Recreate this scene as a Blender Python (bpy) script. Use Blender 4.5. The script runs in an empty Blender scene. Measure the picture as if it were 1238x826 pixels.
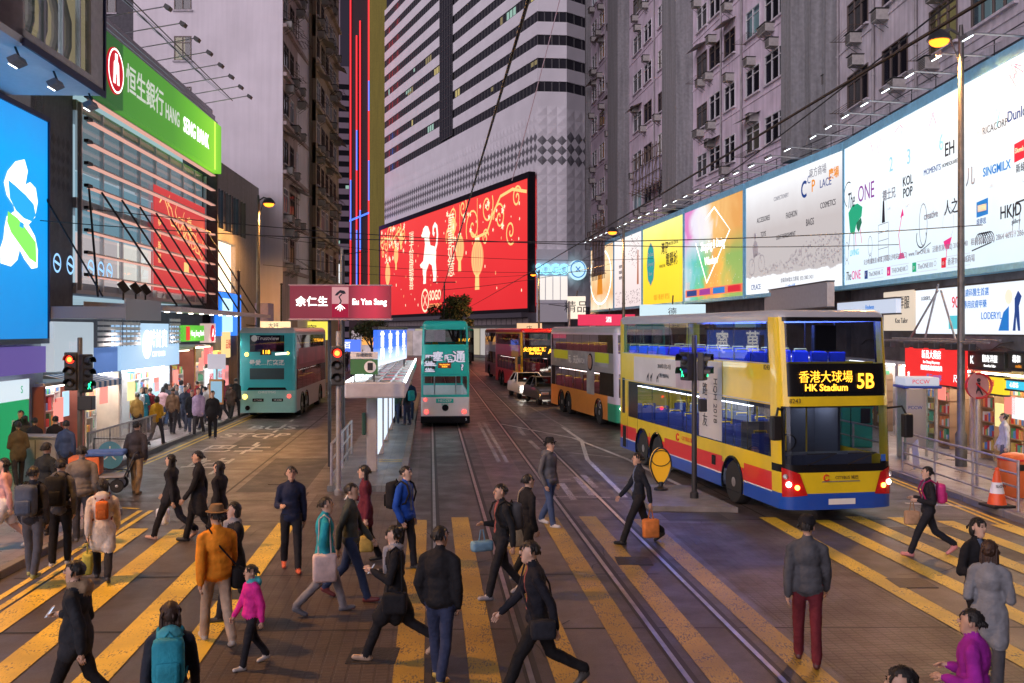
import bpy, bmesh, math, random
import numpy as np
from mathutils import Vector, Matrix, noise
R = math.radians
SC = bpy.context.scene
COL = SC.collection
random.seed(7)

# ------------------------------------------------------------------ camera
F = 1203.6          # focal length in photograph pixels (35 mm lens)
CH = 4.0            # eye height
HZ = 399.0          # row of the horizon
cam_d = bpy.data.cameras.new('camera')
cam_d.lens = 35.0; cam_d.sensor_width = 36.0
cam_d.shift_y = -(413.0 - HZ) / 1238.0
cam_d.clip_start = 0.1; cam_d.clip_end = 3000.0
cam = bpy.data.objects.new('camera', cam_d)
cam.location = (0, 0, CH); cam.rotation_euler = (R(90), 0, 0)
COL.objects.link(cam); SC.camera = cam

# ------------------------------------------------------------------ world: dim city glow
W = bpy.data.worlds.new('World'); SC.world = W; W.use_nodes = True
_bg = W.node_tree.nodes['Background']
_bg.inputs[0].default_value = (0.50, 0.40, 0.62, 1)
_bg.inputs[1].default_value = 0.045
# soft low fill sun, added to brighten the facades and people
sd = bpy.data.lights.new('night_fill', 'SUN'); sd.energy = 1.75; sd.angle = R(60); sd.color = (1.0, 0.87, 0.98)
so = bpy.data.objects.new('night_fill', sd); so.rotation_euler = (R(74), 0, R(-34)); COL.objects.link(so)

SC.view_settings.view_transform = 'Standard'
SC.view_settings.look = 'None'
SC.view_settings.exposure = 0.5
SC.view_settings.gamma = 1.0
SC.render.engine = 'CYCLES'
SC.cycles.use_denoising = True
SC.cycles.max_bounces = 6
SC.cycles.transparent_max_bounces = 14
SC.cycles.glossy_bounces = 3
SC.cycles.diffuse_bounces = 3
SC.cycles.transmission_bounces = 4
SC.cycles.caustics_reflective = False
SC.cycles.caustics_refractive = False
SC.cycles.sample_clamp_indirect = 4.0

# ------------------------------------------------------------------ placing
def gp(px, py, h=0.0):
    """the spot on the ground (or on a level plane h) seen at a pixel of the photograph"""
    Y = (CH - h) * F / (py - HZ)
    return Vector(((px - 619) / F * Y, Y, h))
def at(px, py, Y):
    return Vector(((px - 619) / F * Y, Y, CH - (py - HZ) / F * Y))
def street(off, Y):
    """a line along the street: lateral offset at the camera, distance"""
    return off - 0.0822 * Y

# ------------------------------------------------------------------ materials
MATS = {}
def _n(nt, t, **k):
    n = nt.nodes.new(t)
    for a, b in k.items(): setattr(n, a, b)
    return n
def mat(name, col, rough=0.6, metal=0.0, emit=None, es=0.0, var=0.0, vs=6.0, bump=0.0, bs=40.0, spec=0.5,
        dirt=0.0, alpha=None, coat=0.0, sheen=0.0, streak=0.0):
    if name in MATS: return MATS[name]
    m = bpy.data.materials.new(name); m.use_nodes = True
    nt = m.node_tree; b = nt.nodes['Principled BSDF']; L = nt.links
    c = (*col[:3], 1)
    b.inputs['Base Color'].default_value = c
    b.inputs['Roughness'].default_value = rough
    b.inputs['Metallic'].default_value = metal
    b.inputs['Specular IOR Level'].default_value = spec
    if coat: b.inputs['Coat Weight'].default_value = coat
    if sheen: b.inputs['Sheen Weight'].default_value = sheen
    tc = None
    if var or bump or dirt or streak:
        tc = _n(nt, 'ShaderNodeTexCoord')
    src = None
    if var:
        nz = _n(nt, 'ShaderNodeTexNoise'); nz.inputs['Scale'].default_value = vs; nz.inputs['Detail'].default_value = 5
        L.new(tc.outputs['Object'], nz.inputs['Vector'])
        rp = _n(nt, 'ShaderNodeValToRGB')
        rp.color_ramp.elements[0].position = 0.3; rp.color_ramp.elements[1].position = 0.7
        rp.color_ramp.elements[0].color = (*[max(0, x * (1 - var)) for x in col[:3]], 1)
        rp.color_ramp.elements[1].color = (*[min(1, x * (1 + var)) for x in col[:3]], 1)
        L.new(nz.outputs['Fac'], rp.inputs['Fac']); src = rp.outputs['Color']
    if streak:
        mp = _n(nt, 'ShaderNodeMapping'); mp.inputs['Scale'].default_value = (3.0, 3.0, 0.16)
        L.new(tc.outputs['Object'], mp.inputs['Vector'])
        nz = _n(nt, 'ShaderNodeTexNoise'); nz.inputs['Scale'].default_value = 1.3; nz.inputs['Detail'].default_value = 6
        L.new(mp.outputs['Vector'], nz.inputs['Vector'])
        rp = _n(nt, 'ShaderNodeMapRange'); rp.inputs['From Min'].default_value = 0.35; rp.inputs['From Max'].default_value = 0.75
        rp.inputs['To Min'].default_value = 1.0; rp.inputs['To Max'].default_value = 1.0 - streak
        L.new(nz.outputs['Fac'], rp.inputs['Value'])
        mx = _n(nt, 'ShaderNodeMix', data_type='RGBA', blend_type='MULTIPLY'); mx.inputs['Factor'].default_value = 1
        if src: L.new(src, mx.inputs['A'])
        else: mx.inputs['A'].default_value = c
        L.new(rp.outputs['Result'], mx.inputs['B']); src = mx.outputs['Result']
    if dirt:
        nz = _n(nt, 'ShaderNodeTexNoise'); nz.inputs['Scale'].default_value = 1.7; nz.inputs['Detail'].default_value = 8
        nz.inputs['Roughness'].default_value = 0.7
        L.new(tc.outputs['Object'], nz.inputs['Vector'])
        rp = _n(nt, 'ShaderNodeMapRange'); rp.inputs['From Min'].default_value = 0.42; rp.inputs['From Max'].default_value = 0.72
        rp.inputs['To Min'].default_value = 0.0; rp.inputs['To Max'].default_value = dirt
        L.new(nz.outputs['Fac'], rp.inputs['Value'])
        mx = _n(nt, 'ShaderNodeMix', data_type='RGBA')
        L.new(rp.outputs['Result'], mx.inputs['Factor'])
        if src: L.new(src, mx.inputs['A'])
        else: mx.inputs['A'].default_value = c
        mx.inputs['B'].default_value = (0.05, 0.045, 0.04, 1); src = mx.outputs['Result']
    if src: L.new(src, b.inputs['Base Color'])
    if bump:
        nz = _n(nt, 'ShaderNodeTexNoise'); nz.inputs['Scale'].default_value = bs; nz.inputs['Detail'].default_value = 4
        L.new(tc.outputs['Object'], nz.inputs['Vector'])
        bp = _n(nt, 'ShaderNodeBump'); bp.inputs['Strength'].default_value = bump; bp.inputs['Distance'].default_value = 0.02
        L.new(nz.outputs['Fac'], bp.inputs['Height']); L.new(bp.outputs['Normal'], b.inputs['Normal'])
    if emit is not None:
        b.inputs['Emission Color'].default_value = (*emit[:3], 1)
        b.inputs['Emission Strength'].default_value = es
    MATS[name] = m
    return m
def glow(name, col, s):
    """a lit surface: lamp, screen, backlit sign"""
    return mat(name, [c * 0.3 for c in col], 0.5, emit=col, es=s * 0.85, spec=0.1)
def glass(name, tint=(0.6, 0.65, 0.7), refl=0.9, rough=0.03, ior=1.5):
    if name in MATS: return MATS[name]
    m = bpy.data.materials.new(name); m.use_nodes = True
    nt = m.node_tree; nt.nodes.remove(nt.nodes['Principled BSDF']); L = nt.links
    out = [n for n in nt.nodes if n.type == 'OUTPUT_MATERIAL'][0]
    tr = _n(nt, 'ShaderNodeBsdfTransparent'); tr.inputs[0].default_value = (*tint, 1)
    gl = _n(nt, 'ShaderNodeBsdfGlossy'); gl.inputs[0].default_value = (refl, refl, refl, 1); gl.inputs['Roughness'].default_value = rough
    fr = _n(nt, 'ShaderNodeFresnel'); fr.inputs[0].default_value = ior
    mx = _n(nt, 'ShaderNodeMixShader')
    ge = _n(nt, 'ShaderNodeNewGeometry'); iv = _n(nt, 'ShaderNodeMath', operation='SUBTRACT'); iv.inputs[0].default_value = 1; L.new(ge.outputs['Backfacing'], iv.inputs[1])
    ml = _n(nt, 'ShaderNodeMath', operation='MULTIPLY'); L.new(fr.outputs[0], ml.inputs[0]); L.new(iv.outputs[0], ml.inputs[1])      # a pane mirrors on its front only
    L.new(ml.outputs[0], mx.inputs[0]); L.new(tr.outputs[0], mx.inputs[1]); L.new(gl.outputs[0], mx.inputs[2])
    L.new(mx.outputs[0], out.inputs[0])
    MATS[name] = m
    return m
def nodemat(name):
    m = bpy.data.materials.new(name); m.use_nodes = True
    MATS[name] = m
    return m, m.node_tree, m.node_tree.nodes['Principled BSDF']

# ------------------------------------------------------------------ mesh builder
class MB:
    def __init__(s): s.v = []; s.f = []; s.m = []
    def add(s, vs, fs, mi=0):
        o = len(s.v); s.v.extend([tuple(x) for x in vs])
        for q in fs: s.f.append(tuple(o + i for i in q)); s.m.append(mi)
        return s
    def box(s, c, d, rz=0.0, mi=0, M=None, taper=1.0):
        x, y, z = d[0] / 2, d[1] / 2, d[2] / 2; t = taper
        vs = [(-x, -y, -z), (x, -y, -z), (x, y, -z), (-x, y, -z), (-x * t, -y * t, z), (x * t, -y * t, z), (x * t, y * t, z), (-x * t, y * t, z)]
        if M is None: M = Matrix.Translation(c) @ Matrix.Rotation(rz, 4, 'Z')
        else: M = Matrix.Translation(c) @ M
        return s.add([M @ Vector(p) for p in vs], [(3, 2, 1, 0), (4, 5, 6, 7), (0, 1, 5, 4), (1, 2, 6, 5), (2, 3, 7, 6), (3, 0, 4, 7)], mi)
    def b2(s, x0, x1, y0, y1, z0, z1, mi=0):
        return s.box(((x0 + x1) / 2, (y0 + y1) / 2, (z0 + z1) / 2), (x1 - x0, y1 - y0, z1 - z0), mi=mi)
    def bev(s, x0, x1, y0, y1, z0, z1, r=0.02, mi=0):
        """box with chamfered edges"""
        bm = bmesh.new(); bmesh.ops.create_cube(bm, size=1)
        for v in bm.verts:
            v.co = Vector(((x0 + x1) / 2 + v.co.x * (x1 - x0), (y0 + y1) / 2 + v.co.y * (y1 - y0), (z0 + z1) / 2 + v.co.z * (z1 - z0)))
        bmesh.ops.bevel(bm, geom=bm.edges[:], offset=r, segments=2, affect='EDGES', profile=0.6)
        bm.verts.index_update()
        s.add([v.co.copy() for v in bm.verts], [[v.index for v in f.verts] for f in bm.faces], mi); bm.free()
        return s
    def quad(s, a, b, c, d, mi=0): return s.add([a, b, c, d], [(0, 1, 2, 3)], mi)
    def poly(s, pts, mi=0): return s.add(pts, [tuple(range(len(pts)))], mi)
    def prism(s, pts, h, mi=0):
        """outline in xz (counter-clockwise seen from -y), pushed back along +y by h"""
        n = len(pts)
        vs = [(p[0], 0, p[1]) for p in pts] + [(p[0], h, p[1]) for p in pts]
        fs = [tuple(range(n)), tuple(range(2 * n - 1, n - 1, -1))]
        fs += [(i, i + n, (i + 1) % n + n, (i + 1) % n) for i in range(n)]
        return s.add(vs, fs, mi)
    def slab(s, pts, z0, z1, mi=0):
        n = len(pts)
        vs = [(p[0], p[1], z0) for p in pts] + [(p[0], p[1], z1) for p in pts]
        fs = [tuple(range(n - 1, -1, -1)), tuple(range(n, 2 * n))] + [(i, (i + 1) % n, (i + 1) % n + n, i + n) for i in range(n)]
        return s.add(vs, fs, mi)
    def tube(s, pts, r, n=8, mi=0, cap=True):
        pts = [Vector(p) for p in pts]; rs = r if isinstance(r, (list, tuple)) else [r] * len(pts)
        vs = []; up = None
        for i, p in enumerate(pts):
            d = (pts[min(i + 1, len(pts) - 1)] - pts[max(i - 1, 0)]).normalized()
            if up is None:
                up = Vector((0, 0, 1)) if abs(d.z) < 0.95 else Vector((1, 0, 0))
            a = d.cross(up); 
            if a.length < 1e-5: a = d.cross(Vector((1, 0, 0)))
            a.normalize(); b = a.cross(d)
            up = b
            for k in range(n):
                t = 2 * math.pi * k / n
                vs.append(p + (a * math.cos(t) + b * math.sin(t)) * rs[i])
        fs = []
        for i in range(len(pts) - 1):
            for k in range(n):
                fs.append((i * n + k, (i + 1) * n + k, (i + 1) * n + (k + 1) % n, i * n + (k + 1) % n))
        if cap:
            fs.append(tuple(range(n))); o = (len(pts) - 1) * n; fs.append(tuple(o + k for k in range(n - 1, -1, -1)))
        return s.add(vs, fs, mi)
    def cyl(s, a, b, r, n=12, mi=0, r2=None): return s.tube([a, b], [r, r if r2 is None else r2], n, mi)
    def lathe(s, prof, M=None, n=16, mi=0):
        """prof: (radius, height) from bottom to top"""
        M = M or Matrix.Identity(4); vs = []
        for r, z in prof:
            for k in range(n):
                t = 2 * math.pi * k / n; vs.append(M @ Vector((r * math.cos(t), r * math.sin(t), z)))
        fs = []
        for i in range(len(prof) - 1):
            for k in range(n):
                fs.append((i * n + k, i * n + (k + 1) % n, (i + 1) * n + (k + 1) % n, (i + 1) * n + k))
        fs.append(tuple(range(n - 1, -1, -1))); o = (len(prof) - 1) * n; fs.append(tuple(o + k for k in range(n)))
        return s.add(vs, fs, mi)
    def ell(s, c, r, nu=12, nv=8, mi=0, M=None):
        vs = []; fs = []
        for j in range(nv + 1):
            p = math.pi * j / nv - math.pi / 2
            for k in range(nu):
                t = 2 * math.pi * k / nu
                q = Vector((r[0] * math.cos(p) * math.cos(t), r[1] * math.cos(p) * math.sin(t), r[2] * math.sin(p)))
                if M: q = M @ q
                vs.append(Vector(c) + q)
        for j in range(nv):
            for k in range(nu):
                fs.append((j * nu + k, j * nu + (k + 1) % nu, (j + 1) * nu + (k + 1) % nu, (j + 1) * nu + k))
        return s.add(vs, fs, mi)
    def mesh(s, name, mats, smooth=False, fix=False):
        me = bpy.data.meshes.new(name); me.from_pydata(s.v, [], s.f)
        for m in (mats if isinstance(mats, (list, tuple)) else [mats]): me.materials.append(m)
        if any(s.m): me.polygons.foreach_set('material_index', s.m)
        if smooth: me.polygons.foreach_set('use_smooth', [True] * len(s.f))
        me.validate(); me.update()
        if smooth == 'auto':
            try: me.set_sharp_from_angle(angle=R(35))
            except Exception: pass
        return me
    def build(s, name, mats, parent=None, smooth=False):
        return link(name, s.mesh(name, mats, smooth), parent)

def link(name, me, parent=None, loc=None, rz=None):
    o = bpy.data.objects.new(name, me); COL.objects.link(o)
    if parent is not None: o.parent = parent
    if loc is not None: o.location = loc
    if rz is not None: o.rotation_euler = (0, 0, rz)
    return o
def tag(o, label, cat, group=None):
    o['label'] = label; o['category'] = cat
    if group: o['group'] = group
    return o
def kind(o, k): o['kind'] = k; return o
def thing(name, label, cat, loc=(0, 0, 0), rz=0.0, group=None):
    o = bpy.data.objects.new(name, None); COL.objects.link(o); o.empty_display_size = 0.2
    o.location = loc; o.rotation_euler = (0, 0, rz)
    return tag(o, label, cat, group)
def kids(o): return [c for c in COL.objects if c.parent == o]
def copy_tree(o, parent=None, loc=None, rz=None, label=None):
    c = o.copy(); COL.objects.link(c); c.parent = parent
    if loc is not None: c.location = loc
    if rz is not None: c.rotation_euler[2] = rz
    if label: c['label'] = label
    for k in list(o.children): copy_tree(k, c)
    return c
def facing(ex):
    """rotation about z that turns local +x (right along a wall as seen from the street) to the direction ex"""
    return math.atan2(ex[1], ex[0])

_tmp = bpy.data.scenes.new('workbench')      # an empty side scene, only used to turn curves and modifiers into meshes
def bake(o):
    _tmp.collection.objects.link(o)
    with bpy.context.temp_override(scene=_tmp, view_layer=_tmp.view_layers[0]):
        dg = bpy.context.evaluated_depsgraph_get(); dg.update()
    me = bpy.data.meshes.new_from_object(o.evaluated_get(dg))
    _tmp.collection.objects.unlink(o)
    return me
_txt = {}
def text_mesh(s, size=1.0, ext=0.0, off=0.0, align='CENTER', m=None, sx=1.0, shear=0.0, space=1.0):
    k = (s, round(size, 4), ext, off, align, m.name if m else '', sx, shear, space)
    if k in _txt: return _txt[k]
    cu = bpy.data.curves.new('lettering', 'FONT'); cu.body = s; cu.size = size; cu.extrude = ext; cu.offset = off
    cu.align_x = align; cu.align_y = 'CENTER'; cu.shear = shear; cu.space_character = space; cu.resolution_u = 3
    o = bpy.data.objects.new('lettering', cu)
    me = bake(o)
    bpy.data.objects.remove(o); bpy.data.curves.remove(cu)
    me.transform(Matrix.Diagonal((sx, 1, 1, 1)))
    me.materials.clear()
    if m: me.materials.append(m)
    me.name = 'lettering'
    _txt[k] = me
    return me
def text(s, x, z, size, m, parent, y=-0.012, ext=0.003, off=0.0, align='CENTER', sx=1.0, name='lettering', rot=0.0, shear=0.0, space=1.0):
    """flat lettering on an upright face that looks towards local -y"""
    o = link(name, text_mesh(s, size, ext, off, align, m, sx, shear, space), parent)
    o.matrix_local = Matrix.Translation((x, y, z)) @ Matrix.Rotation(R(90), 4, 'X') @ Matrix.Rotation(rot, 4, 'Z')
    return o
def vtext(s, x, z, size, m, parent, y=-0.012, step=1.08, off=0.0, sx=1.0, ext=0.003):
    for i, ch in enumerate(s): text(ch, x, z - i * size * step, size, m, parent, y, off=off, sx=sx, ext=ext)

# shared materials
M_steel = mat('steel', (0.45, 0.45, 0.47), 0.38, 0.9, var=0.15, vs=9)
M_dsteel = mat('dark_steel', (0.06, 0.06, 0.065), 0.45, 0.6, var=0.2)
M_black = mat('black_paint', (0.012, 0.012, 0.013), 0.4)
M_rubber = mat('rubber', (0.014, 0.014, 0.014), 0.75, bump=0.2, bs=60)
M_white = mat('white_paint', (0.75, 0.75, 0.76), 0.45, var=0.05)
M_grey = mat('grey_paint', (0.28, 0.28, 0.29), 0.5, var=0.1, dirt=0.25)
M_tgrey = mat('trim_grey', (0.16, 0.16, 0.17), 0.5)
M_alu = mat('aluminium', (0.62, 0.63, 0.65), 0.32, 0.85, var=0.06)
M_red = mat('red_paint', (0.55, 0.02, 0.02), 0.4)
M_wglow = glow('white_lit', (1.0, 0.97, 0.92), 2.2)
M_cglow = glow('cool_lit', (0.80, 0.92, 1.0), 3.0)
M_print_w = mat('white_print', (0.85, 0.85, 0.85), 0.5)
M_print_k = mat('black_print', (0.02, 0.02, 0.025), 0.5)
M_wire = mat('wire', (0.02, 0.018, 0.02), 0.6)
M_gl_dark = glass('dark_glass', (0.25, 0.27, 0.30), 1.0, 0.04, 1.6)
M_gl_clear = glass('clear_glass', (0.80, 0.85, 0.88), 1.0, 0.02, 1.45)
# ================================================================== ground
def road_material(name, base, groove=None, rough=(0.38, 0.62), stain=0.5):
    m, nt, b = nodemat(name); L = nt.links
    tc = _n(nt, 'ShaderNodeTexCoord')
    def nz(sc, det=6, vec=None, rg=0.6):
        n = _n(nt, 'ShaderNodeTexNoise'); n.inputs['Scale'].default_value = sc; n.inputs['Detail'].default_value = det
        n.inputs['Roughness'].default_value = rg
        L.new(vec or tc.outputs['Object'], n.inputs['Vector']); return n.outputs['Fac']
    def ramp(f, a, bb, c0, c1):
        r = _n(nt, 'ShaderNodeMapRange'); r.inputs['From Min'].default_value = a; r.inputs['From Max'].default_value = bb
        r.inputs['To Min'].default_value = c0; r.inputs['To Max'].default_value = c1; L.new(f, r.inputs['Value']); return r.outputs['Result']
    mp = _n(nt, 'ShaderNodeMapping'); mp.inputs['Rotation'].default_value = (0, 0, R(-4.7)); mp.inputs['Scale'].default_value = (1.6, 0.07, 1)
    L.new(tc.outputs['Object'], mp.inputs['Vector'])
    big = ramp(nz(0.35, 5), 0.3, 0.7, 0.72, 1.25)
    track = ramp(nz(0.9, 4, mp.outputs['Vector']), 0.3, 0.72, 1.18, 1 - stain * 0.6)
    fine = ramp(nz(38, 3), 0.25, 0.75, 0.75, 1.25)
    spots = ramp(nz(5.5, 6, rg=0.75), 0.58, 0.72, 1.0, 1 - stain)
    v = None
    for f in (big, track, fine, spots):
        if v is None: v = f; continue
        k = _n(nt, 'ShaderNodeMath', operation='MULTIPLY'); L.new(v, k.inputs[0]); L.new(f, k.inputs[1]); v = k.outputs[0]
    mx = _n(nt, 'ShaderNodeMix', data_type='RGBA', blend_type='MULTIPLY'); mx.inputs['Factor'].default_value = 1
    mx.inputs['A'].default_value = (*base, 1); L.new(v, mx.inputs['B'])
    col = mx.outputs['Result']
    hgt = nz(70, 3)
    if groove:
        br = _n(nt, 'ShaderNodeTexBrick'); br.offset = 0.0
        br.inputs['Scale'].default_value = 1.0; br.inputs['Brick Width'].default_value = groove[0]; br.inputs['Row Height'].default_value = groove[1]
        br.inputs['Mortar Size'].default_value = groove[2]; br.inputs['Mortar Smooth'].default_value = 0.4
        mp2 = _n(nt, 'ShaderNodeMapping'); mp2.inputs['Rotation'].default_value = (0, 0, R(-4.7))
        L.new(tc.outputs['Object'], mp2.inputs['Vector']); L.new(mp2.outputs['Vector'], br.inputs['Vector'])
        br.inputs['Color1'].default_value = (1, 1, 1, 1); br.inputs['Color2'].default_value = (0.9, 0.9, 0.9, 1); br.inputs['Mortar'].default_value = (0.62, 0.60, 0.58, 1)
        m2 = _n(nt, 'ShaderNodeMix', data_type='RGBA', blend_type='MULTIPLY'); m2.inputs['Factor'].default_value = 1
        L.new(col, m2.inputs['A']); L.new(br.outputs['Color'], m2.inputs['B']); col = m2.outputs['Result']
        k = _n(nt, 'ShaderNodeMath', operation='MULTIPLY_ADD'); L.new(br.outputs['Fac'], k.inputs[0]); k.inputs[1].default_value = -1.5; L.new(hgt, k.inputs[2]); hgt = k.outputs[0]
    L.new(col, b.inputs['Base Color'])
    L.new(ramp(nz(1.3, 5), 0.3, 0.7, rough[0], rough[1]), b.inputs['Roughness'])
    bp = _n(nt, 'ShaderNodeBump'); bp.inputs['Strength'].default_value = 0.35; bp.inputs['Distance'].default_value = 0.012
    L.new(hgt, bp.inputs['Height']); L.new(bp.outputs['Normal'], b.inputs['Normal'])
    return m
M_road = road_material('road_concrete', (0.074, 0.060, 0.057), rough=(0.30, 0.55))
M_bed = road_material('tram_bed_concrete', (0.052, 0.044, 0.043), rough=(0.34, 0.6), stain=0.6)
M_ribs = road_material('ribbed_concrete', (0.080, 0.060, 0.052), groove=(0.16, 0.10, 0.018), rough=(0.4, 0.65), stain=0.35)
M_pave = road_material('pavement_tile', (0.24, 0.20, 0.20), groove=(0.4, 0.4, 0.012), rough=(0.22, 0.5), stain=0.3)
M_plat = road_material('platform_tile', (0.13, 0.15, 0.165), groove=(0.4, 0.4, 0.01), rough=(0.3, 0.55), stain=0.3)
M_kerb = mat('kerb_concrete', (0.20, 0.185, 0.175), 0.7, var=0.2, vs=3, bump=0.3, bs=30, dirt=0.45)
M_joint = mat('tar_joint', (0.014, 0.013, 0.013), 0.6, var=0.2)

def paint_material(name, col, wear):
    m, nt, b = nodemat(name); L = nt.links
    tc = _n(nt, 'ShaderNodeTexCoord')
    n1 = _n(nt, 'ShaderNodeTexNoise'); n1.inputs['Scale'].default_value = 2.2; n1.inputs['Detail'].default_value = 9; n1.inputs['Roughness'].default_value = 0.75
    mp = _n(nt, 'ShaderNodeMapping'); mp.inputs['Scale'].default_value = (3.5, 1.0, 1.0)
    L.new(tc.outputs['Object'], n1.inputs['Vector'])
    n2 = _n(nt, 'ShaderNodeTexNoise'); n2.inputs['Scale'].default_value = 14; n2.inputs['Detail'].default_value = 6
    L.new(tc.outputs['Object'], mp.inputs['Vector']); L.new(mp.outputs['Vector'], n2.inputs['Vector'])
    ad = _n(nt, 'ShaderNodeMath', operation='MULTIPLY'); L.new(n1.outputs['Fac'], ad.inputs[0]); L.new(n2.outputs['Fac'], ad.inputs[1])
    rp = _n(nt, 'ShaderNodeMapRange'); rp.inputs['From Min'].default_value = 0.285 - wear * 0.09; rp.inputs['From Max'].default_value = 0.36 - wear * 0.05
    L.new(ad.outputs[0], rp.inputs['Value'])
    mx = _n(nt, 'ShaderNodeMix', data_type='RGBA'); L.new(rp.outputs['Result'], mx.inputs['Factor'])
    n3 = _n(nt, 'ShaderNodeTexNoise'); n3.inputs['Scale'].default_value = 1.1; n3.inputs['Detail'].default_value = 4
    L.new(tc.outputs['Object'], n3.inputs['Vector'])
    cr = _n(nt, 'ShaderNodeValToRGB'); cr.color_ramp.elements[0].color = (*[c * 0.62 for c in col], 1); cr.color_ramp.elements[1].color = (*col, 1)
    cr.color_ramp.elements[0].position = 0.35; cr.color_ramp.elements[1].position = 0.65
    L.new(n3.outputs['Fac'], cr.inputs['Fac']); L.new(cr.outputs['Color'], mx.inputs['A'])
    mx.inputs['B'].default_value = (0.075, 0.062, 0.05, 1)
    L.new(mx.outputs['Result'], b.inputs['Base Color']); b.inputs['Roughness'].default_value = 0.5
    bp = _n(nt, 'ShaderNodeBump'); bp.inputs['Strength'].default_value = 0.3; bp.inputs['Distance'].default_value = 0.01
    L.new(n2.outputs['Fac'], bp.inputs['Height']); L.new(bp.outputs['Normal'], b.inputs['Normal'])
    return m
M_yel = paint_material('yellow_road_paint', (0.80, 0.56, 0.045), 0.0)
M_yelw = paint_material('worn_yellow_road_paint', (0.42, 0.27, 0.035), 0.35)
M_wl = paint_material('white_road_paint', (0.62, 0.60, 0.57), 0.2)
M_wlw = paint_material('worn_white_road_paint', (0.40, 0.37, 0.35), 0.7)
M_rail = mat('rail_steel', (0.42, 0.38, 0.36), 0.36, 1.0, var=0.25, vs=4)

road = MB().quad((-400, -60, 0), (400, -60, 0), (400, 1500, 0), (-400, 1500, 0)).build('road', M_road)
kind(road, 'structure')
def sheet(name, pts, z, m, parent=road):
    return MB().poly([(p[0], p[1], z) for p in pts]).build(name, m, parent)
def strip(o0, o1, Y0, Y1):
    return [(street(o0, Y0), Y0), (street(o1, Y0), Y0), (street(o1, Y1), Y1), (street(o0, Y1), Y1)]
def line(pts, w, z, m, name='lane_line', parent=road):
    b = MB(); pts = [Vector((p[0], p[1])) for p in pts]
    for i in range(len(pts)):
        d = (pts[min(i + 1, len(pts) - 1)] - pts[max(0, i - 1)]).normalized(); nn = Vector((-d.y, d.x)) * w / 2
        b.v += [(*(pts[i] - nn), z), (*(pts[i] + nn), z)]
    for i in range(len(pts) - 1): b.f.append((2 * i, 2 * i + 2, 2 * i + 3, 2 * i + 1)); b.m.append(0)
    return b.build(name, m, parent)

# tram tracks: bed, rails, grooves
for a, b_ in ((0.09, 1.16), (2.95, 4.02)):
    sheet('tram_bed', strip(a - 0.42, b_ + 0.42, 3, 112), 0.004, M_bed)
    for o in (a, b_):
        sheet('rail_groove', strip(o - 0.075, o + 0.11, 3, 112), 0.008, M_joint)
        MB().slab(strip(o - 0.032, o + 0.032, 3, 112), 0.002, 0.016).build('tram_rail', M_rail, road)
# ribbed refuge in front of the tram stop and the ribbed crossing on the right
sheet('ribbed_slab', strip(-2.75, -0.36, 7, 24.2), 0.004, M_ribs)
sheet('ribbed_slab', strip(4.75, 6.95, 7, 20.6), 0.004, M_ribs)
M_patch = road_material('patched_asphalt', (0.040, 0.036, 0.036), rough=(0.45, 0.7), stain=0.3); M_patch2 = road_material('pale_patch', (0.105, 0.088, 0.080), rough=(0.4, 0.6), stain=0.4)
for i, (a, b_, y0, y1) in enumerate(((-7.3, -5.9, 12.2, 14.9), (-4.8, -3.1, 24.5, 31), (1.7, 2.4, 8, 19), (5.0, 6.3, 20.8, 21.7), (7.4, 8.8, 11.5, 16.4), (-6.9, -5.2, 33, 41), (-5.5, -3.3, 16.4, 18.6), (8.9, 10.6, 17.2, 20.2), (4.6, 6.8, 26, 33))):
    sheet('road_patch', strip(a, b_, y0, y1), 0.0025 + .0002 * i, M_patch if i % 2 else M_patch2)
rq = random.Random(6)
for i in range(14):      # cracks
    x, y = rq.uniform(-7, 9.5), rq.uniform(10, 24); a = rq.uniform(0, 6.28); pts = [(x, y)]
    for k in range(9): a += rq.uniform(-.6, .6); pts.append((pts[-1][0] + .28 * math.cos(a), pts[-1][1] + .28 * math.sin(a)))
    line(pts, rq.uniform(.008, .02), 0.0072 + .0001 * i, M_joint, 'road_crack')
# transverse slab joints and lane joints
for (y, x0, x1) in ((23.4, -9.5, 9.5), (20.9, -8.0, 10.0), (16.2, -8.0, 2.4), (13.3, -7.9, 10.2), (28.6, -9, -4.3), (36.5, -9, -5.5), (31, 2.0, 6), (45, -9.6, 3)):
    line([(x0, y - 0.2), ((x0 + x1) / 2 + 0.7, y + 0.05), (x1, y + 0.1)], 0.045, 0.006, M_joint, 'slab_joint')
line([(street(-5.05, 8), 8), (street(-5.0, 23), 23), (street(-4.9, 60), 60)], 0.06, 0.0065, M_joint, 'slab_joint')
line([(street(-3.0, 24.5), 24.5), (street(-2.95, 8), 8)], 0.05, 0.0068, M_joint, 'slab_joint')
line([(street(7.2, 8), 8), (street(7.2, 20), 20), (street(6.8, 34), 34)], 0.04, 0.0065, M_joint, 'slab_joint')

# zebra stripes
for o, far, wd, m in ((-5.86, 20.0, .40, M_yel), (-4.95, 19.9, .40, M_yel), (-3.86, 20.3, .40, M_yel), (-2.95, 20.6, .38, M_yel),
                   (-0.25, 20.9, .36, M_yelw), (.63, 21.2, .36, M_yelw), (1.60, 20.6, .36, M_yelw), (2.52, 21.2, .36, M_yelw), (3.36, 21.3, .36, M_yelw), (4.44, 21.0, .36, M_yelw),
                   (7.18, 21.2, .36, M_yel), (8.2, 20.9, .36, M_yel), (9.05, 21.3, .36, M_yel), (9.9, 21.2, .36, M_yel), (10.75, 20.8, .36, M_yel), (11.65, 20.4, .36, M_yel)):
    n0 = 7.0 if o < 9.5 else 11.0
    sheet('zebra_stripe', strip(o - wd / 2, o + wd / 2, n0, far), 0.011, m)
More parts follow.
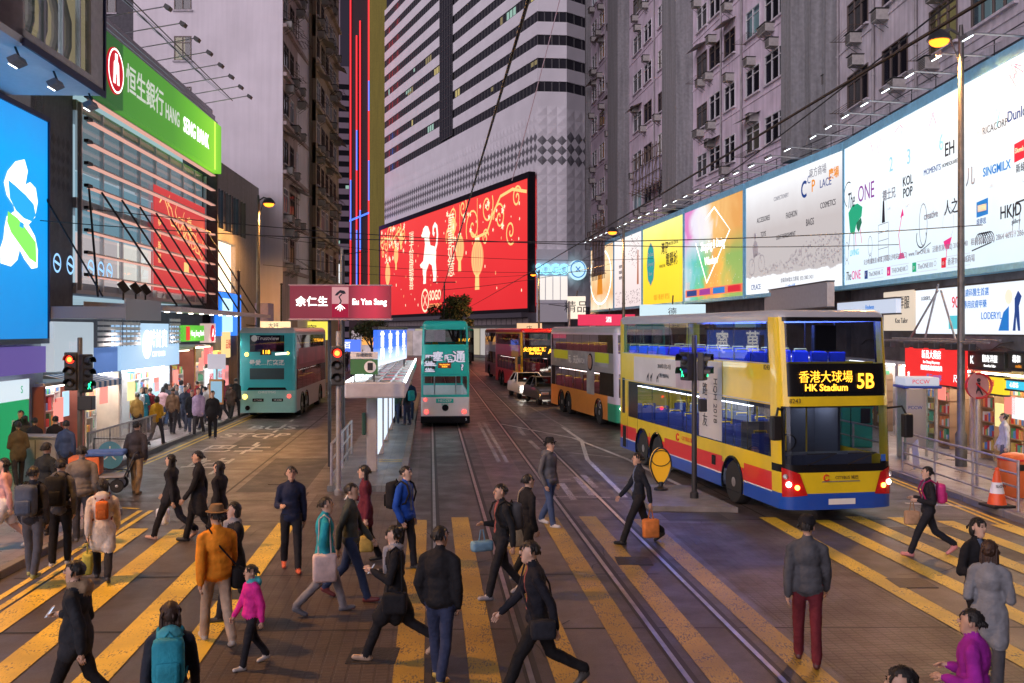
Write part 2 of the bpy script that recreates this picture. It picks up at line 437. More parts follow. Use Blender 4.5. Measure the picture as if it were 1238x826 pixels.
# yellow kerb lines
for dx in (0.0, 0.24):
    line([(street(-6.42 + dx, 9), 9), (street(-6.40 + dx, 22.0), 22.0)], 0.11, 0.011, M_yel, 'kerb_line')
    line([(-10.95 + dx, 24.6), (-11.3 + dx + .05, 32), (-12.95 + dx, 60)], 0.09, 0.011, M_yel, 'kerb_line')
    line([(10.02 + dx * .8, 12), (10.02 + dx * .8, 27), (6.6 + dx * .8, 58)], 0.09, 0.0115, M_yel, 'kerb_line')
line([(street(-6.5, 22.2), 22.2), (-10.4, 22.9)], 0.1, 0.011, M_yel, 'kerb_line')
# white lines
line([(street(2.08, 30), 30), (street(2.08, 43), 43)], 0.13, 0.011, M_wlw)
line([(street(2.32, 30), 30), (street(2.32, 43), 43)], 0.13, 0.011, M_wlw)
line([gp(606, 513), gp(693, 530), gp(757, 555), gp(848, 600)], 0.13, 0.0118, M_wl)
line([gp(680, 517), gp(703, 533), gp(710, 556), gp(756, 602)], 0.13, 0.0128, M_wl)
line([gp(620, 480), gp(690, 521)], 0.10, 0.011, M_wlw)
for (a, b_) in (((627, 518), (634, 527)), ((640, 533), (652, 544)), ((668, 580), (690, 580)), ((679, 585), (694, 605)), ((696, 577), (716, 600)), ((650, 478), (672, 488)), ((690, 548), (740, 553)),
               ((705, 575), (720, 590)), ((620, 450), (627, 456)), ((633, 462), (640, 468))):
    line([gp(*a), gp(*b_)], 0.16, 0.011, M_wlw)
line([gp(668, 601), gp(738, 602)], 0.12, 0.011, M_wlw)
line([gp(1094, 609), gp(1168, 613)], 0.14, 0.011, M_wl)
for i in range(9):
    y0 = 27.5 + i * 2.25
    sheet('lane_dash', strip(-6.15, -6.03, y0, y0 + 1.1), 0.011, M_wl)
def road_text(s, x, y, size, stretch, m=M_wl):
    o = link('road_lettering', text_mesh(s, size, 0.0, size * .012, 'CENTER', m), road)
    o.matrix_local = Matrix.Translation((x, y, 0.0115)) @ Matrix.Rotation(R(3.0), 4, 'Z') @ Matrix.Diagonal((1, stretch, 1, 1))
road_text('BUS', -9.75, 40.6, 1.15, 1.9); road_text('STOP', -9.7, 37.6, 1.05, 1.9)
road_text('巴士', -9.3, 33.4, 1.15, 1.9); road_text('站', -9.1, 29.6, 1.25, 2.0)
# yellow bar across the platform approach
sheet('platform_mark', strip(-1.5, -0.8, 29.0, 29.08), 0.16, M_yel); sheet('platform_mark', strip(-1.5, -0.8, 29.4, 29.48), 0.16, M_yel)
# drain covers
M_cover = mat('manhole_iron', (0.05, 0.045, 0.042), 0.5, 0.6, bump=0.6, bs=25)
for (x, y, w, d) in ((2.1, 17.2, .6, .6), (-4.3, 15.0, .55, .55), (6.3, 15.7, .6, .6), (-6.0, 26, .6, .6), (-1.7, 12.2, .6, .6)):
    MB().slab([(x - w / 2, y - d / 2), (x + w / 2, y - d / 2), (x + w / 2, y + d / 2), (x - w / 2, y + d / 2)], 0.001, 0.014).build('manhole_cover', M_cover, road)

# pavements with kerb stones
def pavement(name, kerb, back, m, h=0.14, side=1):
    """kerb: polyline near to far; back: x far from the road"""
    pts = [(p[0], p[1]) for p in kerb]
    top = MB()
    o = [Vector((p[0], p[1], 0)) for p in kerb]
    ks = 0.16 * side
    poly = [(p[0] + ks, p[1]) for p in pts]
    ring = poly + [(back, pts[-1][1]), (back, pts[0][1])]
    if side < 0: ring = ring[::-1]
    if side > 0: ring = ring[::-1]
    # orientation: make it counter-clockwise
    A = sum(ring[i][0] * ring[(i + 1) % len(ring)][1] - ring[(i + 1) % len(ring)][0] * ring[i][1] for i in range(len(ring)))
    if A < 0: ring = ring[::-1]
    pv = top.slab(ring, -0.05, h - 0.006).build(name, m); kind(pv, 'structure')
    stone = None
    for i in range(len(o) - 1):
        d = o[i + 1] - o[i]; Ln = d.length; n = max(1, round(Ln / 0.95)); u = d / n; a = math.atan2(d.y, d.x)
        for k in range(n):
            c = o[i] + u * (k + .5) + Vector((-u.y, u.x, 0)).normalized() * 0.0
            if c.y > 62: break
            b = MB().bev(-u.length / 2 + .006, u.length / 2 - .006, -0.08, 0.08, -0.05, h + random.uniform(-.004, .004), 0.018)
            off = Vector((u.y, -u.x, 0)).normalized() * (0.08 * side)
            link('kerb_stone', b.mesh('kerb_stone', M_kerb), pv, (c.x + off.x, c.y + off.y, 0), a)
    return pv
kerb_l = [(-7.75, 7), (-8.15, 15), (-8.45, 21.6), (-8.9, 22.5), (-10.6, 23.1), (-11.25, 24.4), (-11.5, 30), (-12.2, 42), (-13.35, 62), (-15.5, 100)]
kerb_r = [(10.5, 7), (10.5, 27), (9.1, 40), (6.5, 62), (2.5, 95)]
pave_l = pavement('pavement_left', kerb_l, -60, M_pave, side=-1)
pave_r = pavement('pavement_right', kerb_r, 60, M_pave, side=1)
# tram stop platform
pl = MB().slab(strip(-2.55, -0.68, 24.6, 62), -0.05, 0.15).build('tram_platform', M_plat); kind(pl, 'structure')
for i in range(38):
    y = 24.9 + i * 0.95
    MB().bev(-.10, .10, -.47, .47, -0.03, .163, .015).build('kerb_stone', M_kerb, pl).matrix_local = Matrix.Translation((street(-0.72, y), y, 0)) @ Matrix.Rotation(math.atan(.0822), 4, 'Z')
# small refuge with the signal
ri = MB().slab([(3.05, 22.0), (4.95, 21.8), (4.42, 25.0), (2.85, 25.0)], -0.05, 0.11).build('refuge_island', M_kerb); kind(ri, 'structure')
# ================================================================== right-hand side: tenement blocks, billboards, shops
M_conc = mat('stained_render', (0.66, 0.56, 0.66), 0.85, var=0.16, vs=0.8, bump=0.15, bs=14, streak=0.3)
M_conc2 = mat('grey_render', (0.60, 0.55, 0.60), 0.85, var=0.18, vs=0.9, bump=0.15, bs=14, streak=0.35)
M_fin = mat('pillar_render', (0.26, 0.26, 0.27), 0.8, var=0.15, streak=0.4)
M_wf = mat('window_frame_white', (0.68, 0.67, 0.70), 0.5, 0.2)
M_wf2 = mat('window_frame_brown', (0.13, 0.10, 0.09), 0.5, 0.2)
M_room = mat('dark_room', (0.03, 0.03, 0.035), 0.9, var=0.4, vs=1.2)
M_curt = mat('curtain', (0.22, 0.20, 0.22), 0.9, var=0.3, vs=3)
M_ac = mat('ac_casing', (0.42, 0.40, 0.38), 0.6, var=0.15, dirt=0.5)
M_acg = mat('ac_grille', (0.07, 0.07, 0.07), 0.6)
M_rust = mat('rusty_iron', (0.10, 0.07, 0.055), 0.8, 0.3, var=0.3)
M_pipe = mat('drain_pipe', (0.30, 0.28, 0.29), 0.6, dirt=0.5)
M_pane = glass('pane_glass', (0.35, 0.38, 0.42), 1.0, 0.05, 1.7)
M_lit_y = glow('lit_room_yellow', (1.0, 0.72, 0.25), 0.9)
M_lit_d = glow('lit_room_dim', (.65, .48, .30), .35)
M_lit_c = glow('lit_room_cool', (0.75, 0.95, 0.9), 0.8)

_wm = {}
def window_meshes(w, h, n, brown=False):
    k = (round(w, 2), round(h, 2), n, brown)
    if k in _wm: return _wm[k]
    fr = MB(); t = 0.055
    fr.b2(0, w, -.04, .05, 0, t); fr.b2(0, w, -.04, .05, h - t, h)
    for i in range(n + 1):
        x = i * (w - t) / n; fr.b2(x, x + t, -.038, .05, t, h - t)
    fr.b2(t, w - t, -.03, .04, h * .72, h * .72 + t * .8)
    sill = MB().b2(-.08, w + .08, -.14, .0, -.09, -.005)
    pn = MB().b2(t / 2, w - t / 2, .012, .02, t / 2, h - t / 2)
    bk = MB().b2(.0, w, .30, .33, 0, h); bk.b2(.02, w * .28, .2, .22, .05, h - .04, 1); bk.b2(w * .8, w - .02, .22, .24, .05, h - .04, 1)
    r = (fr.mesh('frame', M_wf2 if brown else M_wf), sill.mesh('sill', M_conc2), pn.mesh('pane', M_pane), bk.mesh('window', [M_room, M_curt]))
    _wm[k] = r
    return r
_litw = {}
def window(parent, x, z, w, h, n=2, brown=False, lit=None):
    fr, sl, pn, bk = window_meshes(w, h, n, brown)
    if lit:
        k = (bk.name, lit.name)
        if k not in _litw:
            b2 = bk.copy(); b2.materials.clear(); b2.materials.append(lit); b2.materials.append(M_curt); _litw[k] = b2
        bk = _litw[k]
    o = link('window', bk, parent, (x, 0, z))
    link('frame', fr, o); link('sill', sl, o); link('pane', pn, o)
    return o
_acm = None
def ac_unit(parent, x, z, y=0.0):
    global _acm
    if _acm is None:
        b = MB(); b.bev(0, .62, -.5, .05, 0, .42, .02); b.b2(.05, .57, -.512, -.49, .05, .37, 1)
        for i in range(5): b.b2(.05, .57, -.52, -.5, .08 + i * .06, .095 + i * .06, 0)
        b.tube([(.06, -.45, 0), (.06, 0, -.32)], .014, 5, 1); b.tube([(.56, -.45, 0), (.56, 0, -.32)], .014, 5, 1)
        b.b2(-.06, .68, -.56, .0, .44, .455, 1)
        _acm = b.mesh('air_conditioner', [M_ac, M_acg])
    return link('air_conditioner', _acm, parent, (x, y, z))
def wall_with_holes(parent, x0, x1, z0, z1, holes, m, depth=0.34, name='wall', y=0.0):
    """front skin with openings and their reveals"""
    xs = sorted(set([x0, x1] + [v for h in holes for v in (h[0], h[1]) if x0 < v < x1]))
    zs = sorted(set([z0, z1] + [v for h in holes for v in (h[2], h[3]) if z0 < v < z1]))
    b = MB(); idx = {}
    def V(x, z, yy=y):
        k = (x, z, yy)
        if k not in idx: idx[k] = len(b.v); b.v.append((x, yy, z))
        return idx[k]
    for j in range(len(zs) - 1):
        i = 0
        while i < len(xs) - 1:
            def hole(i): 
                cx = (xs[i] + xs[i + 1]) / 2; cz = (zs[j] + zs[j + 1]) / 2
                return any(h[0] < cx < h[1] and h[2] < cz < h[3] for h in holes)
            if hole(i): i += 1; continue
            k = i
            while k + 1 < len(xs) - 1 and not hole(k + 1): k += 1
            b.f.append((V(xs[i], zs[j]), V(xs[k + 1], zs[j]), V(xs[k + 1], zs[j + 1]), V(xs[i], zs[j + 1]))); b.m.append(0)
            i = k + 1
    for (a, c, e, g) in holes:
        d = y + depth
        for q in (((a, y, e), (a, d, e), (a, d, g), (a, y, g)), ((c, y, e), (c, y, g), (c, d, g), (c, d, e)), ((a, y, e), (c, y, e), (c, d, e), (a, d, e)), ((a, y, g), (a, d, g), (c, d, g), (c, y, g))):
            b.add(q, [(0, 1, 2, 3)])
    return b.build(name, m, parent)

def tenement(label, origin, far_dir, length, z0, z1, cols, floors, m, seed, fins=(), group='tenement blocks above the billboards', pipes=(), ac_p=0.75, lits=None, brown=False):
    """origin: the far end; local x runs towards the camera"""
    rnd = random.Random(seed)
    ex = (-far_dir[0], -far_dir[1])
    t = thing('tenement_block', label, 'building', (origin[0], origin[1], 0), facing(ex), group)
    holes = []
    wins = []
    for fi, fz in enumerate(floors):
        for ci, (cx, cw, n) in enumerate(cols):
            h = 1.45 + (0.0 if (fi + ci) % 3 else .12)
            holes.append((cx, cx + cw, fz, fz + h)); wins.append((cx, cw, n, fz, h, fi, ci))
    wall_with_holes(t, 0, length, z0, z1, holes, m)
    b = MB(); b.b2(0.05, length - 0.05, .35, 9, z0 + .05, z1 - .05); b.build('core_wall', M_conc2, t)
    for (cx, cw, n, fz, h, fi, ci) in wins:
        lit = (lits or {}).get((fi, ci)) or (rnd.choice((M_lit_y, M_lit_c, M_lit_d)) if rnd.random() < .09 else None)
        window(t, cx, fz, cw, h, n, brown or rnd.random() < .35, lit)
        if rnd.random() < ac_p:
            dx = rnd.uniform(.05, max(.1, cw - .75))
            if rnd.random() < .6: ac_unit(t, cx + dx, fz + h + .04)
            else: ac_unit(t, cx + dx, fz - .62)
        if rnd.random() < .22: ac_unit(t, cx + rnd.uniform(0, cw * .4), fz - .60)
        if rnd.random() < .16:      # washing rack
            r = MB()
            for k in range(5): r.tube([(cx, -.2 - k * .13, fz - .12), (cx + cw, -.2 - k * .13, fz - .12)], .012, 4)
            for k in (0, 1): r.tube([(cx + k * cw, 0, fz - .12), (cx + k * cw, -.8, fz - .12)], .015, 4)
            r.build('drying_rack', M_rust, t)
        if rnd.random() < .12:      # canopy sheet
            MB().add([(cx - .1, 0, fz + h + .55), (cx + cw + .1, 0, fz + h + .55), (cx + cw + .1, -.75, fz + h + .22), (cx - .1, -.75, fz + h + .22)], [(0, 3, 2, 1), (0, 1, 2, 3)]).build('awning_sheet', M_ac, t)
    for (fx, fw, fd) in fins:
        MB().b2(fx, fx + fw, -fd, .3, 11.95, z1).build('pillar', M_fin, t)
    for px_ in pipes:
        p = MB().tube([(px_, -.09, z0), (px_, -.09, z1)], .055, 8)
        for zz in np.arange(z0 + 1, z1, 3.1): p.lathe([(.075, -.05), (.075, .05)], Matrix.Translation((px_, -.09, zz)), 8)
        p.build('drain_pipe', M_pipe, t)
    for fz in floors:
        MB().b2(0, length, -.05, .0, fz - .42, fz - .34).build('string_course', m, t)
    return t

# --- far block along the bend: plane x = 19.46 - 0.1188 y
dB = Vector((-0.1188, 1, 0)).normalized()
def onB(Y, setback=0.0):  return Vector((18.56 + setback - 0.1188 * Y, Y, 0))
oB = onB(99, .95)
LB = (99 - 46.5) / dB.y
def sB(px):
    Y = 19.51 / ((px - 619) / F + 0.1188); return (99 - Y) / dB.y
floorsB = [10.55 + 3.12 * i for i in range(1, 14)]
colsB = []
for a, b_, n in ((716, 722, 2), (725, 731, 2), (736, 743, 3), (766, 776, 2), (779, 788, 2), (796, 803, 2), (808, 818, 3), (843, 855, 2), (858, 871, 2), (876, 889, 2), (902, 919, 2), (925, 951, 3)):
    colsB.append((sB(a), sB(b_) - sB(a), n))
tenement('long grey purple tenement block with rows of air conditioners beside the department store', oB, dB, LB, 4.0, 52, colsB, floorsB, M_conc, 3,
         fins=[(0, .5, .5), (sB(748), sB(761) - sB(748), 1.0), (sB(820), sB(838) - sB(820), 1.15), (LB - 1.2, 1.2, 1.0)], pipes=[sB(792), sB(873), sB(898), sB(733)],
         lits={(2, 10): M_lit_c, (1, 5): M_lit_y})
# bamboo scaffold cradles on the far block
def scaffold(px0, px1, z0, z1, label):
    x0, x1 = sB(px0), sB(px1); p = oB - dB * 0 + Vector((0, 0, 0))
    t = thing('bamboo_scaffold', label, 'scaffold', (oB.x, oB.y, 0), facing((-dB.x, -dB.y)))
    b = MB()
    for i in range(9):
        x = x0 + (x1 - x0) * i / 8; b.tube([(x, -1.15, z0 - .4), (x + .05, -1.15, z1 + .3)], .035, 5); b.tube([(x, -.2, z0 - .2), (x, -1.5, z0 + .2)], .03, 5)
    for k in range(4):
        z = z0 + (z1 - z0) * k / 3; b.tube([(x0 - .3, -1.2, z), (x1 + .3, -1.2, z)], .035, 5)
    for i in range(4):
        x = x0 + (x1 - x0) * i / 4; b.tube([(x, -1.22, z0), (x + (x1 - x0) / 4, -1.22, z1)], .025, 5)
    b.build('bamboo_frame', mat('bamboo', (0.16, 0.12, 0.09), 0.8), t)
    b = MB()
    for i in range(7):
        xx = x0 + (x1 - x0) * i / 7; b.b2(xx + .02, xx + (x1 - x0) / 7 - .02, -1.10, -1.08, z0, z0 + (z1 - z0) * .72)
    b.build('plastic_sheet', mat('pale_sheet', (0.45, 0.42, 0.55), 0.5, var=0.3, vs=4), t)
scaffold(783, 817, 14.3, 16.9, 'bamboo scaffold cradle with pale sheeting on the tenement wall')
scaffold(731, 746, 8.9, 13.6, 'narrow bamboo scaffold beside the end of the tenement block')

# --- near block: plane x = 14.65
oA = Vector((14.65, 46.4, 0))
def sA(px): return 46.4 - 14.65 / ((px - 619) / F)
colsA = [(sA(a), sA(b_) - sA(a), n) for a, b_, n in ((992, 1011, 2), (1025, 1050, 3), (1067, 1098, 3), (1124, 1158, 3), (1175, 1230, 4))]
colsA += [(19.5, 2.0, 3), (23, 2.0, 3)]
tenement('weathered tenement block behind the tall street lamp and white billboard', oA, Vector((0, 1, 0)), 28, 4.0, 50, colsA, [13.55 + 3.12 * i for i in range(0, 11)], M_conc2, 11,
         fins=[(0, .9, 1.0), (1.0, .5, .5)], pipes=[sA(1058), sA(1110), 1.9], ac_p=.9, lits={(0, 3): M_lit_y, (0, 4): M_lit_c, (1, 4): M_lit_c}, brown=True)
# ledge above the billboards
MB().b2(0, 27, -.42, 0, 12.15, 12.42).build('ledge', M_conc2, None)
lg = COL.objects['ledge']; lg.location = (14.65, 46.4, 0); lg.rotation_euler = (0, 0, facing((0, -1)))
tag(lg, 'stained concrete gutter ledge under the windows above the white billboard', 'ledge')
lg.name = 'gutter_ledge'

# ---------------------------------------------------------------- billboards
BZ0, BZ1 = 5.75, 11.5
M_bframe = mat('billboard_frame', (0.26, 0.62, 0.85), 0.45, 0.1, var=0.1)
def bb(label, a, b_, face, inner, z0=BZ0, z1=BZ1, cat='billboard'):
    """billboard between two plan points (left, right as seen from the street)"""
    a = Vector(a); b_ = Vector(b_); d = b_ - a; w = d.length
    t = thing('billboard', label, cat, (a.x, a.y, 0), facing(d), 'lit billboards along the tenement blocks')
    MB().b2(.06, w - .06, -.02, .0, z0 + .06, z1 - .06).build('panel', face, t)  # the panel itself glows: light of the floodlight arms put into its colour
    fr = MB(); fr.b2(0, w, -.06, .45, z0 - .1, z0 + .08); fr.b2(0, w, -.06, .45, z1 - .08, z1 + .26); fr.b2(0, .07, -.05, .45, z0 + .08, z1 - .08); fr.b2(w - .07, w, -.05, .45, z0 + .08, z1 - .08)
    fr.b2(.07, w - .07, .06, .44, z0 + .08, z1 - .08)
    fr.build('frame', M_bframe, t)
    inner(t, w, z0, z1)
    return t
def ink(name, c): return mat('ink_' + name, [v * .4 for v in c], 0.5, emit=c, es=0.6, spec=0.1)      # print; floodlight falling on the sheet is put into its emission
K_k = ink('black', (.02, .02, .03)); K_n = ink('navy', (.02, .06, .25)); K_p = ink('purple', (.28, .05, .33)); K_m = ink('magenta', (.75, .04, .25)); K_g = ink('green', (.02, .42, .22))
K_b = ink('blue', (.02, .20, .62)); K_c = ink('cyan', (.10, .60, .72)); K_r = ink('red', (.70, .02, .05)); K_y = ink('yellow', (.85, .55, .03)); K_gr = ink('grey', (.22, .22, .26)); K_lg = ink('pale_grey', (.52, .55, .62)); K_o = ink('orange', (.85, .30, .03))
def grad_glow(name, stops, s, axis='Z', z0=0, z1=1, scale=None, noise_amt=0.0, nscale=0.6):
    m, nt, b = nodemat(name); L = nt.links
    tc = _n(nt, 'ShaderNodeTexCoord'); sp = _n(nt, 'ShaderNodeSeparateXYZ'); L.new(tc.outputs['Object'], sp.inputs[0])
    rg = _n(nt, 'ShaderNodeMapRange'); rg.inputs['From Min'].default_value = z0; rg.inputs['From Max'].default_value = z1
    L.new(sp.outputs[axis], rg.inputs['Value'])
    f = rg.outputs['Result']
    if noise_amt:
        nz = _n(nt, 'ShaderNodeTexNoise'); nz.inputs['Scale'].default_value = nscale; nz.inputs['Detail'].default_value = 3
        L.new(tc.outputs['Object'], nz.inputs['Vector'])
        k = _n(nt, 'ShaderNodeMath', operation='MULTIPLY_ADD'); k.inputs[1].default_value = noise_amt
        s2 = _n(nt, 'ShaderNodeMath', operation='SUBTRACT'); s2.inputs[1].default_value = 0.5; L.new(nz.outputs['Fac'], s2.inputs[0])
        L.new(s2.outputs[0], k.inputs[0]); L.new(f, k.inputs[2]); f = k.outputs[0]
    rp = _n(nt, 'ShaderNodeValToRGB'); L.new(f, rp.inputs['Fac'])
    el = rp.color_ramp.elements
    while len(el) > 1: el.remove(el[-1])
    el[0].position = stops[0][0]; el[0].color = (*stops[0][1], 1)
    for p, c in stops[1:]: el.new(p).color = (*c, 1)
    L.new(rp.outputs['Color'], b.inputs['Emission Color']); b.inputs['Emission Strength'].default_value = s * .85
    b.inputs['Base Color'].default_value = (.05, .05, .05, 1); b.inputs['Specular IOR Level'].default_value = .1
    return m

def curve_line(pts, w, m, parent, y=-.03, name='drawing'):
    b = MB(); n = len(pts)
    for i in range(n):
        p = Vector((pts[i][0], 0, pts[i][1])); d = Vector((pts[min(i + 1, n - 1)][0] - pts[max(0, i - 1)][0], 0, pts[min(i + 1, n - 1)][1] - pts[max(0, i - 1)][1]))
        if d.length < 1e-6: d = Vector((1, 0, 0))
        d.normalize(); q = Vector((-d.z, 0, d.x)) * w / 2
        b.v += [(p.x - q.x, y, p.z - q.z), (p.x + q.x, y, p.z + q.z)]
    for i in range(n - 1): b.f.append((2 * i, 2 * i + 2, 2 * i + 3, 2 * i + 1)); b.m.append(0)
    return b.build(name, m, parent)
def blob(pts, m, parent, y=-.03, name='drawing', d=.006):
    o = MB().prism(pts, d).build(name, m, parent); o.location = (0, y, 0); return o
def arc(cx, cz, r, a0, a1, n=14, rz=None):
    rz = rz or r
    return [(cx + r * math.cos(R(a0 + (a1 - a0) * i / n)), cz + rz * math.sin(R(a0 + (a1 - a0) * i / n))) for i in range(n + 1)]

M_b_white = grad_glow('billboard_white', [(0, (.66, .80, .92)), (.3, (.74, .87, .97)), (.75, (.88, .95, 1)), (1, (.97, 1, 1))], 1.0, 'Z', BZ0, BZ1, noise_amt=.25, nscale=.25)  # paler towards the top: floodlight falloff put into the colour
def the_one(t, w, z0, z1):
    # w ~ 18 m, of which the right part leaves the frame
    text('The', .85, z1 - 2.3, .9, K_k, t, -.03, sx=.6, shear=.25); text('ONE', 2.55, z1 - 2.2, .9, K_p, t, -.03, sx=.95)
    curve_line(arc(.55, z1 - 2.0, .5, 60, 250), .05, K_k, t)
    # chair
    blob(arc(1.35, z1 - 3.25, .85, 200, -20, 12, .75)[::-1] if False else [(.55, z1 - 2.75), (.75, z1 - 3.55), (1.2, z1 - 3.7), (1.5, z1 - 3.25), (2.05, z1 - 3.05), (2.15, z1 - 2.7), (1.6, z1 - 2.5), (1.0, z1 - 2.5)], K_g, t)
    blob([(1.5, z1 - 3.45), (1.75, z1 - 3.65), (2.1, z1 - 3.3), (2.0, z1 - 3.1), (1.5, z1 - 3.25)], ink('dark_green', (.02, .18, .10)), t, -.034)
    for a, b_ in (((.75, z1 - 3.6), (.55, z1 - 4.25)), ((1.2, z1 - 3.7), (1.22, z1 - 4.3)), ((1.35, z1 - 3.6), (1.45, z1 - 4.15)), ((1.9, z1 - 3.5), (2.1, z1 - 4.1))): curve_line([a, b_], .05, K_k if b_[0] < 1.4 else K_m, t, -.032)
    text('LIVING', 1.25, z1 - 4.42, .34, K_c, t, -.03)
    for (s, x) in (('2', 5.1), ('3', 6.7), ('6', 9.3), ('7', 13.0)):
        text(s, x, z1 - 1.55, .75, ink('pale_cyan', (.35, .72, .86)), t, -.03)
    for (s, x, dz, sz, k) in (('德士兄', 4.9, -2.6, .42, K_gr), ('KOL', 6.6, -2.35, .45, K_k), ('POP', 6.6, -2.75, .45, K_k), ('MOMENTS', 8.6, -2.3, .28, K_n), ('EH', 9.9, -1.85, .6, K_k), ('HOMESQUARE', 9.9, -2.3, .17, K_k),
                           ('creative', 8.5, -3.75, .34, K_gr), ('人之', 10.0, -3.7, .5, K_k), ('L KOREA', 11.7, -1.7, .22, K_lg), ('RICACORP', 12.8, -1.75, .3, K_k), ('Dunlopillo', 14.4, -1.65, .42, K_n),
                           ('儿', 11.3, -2.95, .6, K_gr), ('SINGMILX', 12.9, -2.95, .36, K_b), ('新綠芝屋', 14.5, -3.15, .26, K_k), ('HKID', 13.7, -4.25, .5, K_k), ('gallery', 14.0, -4.55, .18, K_k), ('席夢思', 12.0, -4.35, .2, K_n),
                           ('L204', 4.9, -3.1, .14, K_lg), ('L305', 6.6, -3.2, .14, K_lg), ('L701', 12.6, -3.4, .14, K_lg), ('L706', 14.5, -3.5, .16, K_lg), ('L4 KIOSK', 13.7, -4.85, .16, K_lg)):
        text(s, x, z1 + dz, sz, k, t, -.03, off=.006 if sz > .3 else 0)
    blob([(13.9, z1 - 2.95), (15.0, z1 - 2.85), (15.0, z1 - 2.35), (13.9, z1 - 2.45)], K_r, t); text('Slumberland', 14.45, z1 - 2.65, .2, M_print_w, t, -.04)
    blob([(11.7, z1 - 4.2), (12.4, z1 - 4.17), (12.4, z1 - 3.7), (11.7, z1 - 3.75)], K_b, t); blob([(11.78, z1 - 4.05), (12.32, z1 - 4.05), (12.32, z1 - 3.85), (11.78, z1 - 3.85)], M_print_w, t, -.036)
    # sketched furniture
    for x in (.35, 3.0): 
        curve_line(arc(x, z0 + 1.45, .22, 0, 360, 14, .38), .03, K_gr, t); curve_line([(x - .2, z0 + .9), (x, z0 + 1.2), (x + .25, z0 + .9)], .03, K_gr, t)
    for k in range(5): curve_line([(3.85, z0 + .95 + k * .3), (4.85, z0 + .97 + k * .3)], .025, K_gr, t)
    for x in (3.85, 4.85): curve_line([(x, z0 + .75), (x, z0 + 2.15)], .03, K_gr, t)
    curve_line([(4.05, z0 + 2.2), (4.1, z0 + 3.3), (4.65, z0 + 3.3), (4.7, z0 + 2.2)], .025, K_lg, t); blob([(4.2, z0 + 2.2), (4.5, z0 + 2.2), (4.42, z0 + 3.0), (4.3, z0 + 3.0)], K_k, t)
    curve_line([(6.0, z0 + .85), (5.8, z0 + 1.6), (6.15, z0 + 2.4)], .05, K_m, t); blob([(5.75, z0 + .75), (6.35, z0 + .75), (6.2, z0 + .95), (5.9, z0 + .95)], K_m, t); blob([(5.95, z0 + 2.2), (6.25, z0 + 2.25), (6.15, z0 + 2.5)], K_m, t)
    curve_line(arc(7.9, z0 + 1.75, .32, 0, 360, 16, .7), .04, K_gr, t); curve_line(arc(7.75, z0 + 1.35, .4, 150, 380, 10, .35), .05, K_k, t); curve_line([(7.4, z0 + .8), (8.5, z0 + 1.1)], .03, K_k, t)
    curve_line(arc(9.8, z0 + 1.6, .4, -60, 200, 10, .5), .03, K_lg, t); blob([(9.45, z0 + 1.05), (10.05, z0 + 1.15), (9.85, z0 + .8), (9.6, z0 + .8)], K_m, t); curve_line([(9.7, z0 + .8), (9.65, z0 + .45)], .04, K_m, t)
    for k in range(6): curve_line(arc(11.9 + k * .12, z0 + .85, .28, -30, 210, 8, .22), .035, K_k, t)
    curve_line([(11.4, z0 + .6), (12.6, z0 + .75)], .04, K_k, t)
    curve_line([(13.8, z0 + 1.3), (14.0, z0 + 1.7), (14.9, z0 + 1.75), (15.4, z0 + 1.6)], .05, K_k, t)
    for k in range(5): curve_line([(13.9 + k * .33, z0 + 1.6), (13.8 + k * .36, z0 + .95)], .035, K_gr, t)
    # pink twigs at the top edge
    rnd = random.Random(5)
    for (x, n) in ((3.4, 5), (4.1, 4), (6.0, 5), (9.0, 4), (14.0, 9), (15.2, 8)):
        for k in range(n):
            a = rnd.uniform(200, 340); r_ = rnd.uniform(.2, .6)
            xx = x + rnd.uniform(-.4, .4); zz = z1 - .2 - rnd.uniform(0, .3)
            curve_line([(xx, zz), (xx + r_ * math.cos(R(a)), zz + r_ * math.sin(R(a)))], .022, K_m if x > 13 or k % 2 else K_lg, t)
    # foot
    text('The', .55, z0 + .42, .5, K_k, t, -.03, sx=.8, shear=.25); text('ONE', 1.45, z0 + .42, .5, K_m, t, -.03)
    text('尖沙咀彌敦道100號 (港鐵尖沙咀站B1出口)  www.The-ONE.hk   活動查詢 (852) 3106 3640   租務查詢 (852) 2864 4693 / 2864 4511', 2.3, z0 + .85, .23, K_gr, t, -.03, align='LEFT')
    x = 2.4
    for s, k in (('TheONEHK', K_n), ('THEONEHK', K_m), ('TheONE101', K_g), ('香港TheONE商場', K_r)):
        blob([(x, z0 + .22), (x + .32, z0 + .22), (x + .32, z0 + .54), (x, z0 + .54)], k, t); text('f' if k is K_n else 'o', x + .16, z0 + .38, .26, M_print_w, t, -.04)
        text(s, x + .45, z0 + .37, .24, K_gr, t, -.03, align='LEFT')
        curve_line([(x + .38, z0 + .2), (x + 2.0, z0 + .2), (x + 2.0, z0 + .55), (x + .38, z0 + .55), (x + .38, z0 + .2)], .018, K_lg, t); curve_line(arc(x + 1.83, z0 + .4, .08, 0, 360), .02, K_gr, t); x += 2.3
p0 = Vector((13.7, 41.0)); 
bb('white floodlit billboard with a green chair, purple lettering and furniture sketches', (13.7, 41.0, 0), (13.7, 24.2, 0), M_b_white, the_one)

